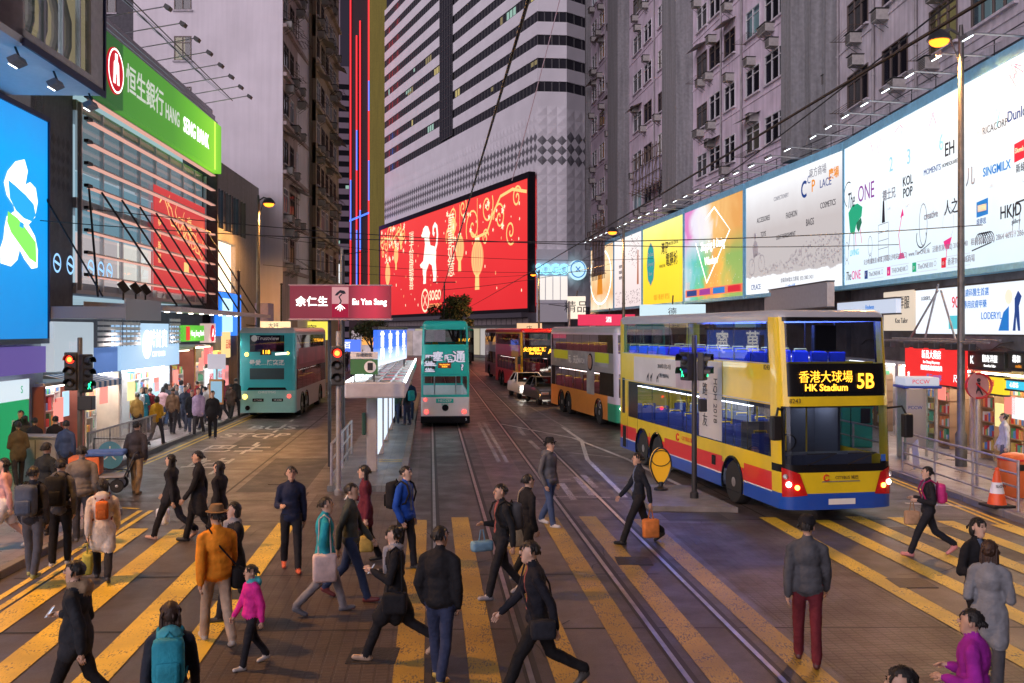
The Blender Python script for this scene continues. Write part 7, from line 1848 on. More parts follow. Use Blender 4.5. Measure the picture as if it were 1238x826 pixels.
b = MB(); b.lathe([(.152, .30), (.105, .54)], None, 20); b.build('sleeve', M_white, cn, smooth='auto'); text('SLOW', 0, .46, .09, M_print_k, cn, -.135); MB().ell((0, 0, .82), (.05, .05, .045), 10, 6).build('knob', mat('cone_orange', (.80, .10, .02), .45), cn)
# cargo cart and stand by the booth
st = thing('green_kiosk_box', 'small green box cabinet beside the bus front', 'cabinet', (11.35, 33.0, .14), R(-5)); MB().bev(-.5, .5, -.35, .35, 0, 1.75, .04).build('body', mat('cabinet_green', (.02, .28, .20), .5), st); MB().bev(.1, .42, -.42, -.35, .8, 1.3, .03).build('hatch', M_black, st)
bd = thing('leaning_board', 'white printed board leaning on the railing by the bus', 'board', (10.95, 27.0, .2), R(80)); b = MB(); b.box((0, 0, .42), (.75, .02, .7), M=Matrix.Rotation(R(18), 4, 'Y')); b.build('board', M_white, bd)

# ---------------------------------------------------------------- right shops
xs_ = 14.0
def rshop(label, ya, yb, wallc, ceil_c, ceil_s, z1=2.75, depth=1.5, goods=None, seed=1):
    """between distances ya (far) and yb (near) on the right-hand building line"""
    ln = ya - yb
    X0 = xs_ if ya < 42 else None
    if X0 is not None: org = (xs_, ya, 0); rz = facing((0, -1))
    else: q = onB(ya, .6); org = (q.x, q.y, 0); rz = facing((-dB.x, -dB.y))
    t = thing('shop', label, 'shop', org, rz, 'shops under the billboards')
    wm = mat('rshopwall_%d' % seed, wallc, .6, var=.2, vs=2.5)
    MB().b2(0, ln, depth, depth + .1, .13, z1).build('back_wall', wm, t)
    for x in (.0, ln - .1): MB().b2(x, x + .1, .0, depth, .13, z1).build('partition', wm, t)
    MB().b2(0, ln, .02, depth, z1, z1 + .1).build('ceiling', M_white, t)
    for k in range(2): MB().b2(.25, ln - .25, .12 + k * .8, .35 + k * .8, z1 - .06, z1 - .01).build('ceiling_light', glow('rceil_%d' % seed, ceil_c, ceil_s * 2.5), t)
    rnd = random.Random(seed)
    for k in range(3):
        xx = rnd.uniform(.2, ln - 1); zz = rnd.uniform(1.0, 1.9); MB().bev(xx, xx + rnd.uniform(.4, .8), .03, .07, zz, zz + rnd.uniform(.4, .7), .01).build('window_poster', glow('rposter_%d' % k, ((.95, .75, .3), (.9, .25, .2), (.85, .9, .95))[k], .9), t)
    if goods:
        for sx_ in np.arange(.15, ln - .9, 1.0):
            yy = rnd.choice((.15, .5, .9)); s_ = MB()
            for k in range(5): s_.b2(sx_, sx_ + .85, yy, yy + .35, .4 + k * .42, .43 + k * .42)
            s_.b2(sx_, sx_ + .03, yy, yy + .35, .14, 2.3); s_.b2(sx_ + .82, sx_ + .85, yy, yy + .35, .14, 2.3); so_ = s_.build('shelf', mat('shelf_wood', (.35, .22, .12), .6), t)
            for k in range(5):
                xx = sx_ + .05
                while xx < sx_ + .72:
                    w_ = rnd.uniform(.06, .16); MB().bev(xx, xx + w_, yy + .03, yy + .25, .435 + k * .42, .435 + k * .42 + rnd.uniform(.14, .34), .008).build('goods_box', mat('goods_%d' % rnd.randrange(6), (.5, .5, .5), .5), so_); xx += w_ + .015
    return t
rshop('tailor shop with wooden shelves and cream light beside the phone booth', 30.2, 26.2, (.62, .50, .34), (1, .88, .66), 6, goods=GC, seed=41)
rshop('shop with shelves of dark boxes and warm light by the orange bin', 26.1, 20.5, (.66, .48, .30), (1, .85, .6), 6, goods=GC, seed=42)
rshop('pharmacy under the red dispensary sign', 36.2, 30.3, (.68, .55, .48), (1, .9, .8), 6, goods=GC, seed=43)
rshop('shop front hidden partly by the yellow bus', 41.9, 36.3, (.55, .5, .5), (1, .92, .85), 4, goods=GC, seed=44)
for i, (a, c, col) in enumerate(((52, 44.5, (1, .8, .6)), (60, 52.1, (.8, .85, 1)), (70, 60.1, (1, .7, .6)), (82, 70.1, (1, .85, .7)), (94, 82.1, (.95, .6, .6)))):
    rshop(('warm lit', 'cool lit', 'rose lit', 'pale lit', 'pink lit')[i] + ' shop front under the billboards behind the bus queue', a, c, (.5, .45, .42), col, 5, seed=50 + i)
# wall strip between shops and billboards
sw_ = thing('shop_lintel', 'dark cluttered lintel wall between the shops and the billboards', 'wall', (14.3, 42, 0), facing((0, -1)))
MB().b2(0, 22, 0, .3, 2.86, 5.75).build('lintel', mat('lintel_dark', (.10, .09, .10), .8, var=.4, vs=1.5), sw_)
b = MB(); rnd = random.Random(77)
for k in range(14):
    z = rnd.uniform(3.0, 5.6); x = rnd.uniform(0, 18); pts = [(x + i * .6, -.05 - .04 * (i % 2), z + .15 * math.sin(i * 1.3 + k)) for i in range(7)]; b.tube(pts, .018, 5)
kind(b.build('cables', M_wire, sw_), 'stuff')
sw2 = thing('shop_lintel', 'dark lintel wall under the coloured billboards along the bend', 'wall', tuple(onB(95, .7)), facing((-dB.x, -dB.y))); MB().b2(0, 53, 0, .3, 2.86, 5.7).build('lintel', mat('lintel_dark', (.10, .09, .10), .8), sw2)
def rsign(label, px0, px1, py0, py1, X, m, lines, cat='sign', depth=.18, lm=None):
    ya = X / ((px0 - 619) / F); yb = X / ((px1 - 619) / F); ym = (ya + yb) / 2; z1 = CH - (py0 - HZ) * ym / F; z0 = CH - (py1 - HZ) * ym / F
    t = thing('shop_sign', label, cat, (X, ya, 0), facing((0, -1)), 'lit shop signs under the white billboard'); w = ya - yb
    MB().bev(0, w, 0, depth, z0, z1, .02).build('panel', m, t); h = z1 - z0
    for (s, fx, fz, sz, k) in lines: text(s, fx * w, z0 + fz * h, sz * h, k, t, -.012, off=.004 * sz * h)
    fr = MB(); fr.b2(-.04, w + .04, -.02, depth, z1 + .002, z1 + .05); fr.b2(-.04, w + .04, -.02, depth, z0 - .05, z0 - .002); fr.build('frame', M_dsteel, t)
    return t, w, z0, z1
rsign('red lit dispensary sign with white lettering', 1094, 1163, 421, 464, 13.3, glow('disp_red', (.82, .03, .03), .85), [('新昌大藥房', .5, .80, .26, WHT), ('Sun Cheung Dispensary', .5, .60, .115, WHT), ('藥房龍馬會創會慶典', .5, .43, .16, WHT), ('始于1937年', .55, .17, .2, K_b), ('貨', .08, .17, .2, WHT), ('尺', .9, .2, .22, WHT)])
t_, w_, a_, b__ = rsign('white lit skincare billboard with blue figures above the shops', 1107, 1240, 346, 404, 13.25, glow('lode_white', (.80, .88, .97), .9), [('LODERYL', .12, .80, .12, K_k), ('90', .42, .66, .34, K_r), ('皮膚科醫生首選', .60, .84, .17, K_b), ('專用皮膚甲藥', .60, .60, .17, K_b), ('LODERYL', .74, .36, .2, K_b)])
MB().b2(.36 * w_, .48 * w_, -.02, -.005, a_ + .15, a_ + .55).build('product_box', K_c, t_); blob(arc(.88 * w_, b__ - .4, .2, 0, 340), glow('pale_orange_lit', (.95, .75, .6), .9), t_, -.02)
blob([(.80 * w_, a_ + .1), (.88 * w_, a_ + .1), (.88 * w_, a_ + .75), (.84 * w_, a_ + .6)], K_b, t_, -.02); blob([(.91 * w_, a_ + .1), (.93 * w_, a_ + .1), (.935 * w_, a_ + .5), (.95 * w_, a_ + .1), (.965 * w_, a_ + .1), (.955 * w_, a_ + .75), (.975 * w_, a_ + 1.0), (.95 * w_, a_ + 1.15), (.925 * w_, a_ + .95), (.925 * w_, a_ + .6)], K_n, t_, -.02)
rsign('black tailor sign with a red K badge', 1170, 1214, 427, 446, 13.5, mat('tailor_black', (.02, .025, .02), .4), [('觀奇洋服', .63, .62, .5, WHT), ('Kwun Kee Tailor', .63, .2, .22, WHT), ('K', .13, .5, .75, WHT)])
rsign('black shop sign with orange mark at the pavement end', 1219, 1245, 427, 447, 13.5, mat('tailor_black', (.02, .025, .02), .4), [('裁和', .4, .6, .5, WHT), ('outlet', .5, .2, .3, K_o)])
rsign('cream tailor sign with black lettering behind the bus roof', 1068, 1106, 352, 400, 13.45, glow('cream_lit', (.92, .78, .62), .6), [('奇洋服', .6, .68, .34, K_k), ('Koo Tailor', .6, .25, .18, K_k)])
t_, w_, a_, b__ = rsign('yellow lit shop sign with orange lettering', 1172, 1213, 455, 475, 13.35, glow('yellow_lit', (.95, .66, .03), .85), [('天成名廊', .55, .6, .45, K_r), ('精選優惠', .55, .22, .3, K_r)])
rsign('small cyan lit sign beside the yellow sign', 1216, 1237, 461, 471, 13.4, glow('cyan_lit', (.05, .55, .75), .9), [('心意坊', .5, .5, .7, WHT)])
rsign('large grey unlit signboard back above the bus roof', 924, 1000, 347, 374, 12.7, mat('signback_grey', (.34, .35, .38), .5, var=.08), [], depth=.3)
rsign('pale blue lit sign above the bus roof', 1012, 1083, 364, 380, 12.4, glow('paleblue_lit', (.62, .70, .85), .7), [('Heulwen', .6, .5, .5, K_b)])
# support struts by the lamp
ss = thing('sign_struts', 'grey angled steel struts holding the shop signs', 'bracket', (13.1, 33, 0), facing((0, -1)))
for (a, c) in (((.2, 0, 3.7), (2.6, -.1, 5.2)), ((1.4, 0, 3.7), (2.4, 0, 5.4)), ((3.6, 0, 3.7), (2.6, 0, 5.2)), ((-1, -.1, 3.72), (6.5, -.1, 3.72)), ((-1, -.4, 3.66), (6.5, -.4, 3.66))): MB().tube([a, c], .035, 6).build('strut', M_galv, ss)
for i in range(6): MB().bev(-.6 + i * 1.15, -.2 + i * 1.15, -.5, -.3, 3.42, 3.62, .03).build('spot_lamp', M_dsteel, ss); 
# far signs along the bus queue (blue and red boxes)
for i, (px, py, Y, w_, h_, c, s) in enumerate(((697, 372, 88, 1.6, 2.0, (.95, .82, .66), '精品'), (736, 387, 80, 5.0, .9, (.70, .04, .10), '酒'), (813, 378, 55, 3.6, .9, (.55, .72, .78), '德'), (640, 398, 118, 3.0, 1.4, (.9, .55, .3), '店'))):
    t = thing('lit_street_sign', ('cream', 'crimson', 'pale teal', 'amber')[i] + ' lit street sign hanging over the bus queue', 'sign', tuple(at(px, py, Y)), R(-12)); MB().bev(-w_ / 2, w_ / 2, -.1, .1, -h_ / 2, h_ / 2, .03).build('panel', glow('ssign_%d' % i, c, .9), t); text(s, 0, 0, h_ * .55, K_k if i != 1 else WHT, t, -.115)
    MB().tube([(0, .05, h_ / 2), (0, .6, h_ / 2 + .5)], .04, 6).build('bracket', M_dsteel, t)
# left signs past the turquoise bus
for i, (px, py, Y, w_, h_, c, s) in enumerate(((383, 333, 84, 1.9, 2.6, (.75, .55, .9), '美'), (377, 400, 70, 2.2, 1.3, (.9, .75, .1), '寶'), (392, 392, 90, 2.6, 2.6, (.85, .05, .12), '周大福'), (331, 394, 57, 1.9, .5, (.95, .75, .45), '大班'), (405, 335, 100, 1.5, 2.6, (.8, .85, .85), '匯'), (420, 418, 120, 3.2, 1.5, (.1, .2, .8), '百'), (455, 412, 140, 4, 1.2, (.9, .4, .1), '金'), (380, 430, 78, 1.0, 2.2, (.95, .35, .25), '食'), (374, 452, 72, .8, 1.2, (.3, .9, .6), '藥'))):
    t = thing('neon_sign', ('lilac', 'yellow', 'scarlet', 'small amber', 'white', 'deep blue', 'orange', 'coral', 'mint')[i] + ' lit sign hanging over the far left pavement', 'sign', tuple(at(px, py, Y)), R(3)); MB().bev(-w_ / 2, w_ / 2, -.1, .1, -h_ / 2, h_ / 2, .03).build('panel', glow('nsign_%d' % i, c, .95), t); text(s, 0, 0, min(h_, w_) * .6 / (1 if len(s) < 3 else 2), WHT if i in (2, 5) else K_k, t, -.115)
    MB().tube([(-w_ / 2, 0, 0), (-w_ / 2 - 1.2, .2, .1)], .04, 6).build('bracket', M_dsteel, t)
# street end: low lit hoarding with painted flowers
hd = thing('site_hoarding', 'long pale hoarding with pink floral print under the giant screen', 'hoarding', (-25.5, 158, 0), R(-12))
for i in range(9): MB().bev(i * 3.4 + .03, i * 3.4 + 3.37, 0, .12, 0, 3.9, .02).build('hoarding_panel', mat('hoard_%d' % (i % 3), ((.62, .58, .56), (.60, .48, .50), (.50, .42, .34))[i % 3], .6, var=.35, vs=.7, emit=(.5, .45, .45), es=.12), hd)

# ---------------------------------------------------------------- left pavement things
ec = thing('utility_cabinet', 'plain grey steel utility cabinet on the left pavement', 'cabinet', (gp(56, 588).x, 25.2, .14), R(-4)); MB().bev(-.55, .55, -.28, .28, .05, 1.15, .03).build('body', M_grey, ec); MB().bev(-.6, .6, -.33, .33, 1.15, 1.2, .015).build('lid', M_grey, ec); MB().b2(-.01, .01, -.285, -.275, .1, 1.1).build('door_seam', M_black, ec)
br = thing('crowd_barrier', 'dark steel barrier with a round blue notice by the traffic signal', 'barrier', (-11.0, 26.2, .14), R(-8))
b = MB(); b.tube([(0, 0, 0), (0, 0, 1.0), (.95, 0, 1.0), (.95, 0, 0)], .025, 6); b.tube([(0, 0, .2), (.95, 0, .2)], .02, 6); b.build('frame', M_dsteel, br); MB().lathe([(.36, 0), (.36, .02)], Matrix.Translation((.48, -.03, .58)) @ Matrix.Rotation(R(90), 4, 'X'), 22).build('blue_disc', mat('notice_blue', (.10, .35, .55), .5), br); text('大', .48, .6, .4, M_print_w, br, -.06)
ct = thing('hand_cart', 'loaded hand cart with orange box and blue tarp by the crossing', 'cart', (gp(118, 600).x, 23.8, .14), R(12))
b = MB(); b.tube([(-.6, -.3, .35), (.7, -.3, .35), (.95, -.3, .9)], .025, 6); b.tube([(-.6, .3, .35), (.7, .3, .35), (.95, .3, .9)], .025, 6); b.tube([(.95, -.3, .9), (.95, .3, .9)], .025, 6)
b.build('cart_frame', M_dsteel, ct); MB().b2(-.6, .7, -.32, .32, .36, .4).build('cart_deck', M_grey, ct)
for x in (-.45, .55):
    for y in (-.33, .33): wheel(ct, x, y, .16, .06, -1 if y < 0 else 1)
MB().bev(-.55, .15, -.28, .28, .41, .85, .04).build('orange_box', mat('box_orange', (.70, .16, .04), .6), ct); MB().bev(-.2, .7, -.3, .3, .86, .98, .05).build('blue_tarp', mat('tarp_blue', (.05, .12, .35), .6, var=.3), ct)
bs = thing('bus_stop_pole', 'bus stop pole with an orange edged route board', 'bus stop', (gp(267, 522).x - .3, 39.6, .14), R(5)); MB().cyl((0, 0, 0), (0, 0, 2.9), .04, 8).build('pole', M_galv, bs); MB().bev(-.28, .28, -.06, -.03, .9, 1.9, .03).build('route_board', mat('board_orange', (.6, .25, .06), .5), bs); MB().bev(-.22, .22, -.075, -.062, .98, 1.82, .01).build('route_sheet', glow('board_blue', (.35, .6, .8), .5), bs); MB().bev(-.35, .35, -.05, .03, 2.3, 2.9, .02).build('stop_flag', glow('flag_white', (.75, .7, .8), .5), bs)
for i, (x, Y) in enumerate(((-12.9, 47), (-13.9, 60))):
    t = thing('steel_pole', ('slim dark pole beside the turquoise bus', 'slim dark pole further along the left kerb')[i], 'pole', (x, Y, .14)); MB().cyl((0, 0, 0), (0, 0, 6.6), .06, 8).build('shaft', M_dsteel, t); MB().ell((0, 0, 6.62), (.09, .09, .06), 8, 6).build('cap', M_dsteel, t)
for i, (px, Y, top) in enumerate(((688, 78, 365), (413, 60, 300), (1082, 30, 300))[:2]):
    q = at(px, HZ, Y); t = thing('wire_pole', ('tram wire pole among the bus queue', 'tram wire pole behind the red hanging sign')[i], 'pole', (q.x, Y, 0)); z = at(px, top, Y).z; MB().lathe([(.12, 0), (.1, z), (.06, z + .05)], None, 10).build('shaft', M_galv, t); MB().tube([(0, 0, z - .4), (-1.6 if i == 0 else 1.6, 0, z - .2)], .03, 6).build('bracket_arm', M_dsteel, t)

# ---------------------------------------------------------------- overhead wires
def wire(label, a, b_, sag=.25, r=.014, m=M_wire, n=14):
    a = Vector(a); b_ = Vector(b_); pts = [a.lerp(b_, i / n) - Vector((0, 0, sag * 4 * (i / n) * (1 - i / n))) for i in range(n + 1)]
    o = MB().tube(pts, r, 5).build('overhead_wire', m); tag(o, label, 'wire', 'overhead tram wires'); return o
wire('tram contact wire over the near left track', (street(.62, 2), 2, 6.1), (street(.62, 110), 110, 6.1), .1, .013)
wire('tram contact wire over the right hand track', (street(3.5, 2), 2, 6.1), (street(3.5, 110), 110, 6.1), .1, .013)
for i, (a, b_, s) in enumerate((((-13.9, 33, 8.0), (13.6, 35, 7.0), .5), ((-13.9, 29, 7.2), (13.0, 27.5, 6.9), .55), ((-14.5, 50, 9.0), (8.5, 60, 8.3), .6), ((-15, 62, 8.6), (7.2, 70, 8.2), .5), ((-13.0, 52, 7.4), (2.6, 96, 9.4), .5), ((2.6, 96, 9.3), (7.0, 62, 9.9), .4))):
    wire(('span wire from the bank louvres to the white billboard', 'span wire from the blue billboard to the tall street lamp', 'span wire from the low grey building to the billboards', 'span wire from the pale tower to the far lamp', 'long wire from the left lamp to the store corner lamp', 'wire between the store corner lamp and the billboard lamp')[i], a, b_, s)
wire('thick cable along the tenement windows past the street lamp', (13.9, 24.5, 14.6), (10.6, 72, 11.9), .4, .03)
wire('pale stay rope falling steeply in front of the department store', (3.4, 60, 26), (0.0, 70, 14.5), .2, .03, mat('pale_rope', (.55, .4, .45), .6))
wire('wire splitter over the tracks below the red screen', (street(.62, 55), 55, 6.2), (6.3, 63, 8.2), .2)

# ---------------------------------------------------------------- trees by the store
M_leaf = mat('leaf', (.045, .075, .022), .6, var=.5, vs=2.5); M_leaf2 = mat('leaf_warm', (.10, .075, .025), .6, var=.4, vs=2.5); M_bark = mat('bark', (.06, .045, .035), .9, bump=.4, bs=20)
def tree(label, loc, h, r, n, seed):
    rnd = random.Random(seed); t = thing('street_tree', label, 'tree', tuple(loc), 0, 'trees before the department store')
    b = MB(); b.tube([(0, 0, 0), (.1, 0, h * .3), (0, .1, h * .6)], [.16, .12, .07], 8)
    for k in range(8):
        a = k * .9; b.tube([(.05, 0, h * (.28 + .03 * k)), (r * .4 * math.cos(a), r * .4 * math.sin(a), h * (.5 + .03 * k)), (r * .8 * math.cos(a), r * .8 * math.sin(a), h * (.62 + .035 * k))], [.06, .04, .015], 6)
    b.build('trunk', M_bark, t)
    cl = [(rnd.gauss(0, .45) * r, rnd.gauss(0, .45) * r, h * rnd.uniform(.58, .93), r * rnd.uniform(.22, .42)) for _ in range(26)]
    b = MB()
    for i in range(n):
        c = rnd.choice(cl); d = Vector((rnd.gauss(0, 1), rnd.gauss(0, 1), rnd.gauss(0, .8))); d = d.normalized() * c[3] * rnd.uniform(.5, 1.05)
        p = Vector(c[:3]) + d; u = Vector((rnd.gauss(0, 1), rnd.gauss(0, 1), rnd.gauss(0, 1))).normalized(); v = u.orthogonal().normalized(); s = rnd.uniform(.09, .17)
        b.add([p - u * s, p + v * s * .45, p + u * s, p - v * s * .45], [(0, 1, 2, 3)], rnd.random() < .3)
    b.build('crown', [M_leaf, M_leaf2], t)
tree('leafy street tree rising behind the tram roof', (-5.7, 96, 0), 7.5, 1.75, 5200, 1)
tree('dark street tree behind the tram shelter sign', (-15.3, 108, 0), 5.2, 2.0, 3200, 2)
# ================================================================== people
SKIN = [mat('skin_%d' % i, c, .5, var=.06, vs=12) for i, c in enumerate(((.50, .31, .22), (.58, .38, .28), (.44, .27, .19)))]
HAIRS = {'black': mat('hair_black', (.010, .009, .009), .45, bump=.5, bs=90), 'brown': mat('hair_brown', (.045, .022, .014), .45, bump=.5, bs=90), 'grey': mat('hair_grey', (.16, .15, .14), .5, bump=.5, bs=90)}
def cloth(c, rough=.85):
    return mat('cloth_%02x%02x%02x' % tuple(int(max(0, min(1, v)) * 255) for v in c), c, rough, var=.22, vs=7, bump=.5, bs=26, spec=.2)
M_lip = mat('lips', (.36, .13, .11), .5); M_eye = mat('eye_dark', (.012, .009, .008), .25)
def _cap(p, a, b, ra, rb):
    ab = b - a; t = np.clip(((p - a) @ ab) / max(1e-9, ab @ ab), 0, 1); return np.linalg.norm(p - (a + t[:, None] * ab), axis=1) - (ra + (rb - ra) * t)
class Fig: pass
def person(label, x, y, rz, h=1.68, top=(.05, .05, .06), bot=(.03, .03, .04), shoe=(.05, .05, .05), hair='black', style='short', skin=0, stride=.6, lead=1, arms='swing', coat=0, puff=.0, hood=None, scarf=None, hat=None, skirt=None,
           lean=0.0, headturn=0.0, headtilt=0.0, fine=True, z0=0.0, build=1.0, sleeves=True, group='pedestrians on the crossing', child=False):
    k = h / 1.70; V = lambda a, b, c: np.array((a, b, c), float)
    f = Fig(); pr = []      # prims: (kind, data..., tag)
    SK, TP, BT, SH, AC = 0, 1, 2, 3, 4
    bw = build
    # ---- legs (front is -y)
    hipz = .90; feet = []
    def leg(s, th, kn, an):
        hp = V(s * .088 * bw, 0, hipz); d = V(s * .02, -math.sin(th), -math.cos(th)); kne = hp + d * .43; d2 = V(-s * .012, -math.sin(th - kn), -math.cos(th - kn)); ank = kne + d2 * .41
        return hp, kne, ank, th - kn
    fr, bk = (1, -1) if lead > 0 else (-1, 1)
    L1 = leg(fr, R(27) * stride, R(7) * stride + .02, 0); L2 = leg(bk, -R(20) * stride, R(34) * stride + .02, 0)
    drop = min(L1[2][2], L2[2][2]) - .075
    f.legs = []
    for (hp, kne, ank, sh_), s in ((L1, fr), (L2, bk)):
        for q in (hp, kne, ank): q[2] -= drop
        pr.append(('c', hp, kne, .092 * bw, .070 * bw, BT)); pr.append(('c', kne, ank + V(0, 0, .015), .068 * bw, .060, BT))
        pit = -sh_ * .75 if s == bk else sh_ * .35       # toe pitch
        fd = V(s * .06, -math.cos(pit), math.sin(pit) * (-1 if s == bk else 1)); 
        heel = ank + V(0, .03, -.045); toe = heel + fd / np.linalg.norm(fd) * .19; toe[2] = max(toe[2], .035)
        pr.append(('c', heel, toe, .044, .036, SH)); pr.append(('c', ank + V(0, 0, .01), heel + (toe - heel) * .45, .046, .04, SH))
        f.legs.append((heel, toe))
    dz = -drop; f.dz = dz
    lq = lambda z: V(0, -math.sin(lean) * (z - .9), 0)
    def T(a, b, c): return V(a, b, c + dz) + lq(c)
    # ---- trunk
    pf = puff
    pr.append(('e', T(0, 0, .93), V(.155 * bw, .115 * bw, .13), BT if not coat else TP)); pr.append(('e', T(0, .0, 1.07), V(.15 * bw + pf, .108 * bw + pf, .18), TP)); pr.append(('e', T(0, .008, 1.28), V(.162 * bw + pf, .118 * bw + pf, .20), TP))
    pr.append(('e', T(0, 0, .985), V(.155 * bw + pf, .118 * bw + pf, .10), TP))
    pr.append(('e', T(0, 0, .90), V(.168 * bw + pf, .132 * bw + pf, .10), TP))
    for s in (-1, 1): pr.append(('c', T(s * .03, .012, 1.425), T(s * .15 * bw, .01, 1.375), .056, .056 + pf * .2, TP))
    pr.append(('c', T(0, .01, 1.42), T(0, .0, 1.475), .066, .06, TP))
    if coat:
        zc = .90 - coat; pr.append(('e', T(0, 0, (.95 + zc) / 2 + .06), V(.185 * bw + pf, .15 * bw + pf, (.95 - zc) / 2 + .16), TP))
        for (hp, kne, ank, _), s in ((L1, fr), (L2, bk)): pr.append(('c', hp, hp + (kne - hp) * min(1, coat / .43), .115 * bw, .115 * bw, TP))
    if skirt:
        for (hp, kne, ank, _), s in ((L1, fr), (L2, bk)): pr.append(('c', hp, hp + (kne - hp) * .75, .115, .125, AC))
        pr.append(('e', T(0, 0, .80), V(.17, .15, .18), AC))
    pr.append(('c', T(0, 0.0, 1.44), T(0, -.012, 1.53), .052, .050, SK))
    if scarf or hood: 
        pr.append(('e', T(0, .01, 1.455), V(.105, .10, .05), AC))
        if hood: pr.append(('e', T(0, .10, 1.43), V(.12, .07, .09), AC))
        else: pr.append(('c', T(-.03, -.12, 1.42), T(-.04, -.135, 1.12), .045, .035, AC))
    # ---- arms
    f.hands = []
    def arm(s, mode, ph):
        shp = T(s * (.172 * bw + pf * .5), .01, 1.345)
        if mode == 'swing': up = V(s * .13, -math.sin(ph), -math.cos(ph)); lo = V(s * .02, -math.sin(ph + .30), -math.cos(ph + .30))
        elif mode == 'phone': up = V(s * .16, -.20, -.95); lo = V(-s * .35, -.82, .42)
        elif mode == 'hold': up = V(s * .18, .12, -.96); lo = V(-s * .15, -.75, .12)
        elif mode == 'pocket': up = V(s * .20, .14, -.95); lo = V(-s * .14, -.38, -.9)
        elif mode == 'strap': up = V(s * .28, -.25, -.9); lo = V(-s * .55, -.35, .78)
        elif mode == 'point': up = V(s * .35, -.55, -.6); lo = V(s * .1, -.95, .2)
        else: up = V(s * .10, 0, -1); lo = V(s * .03, -.12, -1)
        up = up / np.linalg.norm(up); lo = lo / np.linalg.norm(lo); el = shp + up * .285; wr = el + lo * .245
        pr.append(('c', shp, el, .060 + pf * .35, .054 + pf * .4, TP)); pr.append(('c', el, wr, .054 + pf * .4, .044 + pf * .2, TP)); 
        palm = wr + lo * .055; pr.append(('c', wr, palm + lo * .02, .026, .030, SK)); f.hands.append((palm, lo, s))
    a = arms if isinstance(arms, tuple) else (arms, arms)
    sw = R(26) * stride
    arm(1, a[0], sw * (-1 if fr > 0 else 1)); arm(-1, a[1], sw * (1 if fr > 0 else -1))
    # ---- head
    hc = T(0, -.02, 1.585); hs = 1.12 if child else 1.0
    def Hd(p):
        p = np.array(p, float) * hs; ct, st = math.cos(headturn), math.sin(headturn); cy, sy_ = math.cos(headtilt), math.sin(headtilt)
        p = V(p[0], p[1] * cy - p[2] * sy_, p[1] * sy_ + p[2] * cy); return hc + V(p[0] * ct - p[1] * st, p[0] * st + p[1] * ct, p[2])
    pr.append(('e', Hd((0, .005, .025)), V(.076, .093, .093) * hs, SK)); pr.append(('c', Hd((0, -.03, -.03)), Hd((0, -.048, -.075)), .060, .040, SK))
    # ---- surface
    m = MB()
    for p in pr:
        if p[0] == 'e': m.ell(p[1], p[2], 16, 10)
        else:
            A, B = Vector(p[1]), Vector(p[2]); d = (B - A); L_ = d.length; d.normalize(); rot = d.to_track_quat('Z', 'Y').to_matrix().to_4x4(); ra, rb = p[3], p[4]; prof = [(max(.002, ra * math.cos(t)), ra * math.sin(t)) for t in np.linspace(-1.5, 0, 5)] + [(max(.002, rb * math.cos(t)), L_ + rb * math.sin(t)) for t in np.linspace(0, 1.5, 5)]
            m.lathe(prof, Matrix.Translation(A) @ rot, 12)
    me = m.mesh('body', SKIN[skin]); o = bpy.data.objects.new('body', me)
    r = o.modifiers.new('r', 'REMESH'); r.mode = 'VOXEL'; r.voxel_size = .017 if fine else .032
    sm_ = o.modifiers.new('s', 'SMOOTH'); sm_.factor = .5; sm_.iterations = 4 if fine else 1
    bm_ = bake(o); bpy.data.objects.remove(o)
    n = len(bm_.vertices); co = np.empty(n * 3); bm_.vertices.foreach_get('co', co); co = co.reshape(-1, 3)
    no = np.empty(n * 3); bm_.vertices.foreach_get('normal', no); no = no.reshape(-1, 3)
    D = np.stack([_cap(co, p[1], p[2], p[3], p[4]) if p[0] == 'c' else (np.linalg.norm((co - p[1]) / p[2], axis=1) - 1) * p[2].min() for p in pr]); tg = np.array([p[-1] for p in pr])[D.argmin(0)]
    sd_ = hash(label) % 97 if False else sum(map(ord, label)) % 97
    if fine:
        disp = np.array([noise.noise(Vector((c[0] * 9 + sd_, c[1] * 9, c[2] * 5))) + .5 * noise.noise(Vector((c[0] * 22, c[1] * 22 + sd_, c[2] * 26))) for c in co]) * .010 * np.isin(tg, (TP, BT, AC)); co = co + no * disp[:, None]
        bm_.vertices.foreach_set('co', co.ravel())
    if fine and not skirt and not hood and not scarf and sd_ % 3: tg[(tg == TP) & (np.abs(co[:, 0]) < .035) & (no[:, 1] < -.6) & (co[:, 2] > 1.0 + dz)] = AC
    nf = len(bm_.polygons); lv = np.empty(len(bm_.loops), int); bm_.loops.foreach_get('vertex_index', lv); ls = np.empty(nf, int); bm_.polygons.foreach_get('loop_start', ls)
    bm_.materials.clear()
    for mm in (SKIN[skin], cloth(top), cloth(bot), mat('shoe_%02x%02x%02x' % tuple(int(v * 255) for v in shoe), shoe, .5), cloth(skirt or hood or scarf or ((.45, .44, .44), (.25, .08, .08), (.12, .16, .25))[sd_ % 3])): bm_.materials.append(mm)
    bm_.polygons.foreach_set('material_index', tg[lv[ls]].astype(np.int32)); bm_.polygons.foreach_set('use_smooth', [True] * nf); bm_.update()
    t = thing('person', label, 'person', (x, y, z0), rz, group); t.scale = (k, k, k); f.root = t; f.k = k; f.T = T
    bd = link('body', bm_, t)
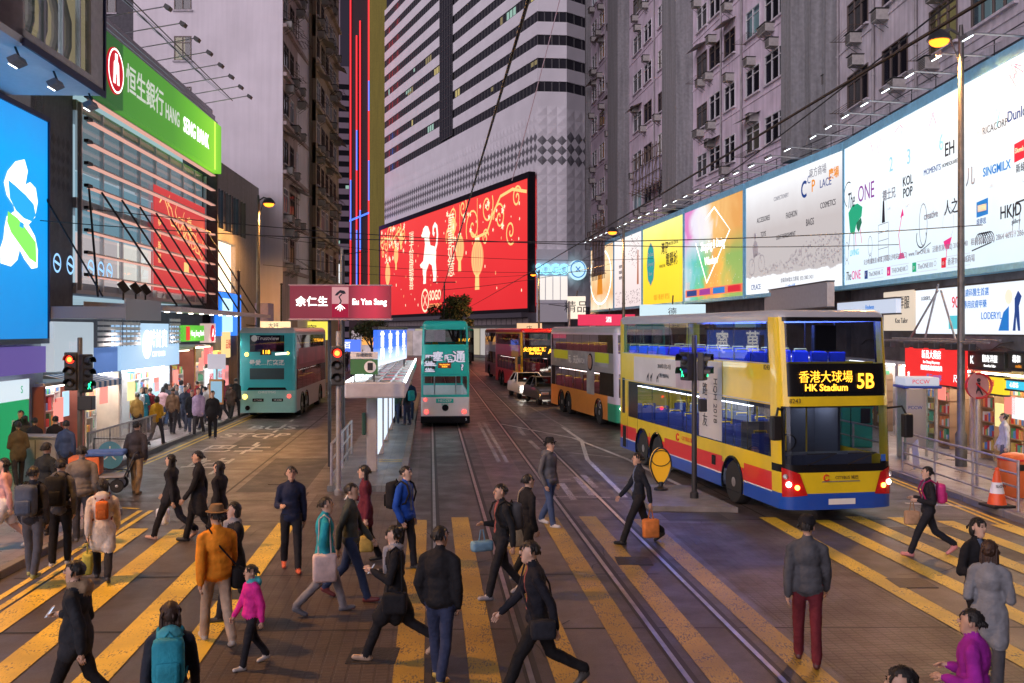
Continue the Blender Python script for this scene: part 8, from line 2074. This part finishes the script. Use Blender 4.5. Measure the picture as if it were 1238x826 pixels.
    # ---- small features joined into the same body mesh
    if fine:
        e = MB()
        for (pa, lo, s) in f.hands:
            lo = Vector(lo); lat = Vector((0, 1, 0)); lat = (lat - lo * lat.dot(lo)).normalized(); inn = lo.cross(lat) * (1 if s > 0 else -1); inn = inn if inn.x * s < 0 else -inn; P0 = Vector(pa)
            for i, ln in enumerate((.062, .074, .068, .052)):
                q = P0 + lat * (-.027 + i * .018) + lo * .03; q1 = q + lo * ln * .55 + inn * .008; q2 = q1 + lo * ln * .42 + inn * .022; e.tube([q, q1, q2], [.0092, .0088, .0065], 6)
            q = P0 - lat * .024 + lo * -.005; e.tube([q, q - lat * .022 + lo * .03 + inn * .008, q - lat * .020 + lo * .058 + inn * .018], [.0105, .0098, .007], 6)
        e.ell(Hd((0, -.096, .008)), (.011, .016, .022), 8, 6)
        for s in (-1, 1): e.ell(Hd((s * .078, .008, .008)), (.012, .02, .03), 8, 6)
        for s in (-1, 1): e.ell(Hd((s * .030, -.082, .030)), (.012, .007, .006), 8, 6, 5)
        for s in (-1, 1): e.ell(Hd((s * .030, -.085, .047)), (.018, .006, .004), 8, 6, 5)
        e.ell(Hd((0, -.089, -.040)), (.022, .006, .007), 8, 6, 6)
        bmx = bmesh.new(); bmx.from_mesh(bm_); e2 = e.mesh('features', [SKIN[skin]] * 5 + [M_eye, M_lip]); e2.polygons.foreach_set('use_smooth', [True] * len(e2.polygons)); bmx.from_mesh(e2); bmx.to_mesh(bm_); bmx.free(); bm_.materials.append(M_eye); bm_.materials.append(M_lip)
    # ---- hair and hat
    b = MB(); hm = HAIRS[hair]
    nu, nv = (20, 14) if fine else (12, 8)
    for j in range(nv + 1):
        for i in range(nu):
            ph = math.pi * j / nv - math.pi / 2; a_ = 2 * math.pi * i / nu; w_ = 1.03 + .05 * math.sin(i * 7.3 + j * 3.1) + .03 * math.sin(i * 2.1 + j * 5.7 + sd_)
            b.v.append(tuple(Hd((.084 * w_ * math.cos(ph) * math.cos(a_), .012 + .102 * w_ * math.cos(ph) * math.sin(a_), .030 + .101 * w_ * math.sin(ph)))))
    for j in range(nv):
        for i in range(nu):
            ph = math.pi * (j + .5) / nv - math.pi / 2; a_ = 2 * math.pi * (i + .5) / nu; yy = math.cos(ph) * math.sin(a_); zz = math.sin(ph)
            low = -.5 if style == 'short' else -.8
            if (yy < -.12 and zz < .50 + .1 * math.sin(i * 3.7 + sd_)) or zz < low or (yy < .22 and zz < .05): continue
            b.f.append((j * nu + i, j * nu + (i + 1) % nu, (j + 1) * nu + (i + 1) % nu, (j + 1) * nu + i)); b.m.append(0)
    if style == 'long':
        for q in range(7): b.ell(Hd(((q - 3) * .026, .062 - abs(q - 3) * .010, -.10 - .01 * (q % 2))), (.024, .026, .15 + .015 * (q % 3)), 8, 8)
        for s in (-1, 1): b.ell(Hd((s * .074, .045, -.07)), (.02, .03, .13), 8, 8)
    if style == 'bun': b.ell(Hd((0, .11, .06)), (.045, .04, .04), 10, 8)
    if style == 'pony':
        b.tube([Hd((0, .10, .06)), Hd((0, .15, .02)), Hd((0, .14, -.10)), Hd((.01, .12, -.17))], [.028, .036, .028, .008], 8)
    if style == 'bob':
        for s in (-1, 1): b.ell(Hd((s * .072, .035, -.02)), (.022, .045, .075), 8, 8)
        b.ell(Hd((0, .07, -.03)), (.075, .035, .07), 10, 8)
    if fine:
        rq = random.Random(sd_)
        for q in range(34):
            a_ = rq.uniform(0, 6.283); e_ = rq.uniform(-.1, 1.4); w_ = Vector((math.cos(e_) * math.cos(a_), math.cos(e_) * math.sin(a_), math.sin(e_)))
            if w_.y < -.2 and w_.z < .45: continue
            q0 = Vector((w_.x * .08, .012 + w_.y * .098, .03 + w_.z * .098)); q1 = q0 + Vector((w_.x * .02 + rq.uniform(-.01, .01), w_.y * .02 + rq.uniform(-.012, .012), -.03)); q2 = q1 + Vector((0, 0, -.028)); b.tube([Hd(q0), Hd(q1), Hd(q2)], [.014, .013, .004], 5)
    b.build('hair', hm, t, smooth=True)
    if hat:
        b = MB(); M_ = Matrix.Translation(Vector(Hd((0, .01, .075))))
        if hat[0] == 'brim': b.lathe([(.135, 0), (.14, .008), (.092, .014), (.086, .07), (.07, .095), (.02, .088)], M_, 20)
        else: b.lathe([(.098, -.02), (.1, .0), (.095, .04), (.07, .075), (.02, .09)], M_, 18); b.bev(Hd((0, 0, 0))[0] - .07, Hd((0, 0, 0))[0] + .07, Hd((0, -.17, 0))[1], Hd((0, -.08, 0))[1], Hd((0, 0, .07))[2], Hd((0, 0, .085))[2], .006)
        b.build('hat', cloth(hat[1]), t, smooth='auto')
    f.hc = hc; f.Hd = Hd
    return f
def on_fig(f, name, label, cat):
    t = thing(name, label, cat, tuple(f.root.location), f.root.rotation_euler[2], 'bags carried by pedestrians'); t.scale = f.root.scale
    return t
def backpack(f, label, c, big=1.0, c2=(.02, .02, .02)):
    t = on_fig(f, 'backpack', label, 'backpack'); T = f.T; a = T(0, .20 + .02 * big, 1.22)
    b = MB(); b.bev(-.15 * big, .15 * big, -.085 * big, .10 * big, -.23 * big, .23 * big, .07 * big); b.bev(-.11 * big, .11 * big, .09 * big, .14 * big, -.19 * big, .02, .03); o = b.build('pack', cloth(c, .7), t, smooth=True); o.location = tuple(a)
    for s in (-1, 1):
        p = [T(s * .10, .13, 1.40), T(s * .105, .02, 1.475), T(s * .11, -.09, 1.42), T(s * .12, -.14, 1.28), T(s * .15, -.08, 1.12), T(s * .14, .10, 1.05)]; MB().tube([tuple(q) for q in p], .017, 6).build('strap', cloth(c2), t)
    MB().tube([(a[0] - .04, a[1] - .05, a[2] + .22 * big), (a[0], a[1] - .05, a[2] + .27 * big), (a[0] + .04, a[1] - .05, a[2] + .22 * big)], .010, 6).build('grab_loop', cloth(c2), t)
def handbag(f, label, c, hand=0, w=.30, hgt=.34, strap='hand', cat='bag', name='shoulder_bag', d=.08):
    t = on_fig(f, name, label, cat); pa, lo, s = f.hands[hand]
    if strap == 'hand':
        p = Vector(pa) + Vector((0, 0, -.10)); top = p + Vector((0, 0, -.16)); hd_ = [p + Vector((0, -.05, -.18)), p + Vector((0, -.02, 0)), p + Vector((0, .02, 0)), p + Vector((0, .05, -.18))]
    else:
        T = f.T; top = Vector(T(s * .25, .02, 1.0 - .05)); sh_ = Vector(T(s * .13, .02, 1.48)); hd_ = [top + Vector((0, -.09, -.02)), sh_ + Vector((0, -.07, -.06)), sh_, sh_ + Vector((0, .07, -.06)), top + Vector((0, .09, -.02))]
        if strap == 'cross': sh_ = Vector(T(-s * .12, .0, 1.49)); hd_ = [top + Vector((0, -.12, 0)), Vector(T(0, -.16, 1.25)), sh_ + Vector((0, -.05, 0)), sh_ + Vector((0, .06, 0)), Vector(T(0, .16, 1.25)), top + Vector((0, .12, 0))]
    b = MB(); b.bev(top.x - d, top.x + d, top.y - w / 2, top.y + w / 2, top.z - hgt, top.z, min(d, .05) * .9); b.build('pouch', cloth(c, .6), t, smooth=True); MB().tube(hd_, .011, 6).build('handle', cloth([v * .8 for v in c]), t)
def phone(f, hand=0, label='lit phone held in a pedestrian hand'):
    t = on_fig(f, 'phone', label, 'phone'); pa, lo, s = f.hands[hand]; p = Vector(pa) + Vector(lo) * .05; b = MB(); b.bev(-.035, .035, -.006, .006, -.07, .07, .005); o = b.build('case', M_white, t); o.location = p + Vector((0, -.03, .02)); o.rotation_euler = (R(-35), 0, 0); o2 = MB().b2(-.03, .03, .0065, .0075, -.06, .06).build('screen', glow('phone_screen', (.6, .75, 1), 1.2), t); o2.location = o.location; o2.rotation_euler = o.rotation_euler
AW, CAM, LFT, RGT = math.pi, 0.0, -math.pi / 2, math.pi / 2
def fp(px, py): p = gp(px, py); return p.x, p.y
def hp_(px, py, h): p = gp(px, py, h); return p.x, p.y      # from the top of the head
PZ = .14
def pp(px, py): p = gp(px, py, PZ); return p.x, p.y
# ---- left group on the build-out, walking away
f = person('woman in a pale pink jacket and white skirt at the left kerb', *pp(6, 664), LFT + .3, 1.62, (.62, .36, .36), (.48, .30, .24), (.6, .55, .5), 'black', 'long', 1, .8, 1, 'swing', skirt=(.66, .66, .70), z0=PZ)
f = person('man in grey jacket with a slate backpack seen from behind', *pp(40, 697), AW, 1.70, (.035, .035, .042), (.10, .10, .115), (.35, .35, .12), 'black', 'short', 0, .3, 1, 'pocket', z0=PZ); backpack(f, 'slate blue backpack on the man by the kerb', (.075, .095, .14), 1.05)
f = person('man in charcoal hooded top and black trousers with a black backpack', *pp(73, 683), AW + .1, 1.72, (.10, .10, .11), (.015, .015, .018), (.6, .62, .68), 'black', 'short', 1, .2, -1, 'pocket', hood=(.10, .10, .11), z0=PZ); backpack(f, 'black backpack on the man in the charcoal top', (.02, .02, .022), 1.05)
f = person('man in a dark jacket standing behind the backpackers', *pp(56, 645), AW - .2, 1.70, (.02, .025, .03), (.02, .02, .025), (.05, .05, .05), 'black', 'short', 0, .2, 1, 'pocket', z0=PZ)
f = person('person in a mottled grey jacket waiting beside the hand cart', *pp(99, 655), AW + .3, 1.72, (.16, .145, .135), (.05, .05, .06), (.1, .1, .1), 'black', 'short', 0, .2, 1, 'pocket', puff=.03, z0=PZ)
f = person('woman in a cream coat stepping onto the crossing', *fp(124, 702), AW + .35, 1.64, (.60, .52, .44), (.02, .02, .025), (.04, .04, .045), 'black', 'bob', 1, .75, 1, 'swing', coat=.32, puff=.02, hood=(.62, .54, .46)); backpack(f, 'small orange backpack on the cream coat', (.55, .14, .03), .66, (.25, .07, .02)); handbag(f, 'yellow green shopping bag beside the cream coat', (.45, .42, .08), 0, .28, .34, 'hand')
f = person('woman in black with long hair carrying a white plastic bag', *fp(207, 652), LFT - .2, 1.66, (.02, .022, .03), (.018, .018, .022), (.55, .35, .28), 'black', 'long', 1, .95, 1, 'swing', coat=.1); handbag(f, 'thin white plastic bag in the hand of the woman in black', (.70, .74, .82), 1, .24, .32, 'hand', 'bag', 'plastic_bag')
f = person('man in a long black coat walking past the bus lane', *fp(240, 655), LFT + .2, 1.72, (.014, .014, .018), (.012, .012, .014), (.03, .03, .03), 'black', 'short', 0, .7, -1, 'swing', coat=.3)
f = person('woman with long dark hair in black behind the orange jacket', *fp(265, 668), LFT - .3, 1.64, (.016, .016, .02), (.014, .014, .018), (.04, .04, .04), 'black', 'long', 1, .6, 1, 'swing', coat=.2)
f = person('man in a bright orange jacket and brown hat', *fp(262, 778), AW + .55, 1.74, (.72, .25, .02), (.36, .27, .20), (.4, .36, .32), 'black', 'short', 0, .7, 1, 'swing', puff=.03, hat=('brim', (.22, .13, .06)), headturn=.3); handbag(f, 'black shoulder bag worn across the orange jacket', (.012, .012, .014), 1, .24, .26, 'cross')
f = person('woman in a black coat with a grey scarf beside the orange jacket', *fp(284, 752), LFT + .5, 1.64, (.018, .018, .022), (.016, .016, .02), (.05, .05, .05), 'black', 'bob', 1, .6, -1, 'swing', coat=.25, scarf=(.30, .28, .28))
f = person('child in a magenta vest with turquoise hood', *fp(304, 806), LFT + .7, 1.20, (.65, .03, .28), (.02, .02, .025), (.55, .52, .5), 'black', 'short', 1, .6, 1, 'swing', hood=(.08, .42, .48), puff=.02, child=True)
f = person('woman in a dark jacket with tan fur hood at the front of the crossing', *hp_(92, 676, 1.66), LFT + .1, 1.66, (.025, .028, .035), (.014, .014, .018), (.04, .04, .04), 'black', 'short', 1, .8, 1, ('swing', 'hold'), hood=(.30, .21, .13), puff=.025, coat=.12); phone(f, 1, 'pale phone in the hand of the woman with the fur hood')
f = person('woman with long brown hair carrying a turquoise backpack', *hp_(206, 728, 1.60), AW + .25, 1.60, (.03, .035, .05), (.40, .36, .32), (.1, .1, .1), 'brown', 'long', 1, .6, 1, 'swing', hood=(.08, .38, .45)); backpack(f, 'round turquoise backpack under long brown hair', (.03, .30, .40), .95, (.03, .28, .36))
# ---- middle
f = person('man in navy jacket and orange shoes facing the camera', *fp(352, 690), CAM + .3, 1.73, (.018, .024, .055), (.016, .016, .02), (.55, .10, .04), 'black', 'short', 0, .55, 1, ('swing', 'hold'))
f = person('person in a turquoise jacket with a pale tote bag', *fp(393, 742), RGT + .25, 1.66, (.02, .30, .38), (.24, .23, .25), (.14, .14, .16), 'black', 'short', 1, .8, 1, 'pocket', puff=.02); handbag(f, 'pale pink canvas tote bag on the turquoise jacket', (.62, .48, .46), 1, .34, .40, 'shoulder')
f = person('man in an olive jacket and blue jeans beside the turquoise jacket', *fp(424, 725), RGT - .1, 1.74, (.06, .07, .065), (.035, .055, .12), (.18, .04, .04), 'black', 'short', 0, .8, -1, 'swing')
f = person('woman in a maroon coat with long dark hair', *fp(441, 680), LFT + .1, 1.66, (.11, .018, .032), (.014, .014, .016), (.03, .03, .03), 'black', 'long', 1, .45, 1, ('swing', 'hold'), coat=.22); handbag(f, 'mustard bag at the side of the maroon coat', (.34, .24, .06), 0, .24, .28, 'hand'); phone(f, 1, 'pale phone held by the woman in maroon')
f = person('man in a bright blue jacket by the tram platform', *fp(490, 688), RGT - .4, 1.70, (.015, .07, .38), (.02, .02, .024), (.05, .05, .05), 'black', 'short', 1, .35, 1, 'pocket', puff=.02); backpack(f, 'black backpack on the bright blue jacket', (.014, .014, .016), 1.0)
f = person('woman in a long black coat looking at a phone mid stride', *fp(478, 796), LFT, 1.66, (.016, .016, .019), (.015, .015, .018), (.40, .28, .20), 'black', 'bun', 1, 1.05, 1, ('phone', 'hold'), coat=.34, scarf=(.26, .25, .27), headtilt=.25); handbag(f, 'black leather bag under the arm of the phone reader', (.014, .014, .016), 0, .30, .26, 'shoulder'); phone(f, 1, 'lit phone of the woman in the long black coat')
f = person('man in a black jacket and jeans walking away in mid crossing', *fp(532, 823), AW - .35, 1.74, (.014, .014, .016), (.03, .04, .085), (.45, .30, .06), 'black', 'short', 0, .35, 1, 'pocket', puff=.02, headturn=-.4)
f = person('man in black carrying a pale blue tray bag', *fp(606, 722), LFT + .4, 1.70, (.018, .02, .024), (.016, .016, .02), (.35, .33, .35), 'black', 'short', 0, .7, 1, ('swing', 'hold')); handbag(f, 'flat pale blue carrier bag of the man in black', (.16, .30, .42), 1, .34, .16, 'hand'); backpack(f, 'soft grey backpack on the man with the tray bag', (.07, .07, .075), .9)
f = person('person in a black top with a large cream tote bag', *fp(638, 700), RGT + .5, 1.68, (.014, .014, .016), (.02, .02, .022), (.2, .2, .2), 'black', 'short', 1, .6, 1, 'pocket'); handbag(f, 'large cream tote bag in mid crossing', (.52, .42, .28), 0, .40, .46, 'shoulder')
f = person('man in a grey hooded top and jeans with a dark hat', *fp(664, 636), RGT - .7, 1.76, (.11, .11, .12), (.05, .08, .17), (.45, .45, .47), 'black', 'short', 0, .5, -1, 'pocket', hood=(.10, .10, .11), hat=('brim', (.02, .02, .022)))
f = person('man in black taking a very wide stride', *fp(650, 842), LFT + .15, 1.76, (.014, .015, .022), (.012, .012, .015), (.04, .04, .04), 'black', 'short', 1, 1.1, 1, ('swing', 'swing'), lean=.1); handbag(f, 'dark waist bag on the striding man', (.02, .022, .03), 0, .26, .2, 'cross')
f = person('man in dark clothes walking past the yellow bollard', *fp(772, 657), LFT + .15, 1.74, (.015, .018, .026), (.014, .014, .018), (.02, .02, .02), 'black', 'short', 0, .95, 1, 'swing'); handbag(f, 'orange carrier bag held near the yellow bollard', (.62, .20, .05), 0, .30, .34, 'hand')
# ---- right
f = person('man in a grey and black jacket with maroon trousers seen from behind', *fp(976, 802), AW - .25, 1.74, (.075, .078, .088), (.12, .018, .025), (.07, .02, .02), 'black', 'short', 0, .5, 1, 'swing', puff=.015, headturn=-.3, hat=('cap', (.015, .015, .016)))
f = person('woman with a pink backpack hurrying in pink shoes', *fp(1122, 672), LFT - .15, 1.62, (.02, .02, .024), (.016, .017, .024), (.65, .25, .24), 'black', 'short', 1, 1.0, 1, 'hold'); backpack(f, 'bright pink backpack in front of the yellow bus', (.55, .04, .20), .8, (.3, .02, .1)); handbag(f, 'tan bag held by the woman with the pink backpack', (.40, .25, .15), 1, .28, .26, 'hand')
f = person('woman with long brown hair in a grey coat at the frame edge', *hp_(1196, 655, 1.66), AW - .5, 1.66, (.20, .21, .23), (.06, .06, .07), (.05, .05, .05), 'brown', 'long', 1, .4, 1, 'hold', coat=.3)
f = person('person in a black jacket facing the woman in the grey coat', *hp_(1181, 652, 1.68) if False else hp_(1182, 655, 1.70), CAM + .4, 1.70, (.016, .016, .018), (.014, .014, .016), (.04, .04, .04), 'black', 'bob', 1, .4, -1, 'hold')
f.root.location.y += 1.3; f.root.location.x += .6
f = person('woman in a purple quilted vest at the front of the crossing', *hp_(1176, 738, 1.60), LFT - .5, 1.60, (.30, .02, .30), (.05, .05, .06), (.04, .04, .04), 'black', 'short', 0, .5, 1, 'hold', puff=.035)
f = person('person in dark clothes passing the very front of the crossing', *hp_(1092, 806, 1.70), LFT, 1.70, (.02, .02, .022), (.02, .02, .024), (.04, .04, .04), 'black', 'short', 0, .6, 1, 'swing')
f = person('woman in a pale grey jacket with a white bag on the right pavement', 13.0, 26.3, LFT - .3, 1.64, (.50, .49, .50), (.10, .10, .12), (.2, .2, .2), 'black', 'bun', 1, .35, 1, 'swing', puff=.02, z0=PZ, group='people on the pavements'); handbag(f, 'cream handbag on the pale grey jacket', (.62, .56, .48), 1, .3, .3, 'shoulder')
f = person('man in dark clothes at the right shop doorway', 13.15, 24.0, LFT, 1.72, (.04, .04, .05), (.03, .03, .04), (.04, .04, .04), 'black', 'short', 0, .2, 1, 'pocket', z0=PZ, group='people on the pavements')
# ---- left pavement
f = person('man in a plaid padded vest and khaki trousers walking away beside the kerb', *pp(165, 590), AW - .1, 1.74, (.045, .042, .05), (.27, .19, .11), (.10, .07, .04), 'black', 'short', 0, .25, 1, 'pocket', puff=.03, z0=PZ, group='people on the pavements')
f.root.location.z = 0 if f.root.location.x > -11 else PZ
LP = [(42, 580, 'man in a dark suit jacket by the grey cabinet', (.02, .022, .035), (.02, .02, .025), 'short', AW, 0), (67, 578, 'man in a black coat beside the suit jacket', (.018, .018, .02), (.02, .02, .02), 'short', AW, .15),
      (22, 590, 'person in an olive padded coat at the green poster', (.10, .085, .05), (.03, .03, .035), 'short', AW + .6, .1), (129, 522, 'person with a tan backpack outside the bright pharmacy', (.03, .045, .075), (.03, .03, .035), 'short', RGT, 0), (136, 523, 'woman in white beside the tan backpack', (.5, .52, .56), (.10, .14, .25), 'long', LFT, 0),
      (152, 523, 'woman in a teal dress walking from the pharmacy', (.02, .16, .22), (.05, .05, .06), 'long', CAM + .2, .32), (166, 530, 'man in a mustard jacket with his back turned', (.26, .17, .05), (.03, .03, .04), 'short', AW, 0), (181, 520, 'man in a red jacket with a dark red backpack', (.32, .04, .05), (.02, .03, .08), 'short', AW + .2, 0),
      (190, 538, 'woman in a yellow jacket at the kerb railing', (.45, .29, .03), (.05, .06, .09), 'bob', AW - .2, 0), (198, 514, 'woman in a slate top and jeans at the blue fascia shop', (.09, .11, .14), (.06, .10, .2), 'long', AW, 0), (213, 518, 'man in grey with folded arms by the shop door', (.17, .17, .19), (.04, .04, .05), 'short', RGT, 0),
      (224, 521, 'man in navy leaving the watch shop', (.03, .04, .07), (.05, .06, .1), 'short', CAM, 0), (232, 524, 'tall person in a black coat in the pavement crowd', (.015, .017, .025), (.05, .07, .13), 'short', CAM + .4, .2), (244, 515, 'woman in a blue coat in the pavement crowd', (.04, .06, .13), (.03, .03, .04), 'bob', LFT, .15), (253, 512, 'woman in white in the pavement crowd', (.5, .48, .5), (.05, .05, .06), 'long', CAM, 0),
      (257, 531, 'person in black with a pale cap stepping to the kerb', (.022, .022, .026), (.02, .02, .024), 'short', CAM + .3, .1), (270, 508, 'woman in rose by the bus stop board', (.45, .10, .16), (.03, .03, .035), 'long', LFT, 0), (279, 509, 'person in dark brown waiting by the bus', (.07, .045, .035), (.03, .03, .03), 'short', AW, .1), (203, 508, 'man in white shirt inside the shop light', (.6, .6, .6), (.1, .1, .12), 'short', RGT, 0), (238, 507, 'person in red behind the crowd', (.4, .05, .06), (.04, .04, .05), 'short', LFT, 0), (262, 505, 'woman in cream near the yellow shop', (.5, .42, .32), (.05, .05, .06), 'long', CAM, 0), (217, 508, 'person in pale blue near the shop window', (.25, .35, .5), (.06, .06, .08), 'bob', AW, 0), (285, 505, 'person in black between the bus and the yellow shop', (.02, .02, .022), (.02, .02, .025), 'short', AW, 0), (160, 515, 'woman in pale pink at the pharmacy shelves', (.5, .3, .33), (.06, .06, .08), 'long', AW, 0), (174, 513, 'man in grey inside the pharmacy light', (.2, .2, .22), (.05, .05, .06), 'short', RGT, 0), (228, 512, 'woman in a red scarf coat in the crowd', (.25, .03, .04), (.03, .03, .04), 'long', CAM, .2), (248, 520, 'man in a white top walking to the bus stop', (.55, .55, .57), (.04, .05, .08), 'short', LFT, 0), (209, 525, 'man in a brown jacket by the railing', (.14, .09, .06), (.03, .03, .04), 'short', AW, 0), (240, 527, 'woman in lilac at the kerb side', (.30, .24, .40), (.04, .04, .05), 'bob', CAM, .1), (30, 575, 'woman in charcoal beside the cabinet', (.05, .05, .055), (.03, .03, .03), 'long', AW, .2), (80, 590, 'man in a blue padded jacket near the barrier', (.04, .07, .16), (.03, .03, .04), 'short', AW, 0), (14, 570, 'man in a dark cap near the green poster', (.03, .03, .035), (.03, .03, .03), 'short', CAM, 0)]
for i, (px, py, lb, tp, bt, stl, rz, ct_) in enumerate(LP):
    x, y = pp(px, py); wall_x = onL(y).x + .35
    x = max(x, wall_x)
    f = person(lb, x, y, rz, 1.58 + (i * 37 % 17) / 100, tp, bt, (.15, .14, .13), 'black', stl, i % 3, .35 + (i % 3) * .2, 1 if i % 2 else -1, ('pocket', 'swing', 'hold')[i % 3], coat=ct_, fine=False, z0=PZ, group='people on the pavements')
    if i in (3, 7): backpack(f, ('tan backpack outside the pharmacy', 'dark red backpack in the pavement crowd')[i == 7], ((.30, .20, .08), (.2, .02, .03))[i == 7], .95)
# ---- tram stop queue and far crowd
TQ = [(484, 512, 'person in dark green at the tram stop', (.03, .06, .05)), (492, 514, 'person with a turquoise backpack at the tram stop', (.03, .04, .05)), (489, 505, 'woman in black waiting under the tram shelter', (.02, .02, .024)), (497, 508, 'person in navy beside the tram', (.02, .03, .07)), (480, 505, 'person in brown under the tram shelter', (.09, .05, .035)), (494, 498, 'person in maroon at the far end of the tram stop', (.12, .02, .03))]
for i, (px, py, lb, tp) in enumerate(TQ):
    p = gp(px, py, .15); p.x = max(street(-1.15, p.y), min(street(-.85, p.y), p.x)) + (.0 if i % 2 else -.25); f = person(lb, p.x, p.y, AW + i, 1.62 + .03 * i, tp, (.03, .04, .08), (.1, .1, .1), 'black', ('short', 'short', 'long')[i % 3], i % 3, .15, 1, 'pocket', fine=False, z0=.15, group='people waiting for the tram')
    if i == 1: backpack(f, 'turquoise backpack in the tram queue', (.02, .35, .38), .95)
fc = person('far pedestrian crossing beneath the giant red screen', -9.0, 116, CAM, 1.7, (.03, .03, .035), (.03, .03, .04), (.05, .05, .05), fine=False, group='far pedestrians beneath the screen').root
rnd = random.Random(17)
for i in range(46):
    if i < 18: x, y = rnd.uniform(-9.8, -4.6), rnd.uniform(100, 124)
    elif i < 34: x, y = rnd.uniform(-21, -12.5), rnd.uniform(82, 130)
    else: x, y = rnd.uniform(-15.5, -13.9), rnd.uniform(57, 75)
    c = copy_tree(fc, None, (x, y, .0), rnd.uniform(0, 6.28)); s = rnd.uniform(.9, 1.04); c.scale = (s, s, s)
    if i >= 34: c['label'] = 'far pedestrian on the left pavement beyond the turquoise bus'; c['group'] = 'far pedestrians beyond the turquoise bus'
    elif i >= 18: c['label'] = 'far pedestrian among the signs behind the tram shelter'; c['group'] = 'far pedestrians behind the shelter'
bpy.data.scenes.remove(_tmp)
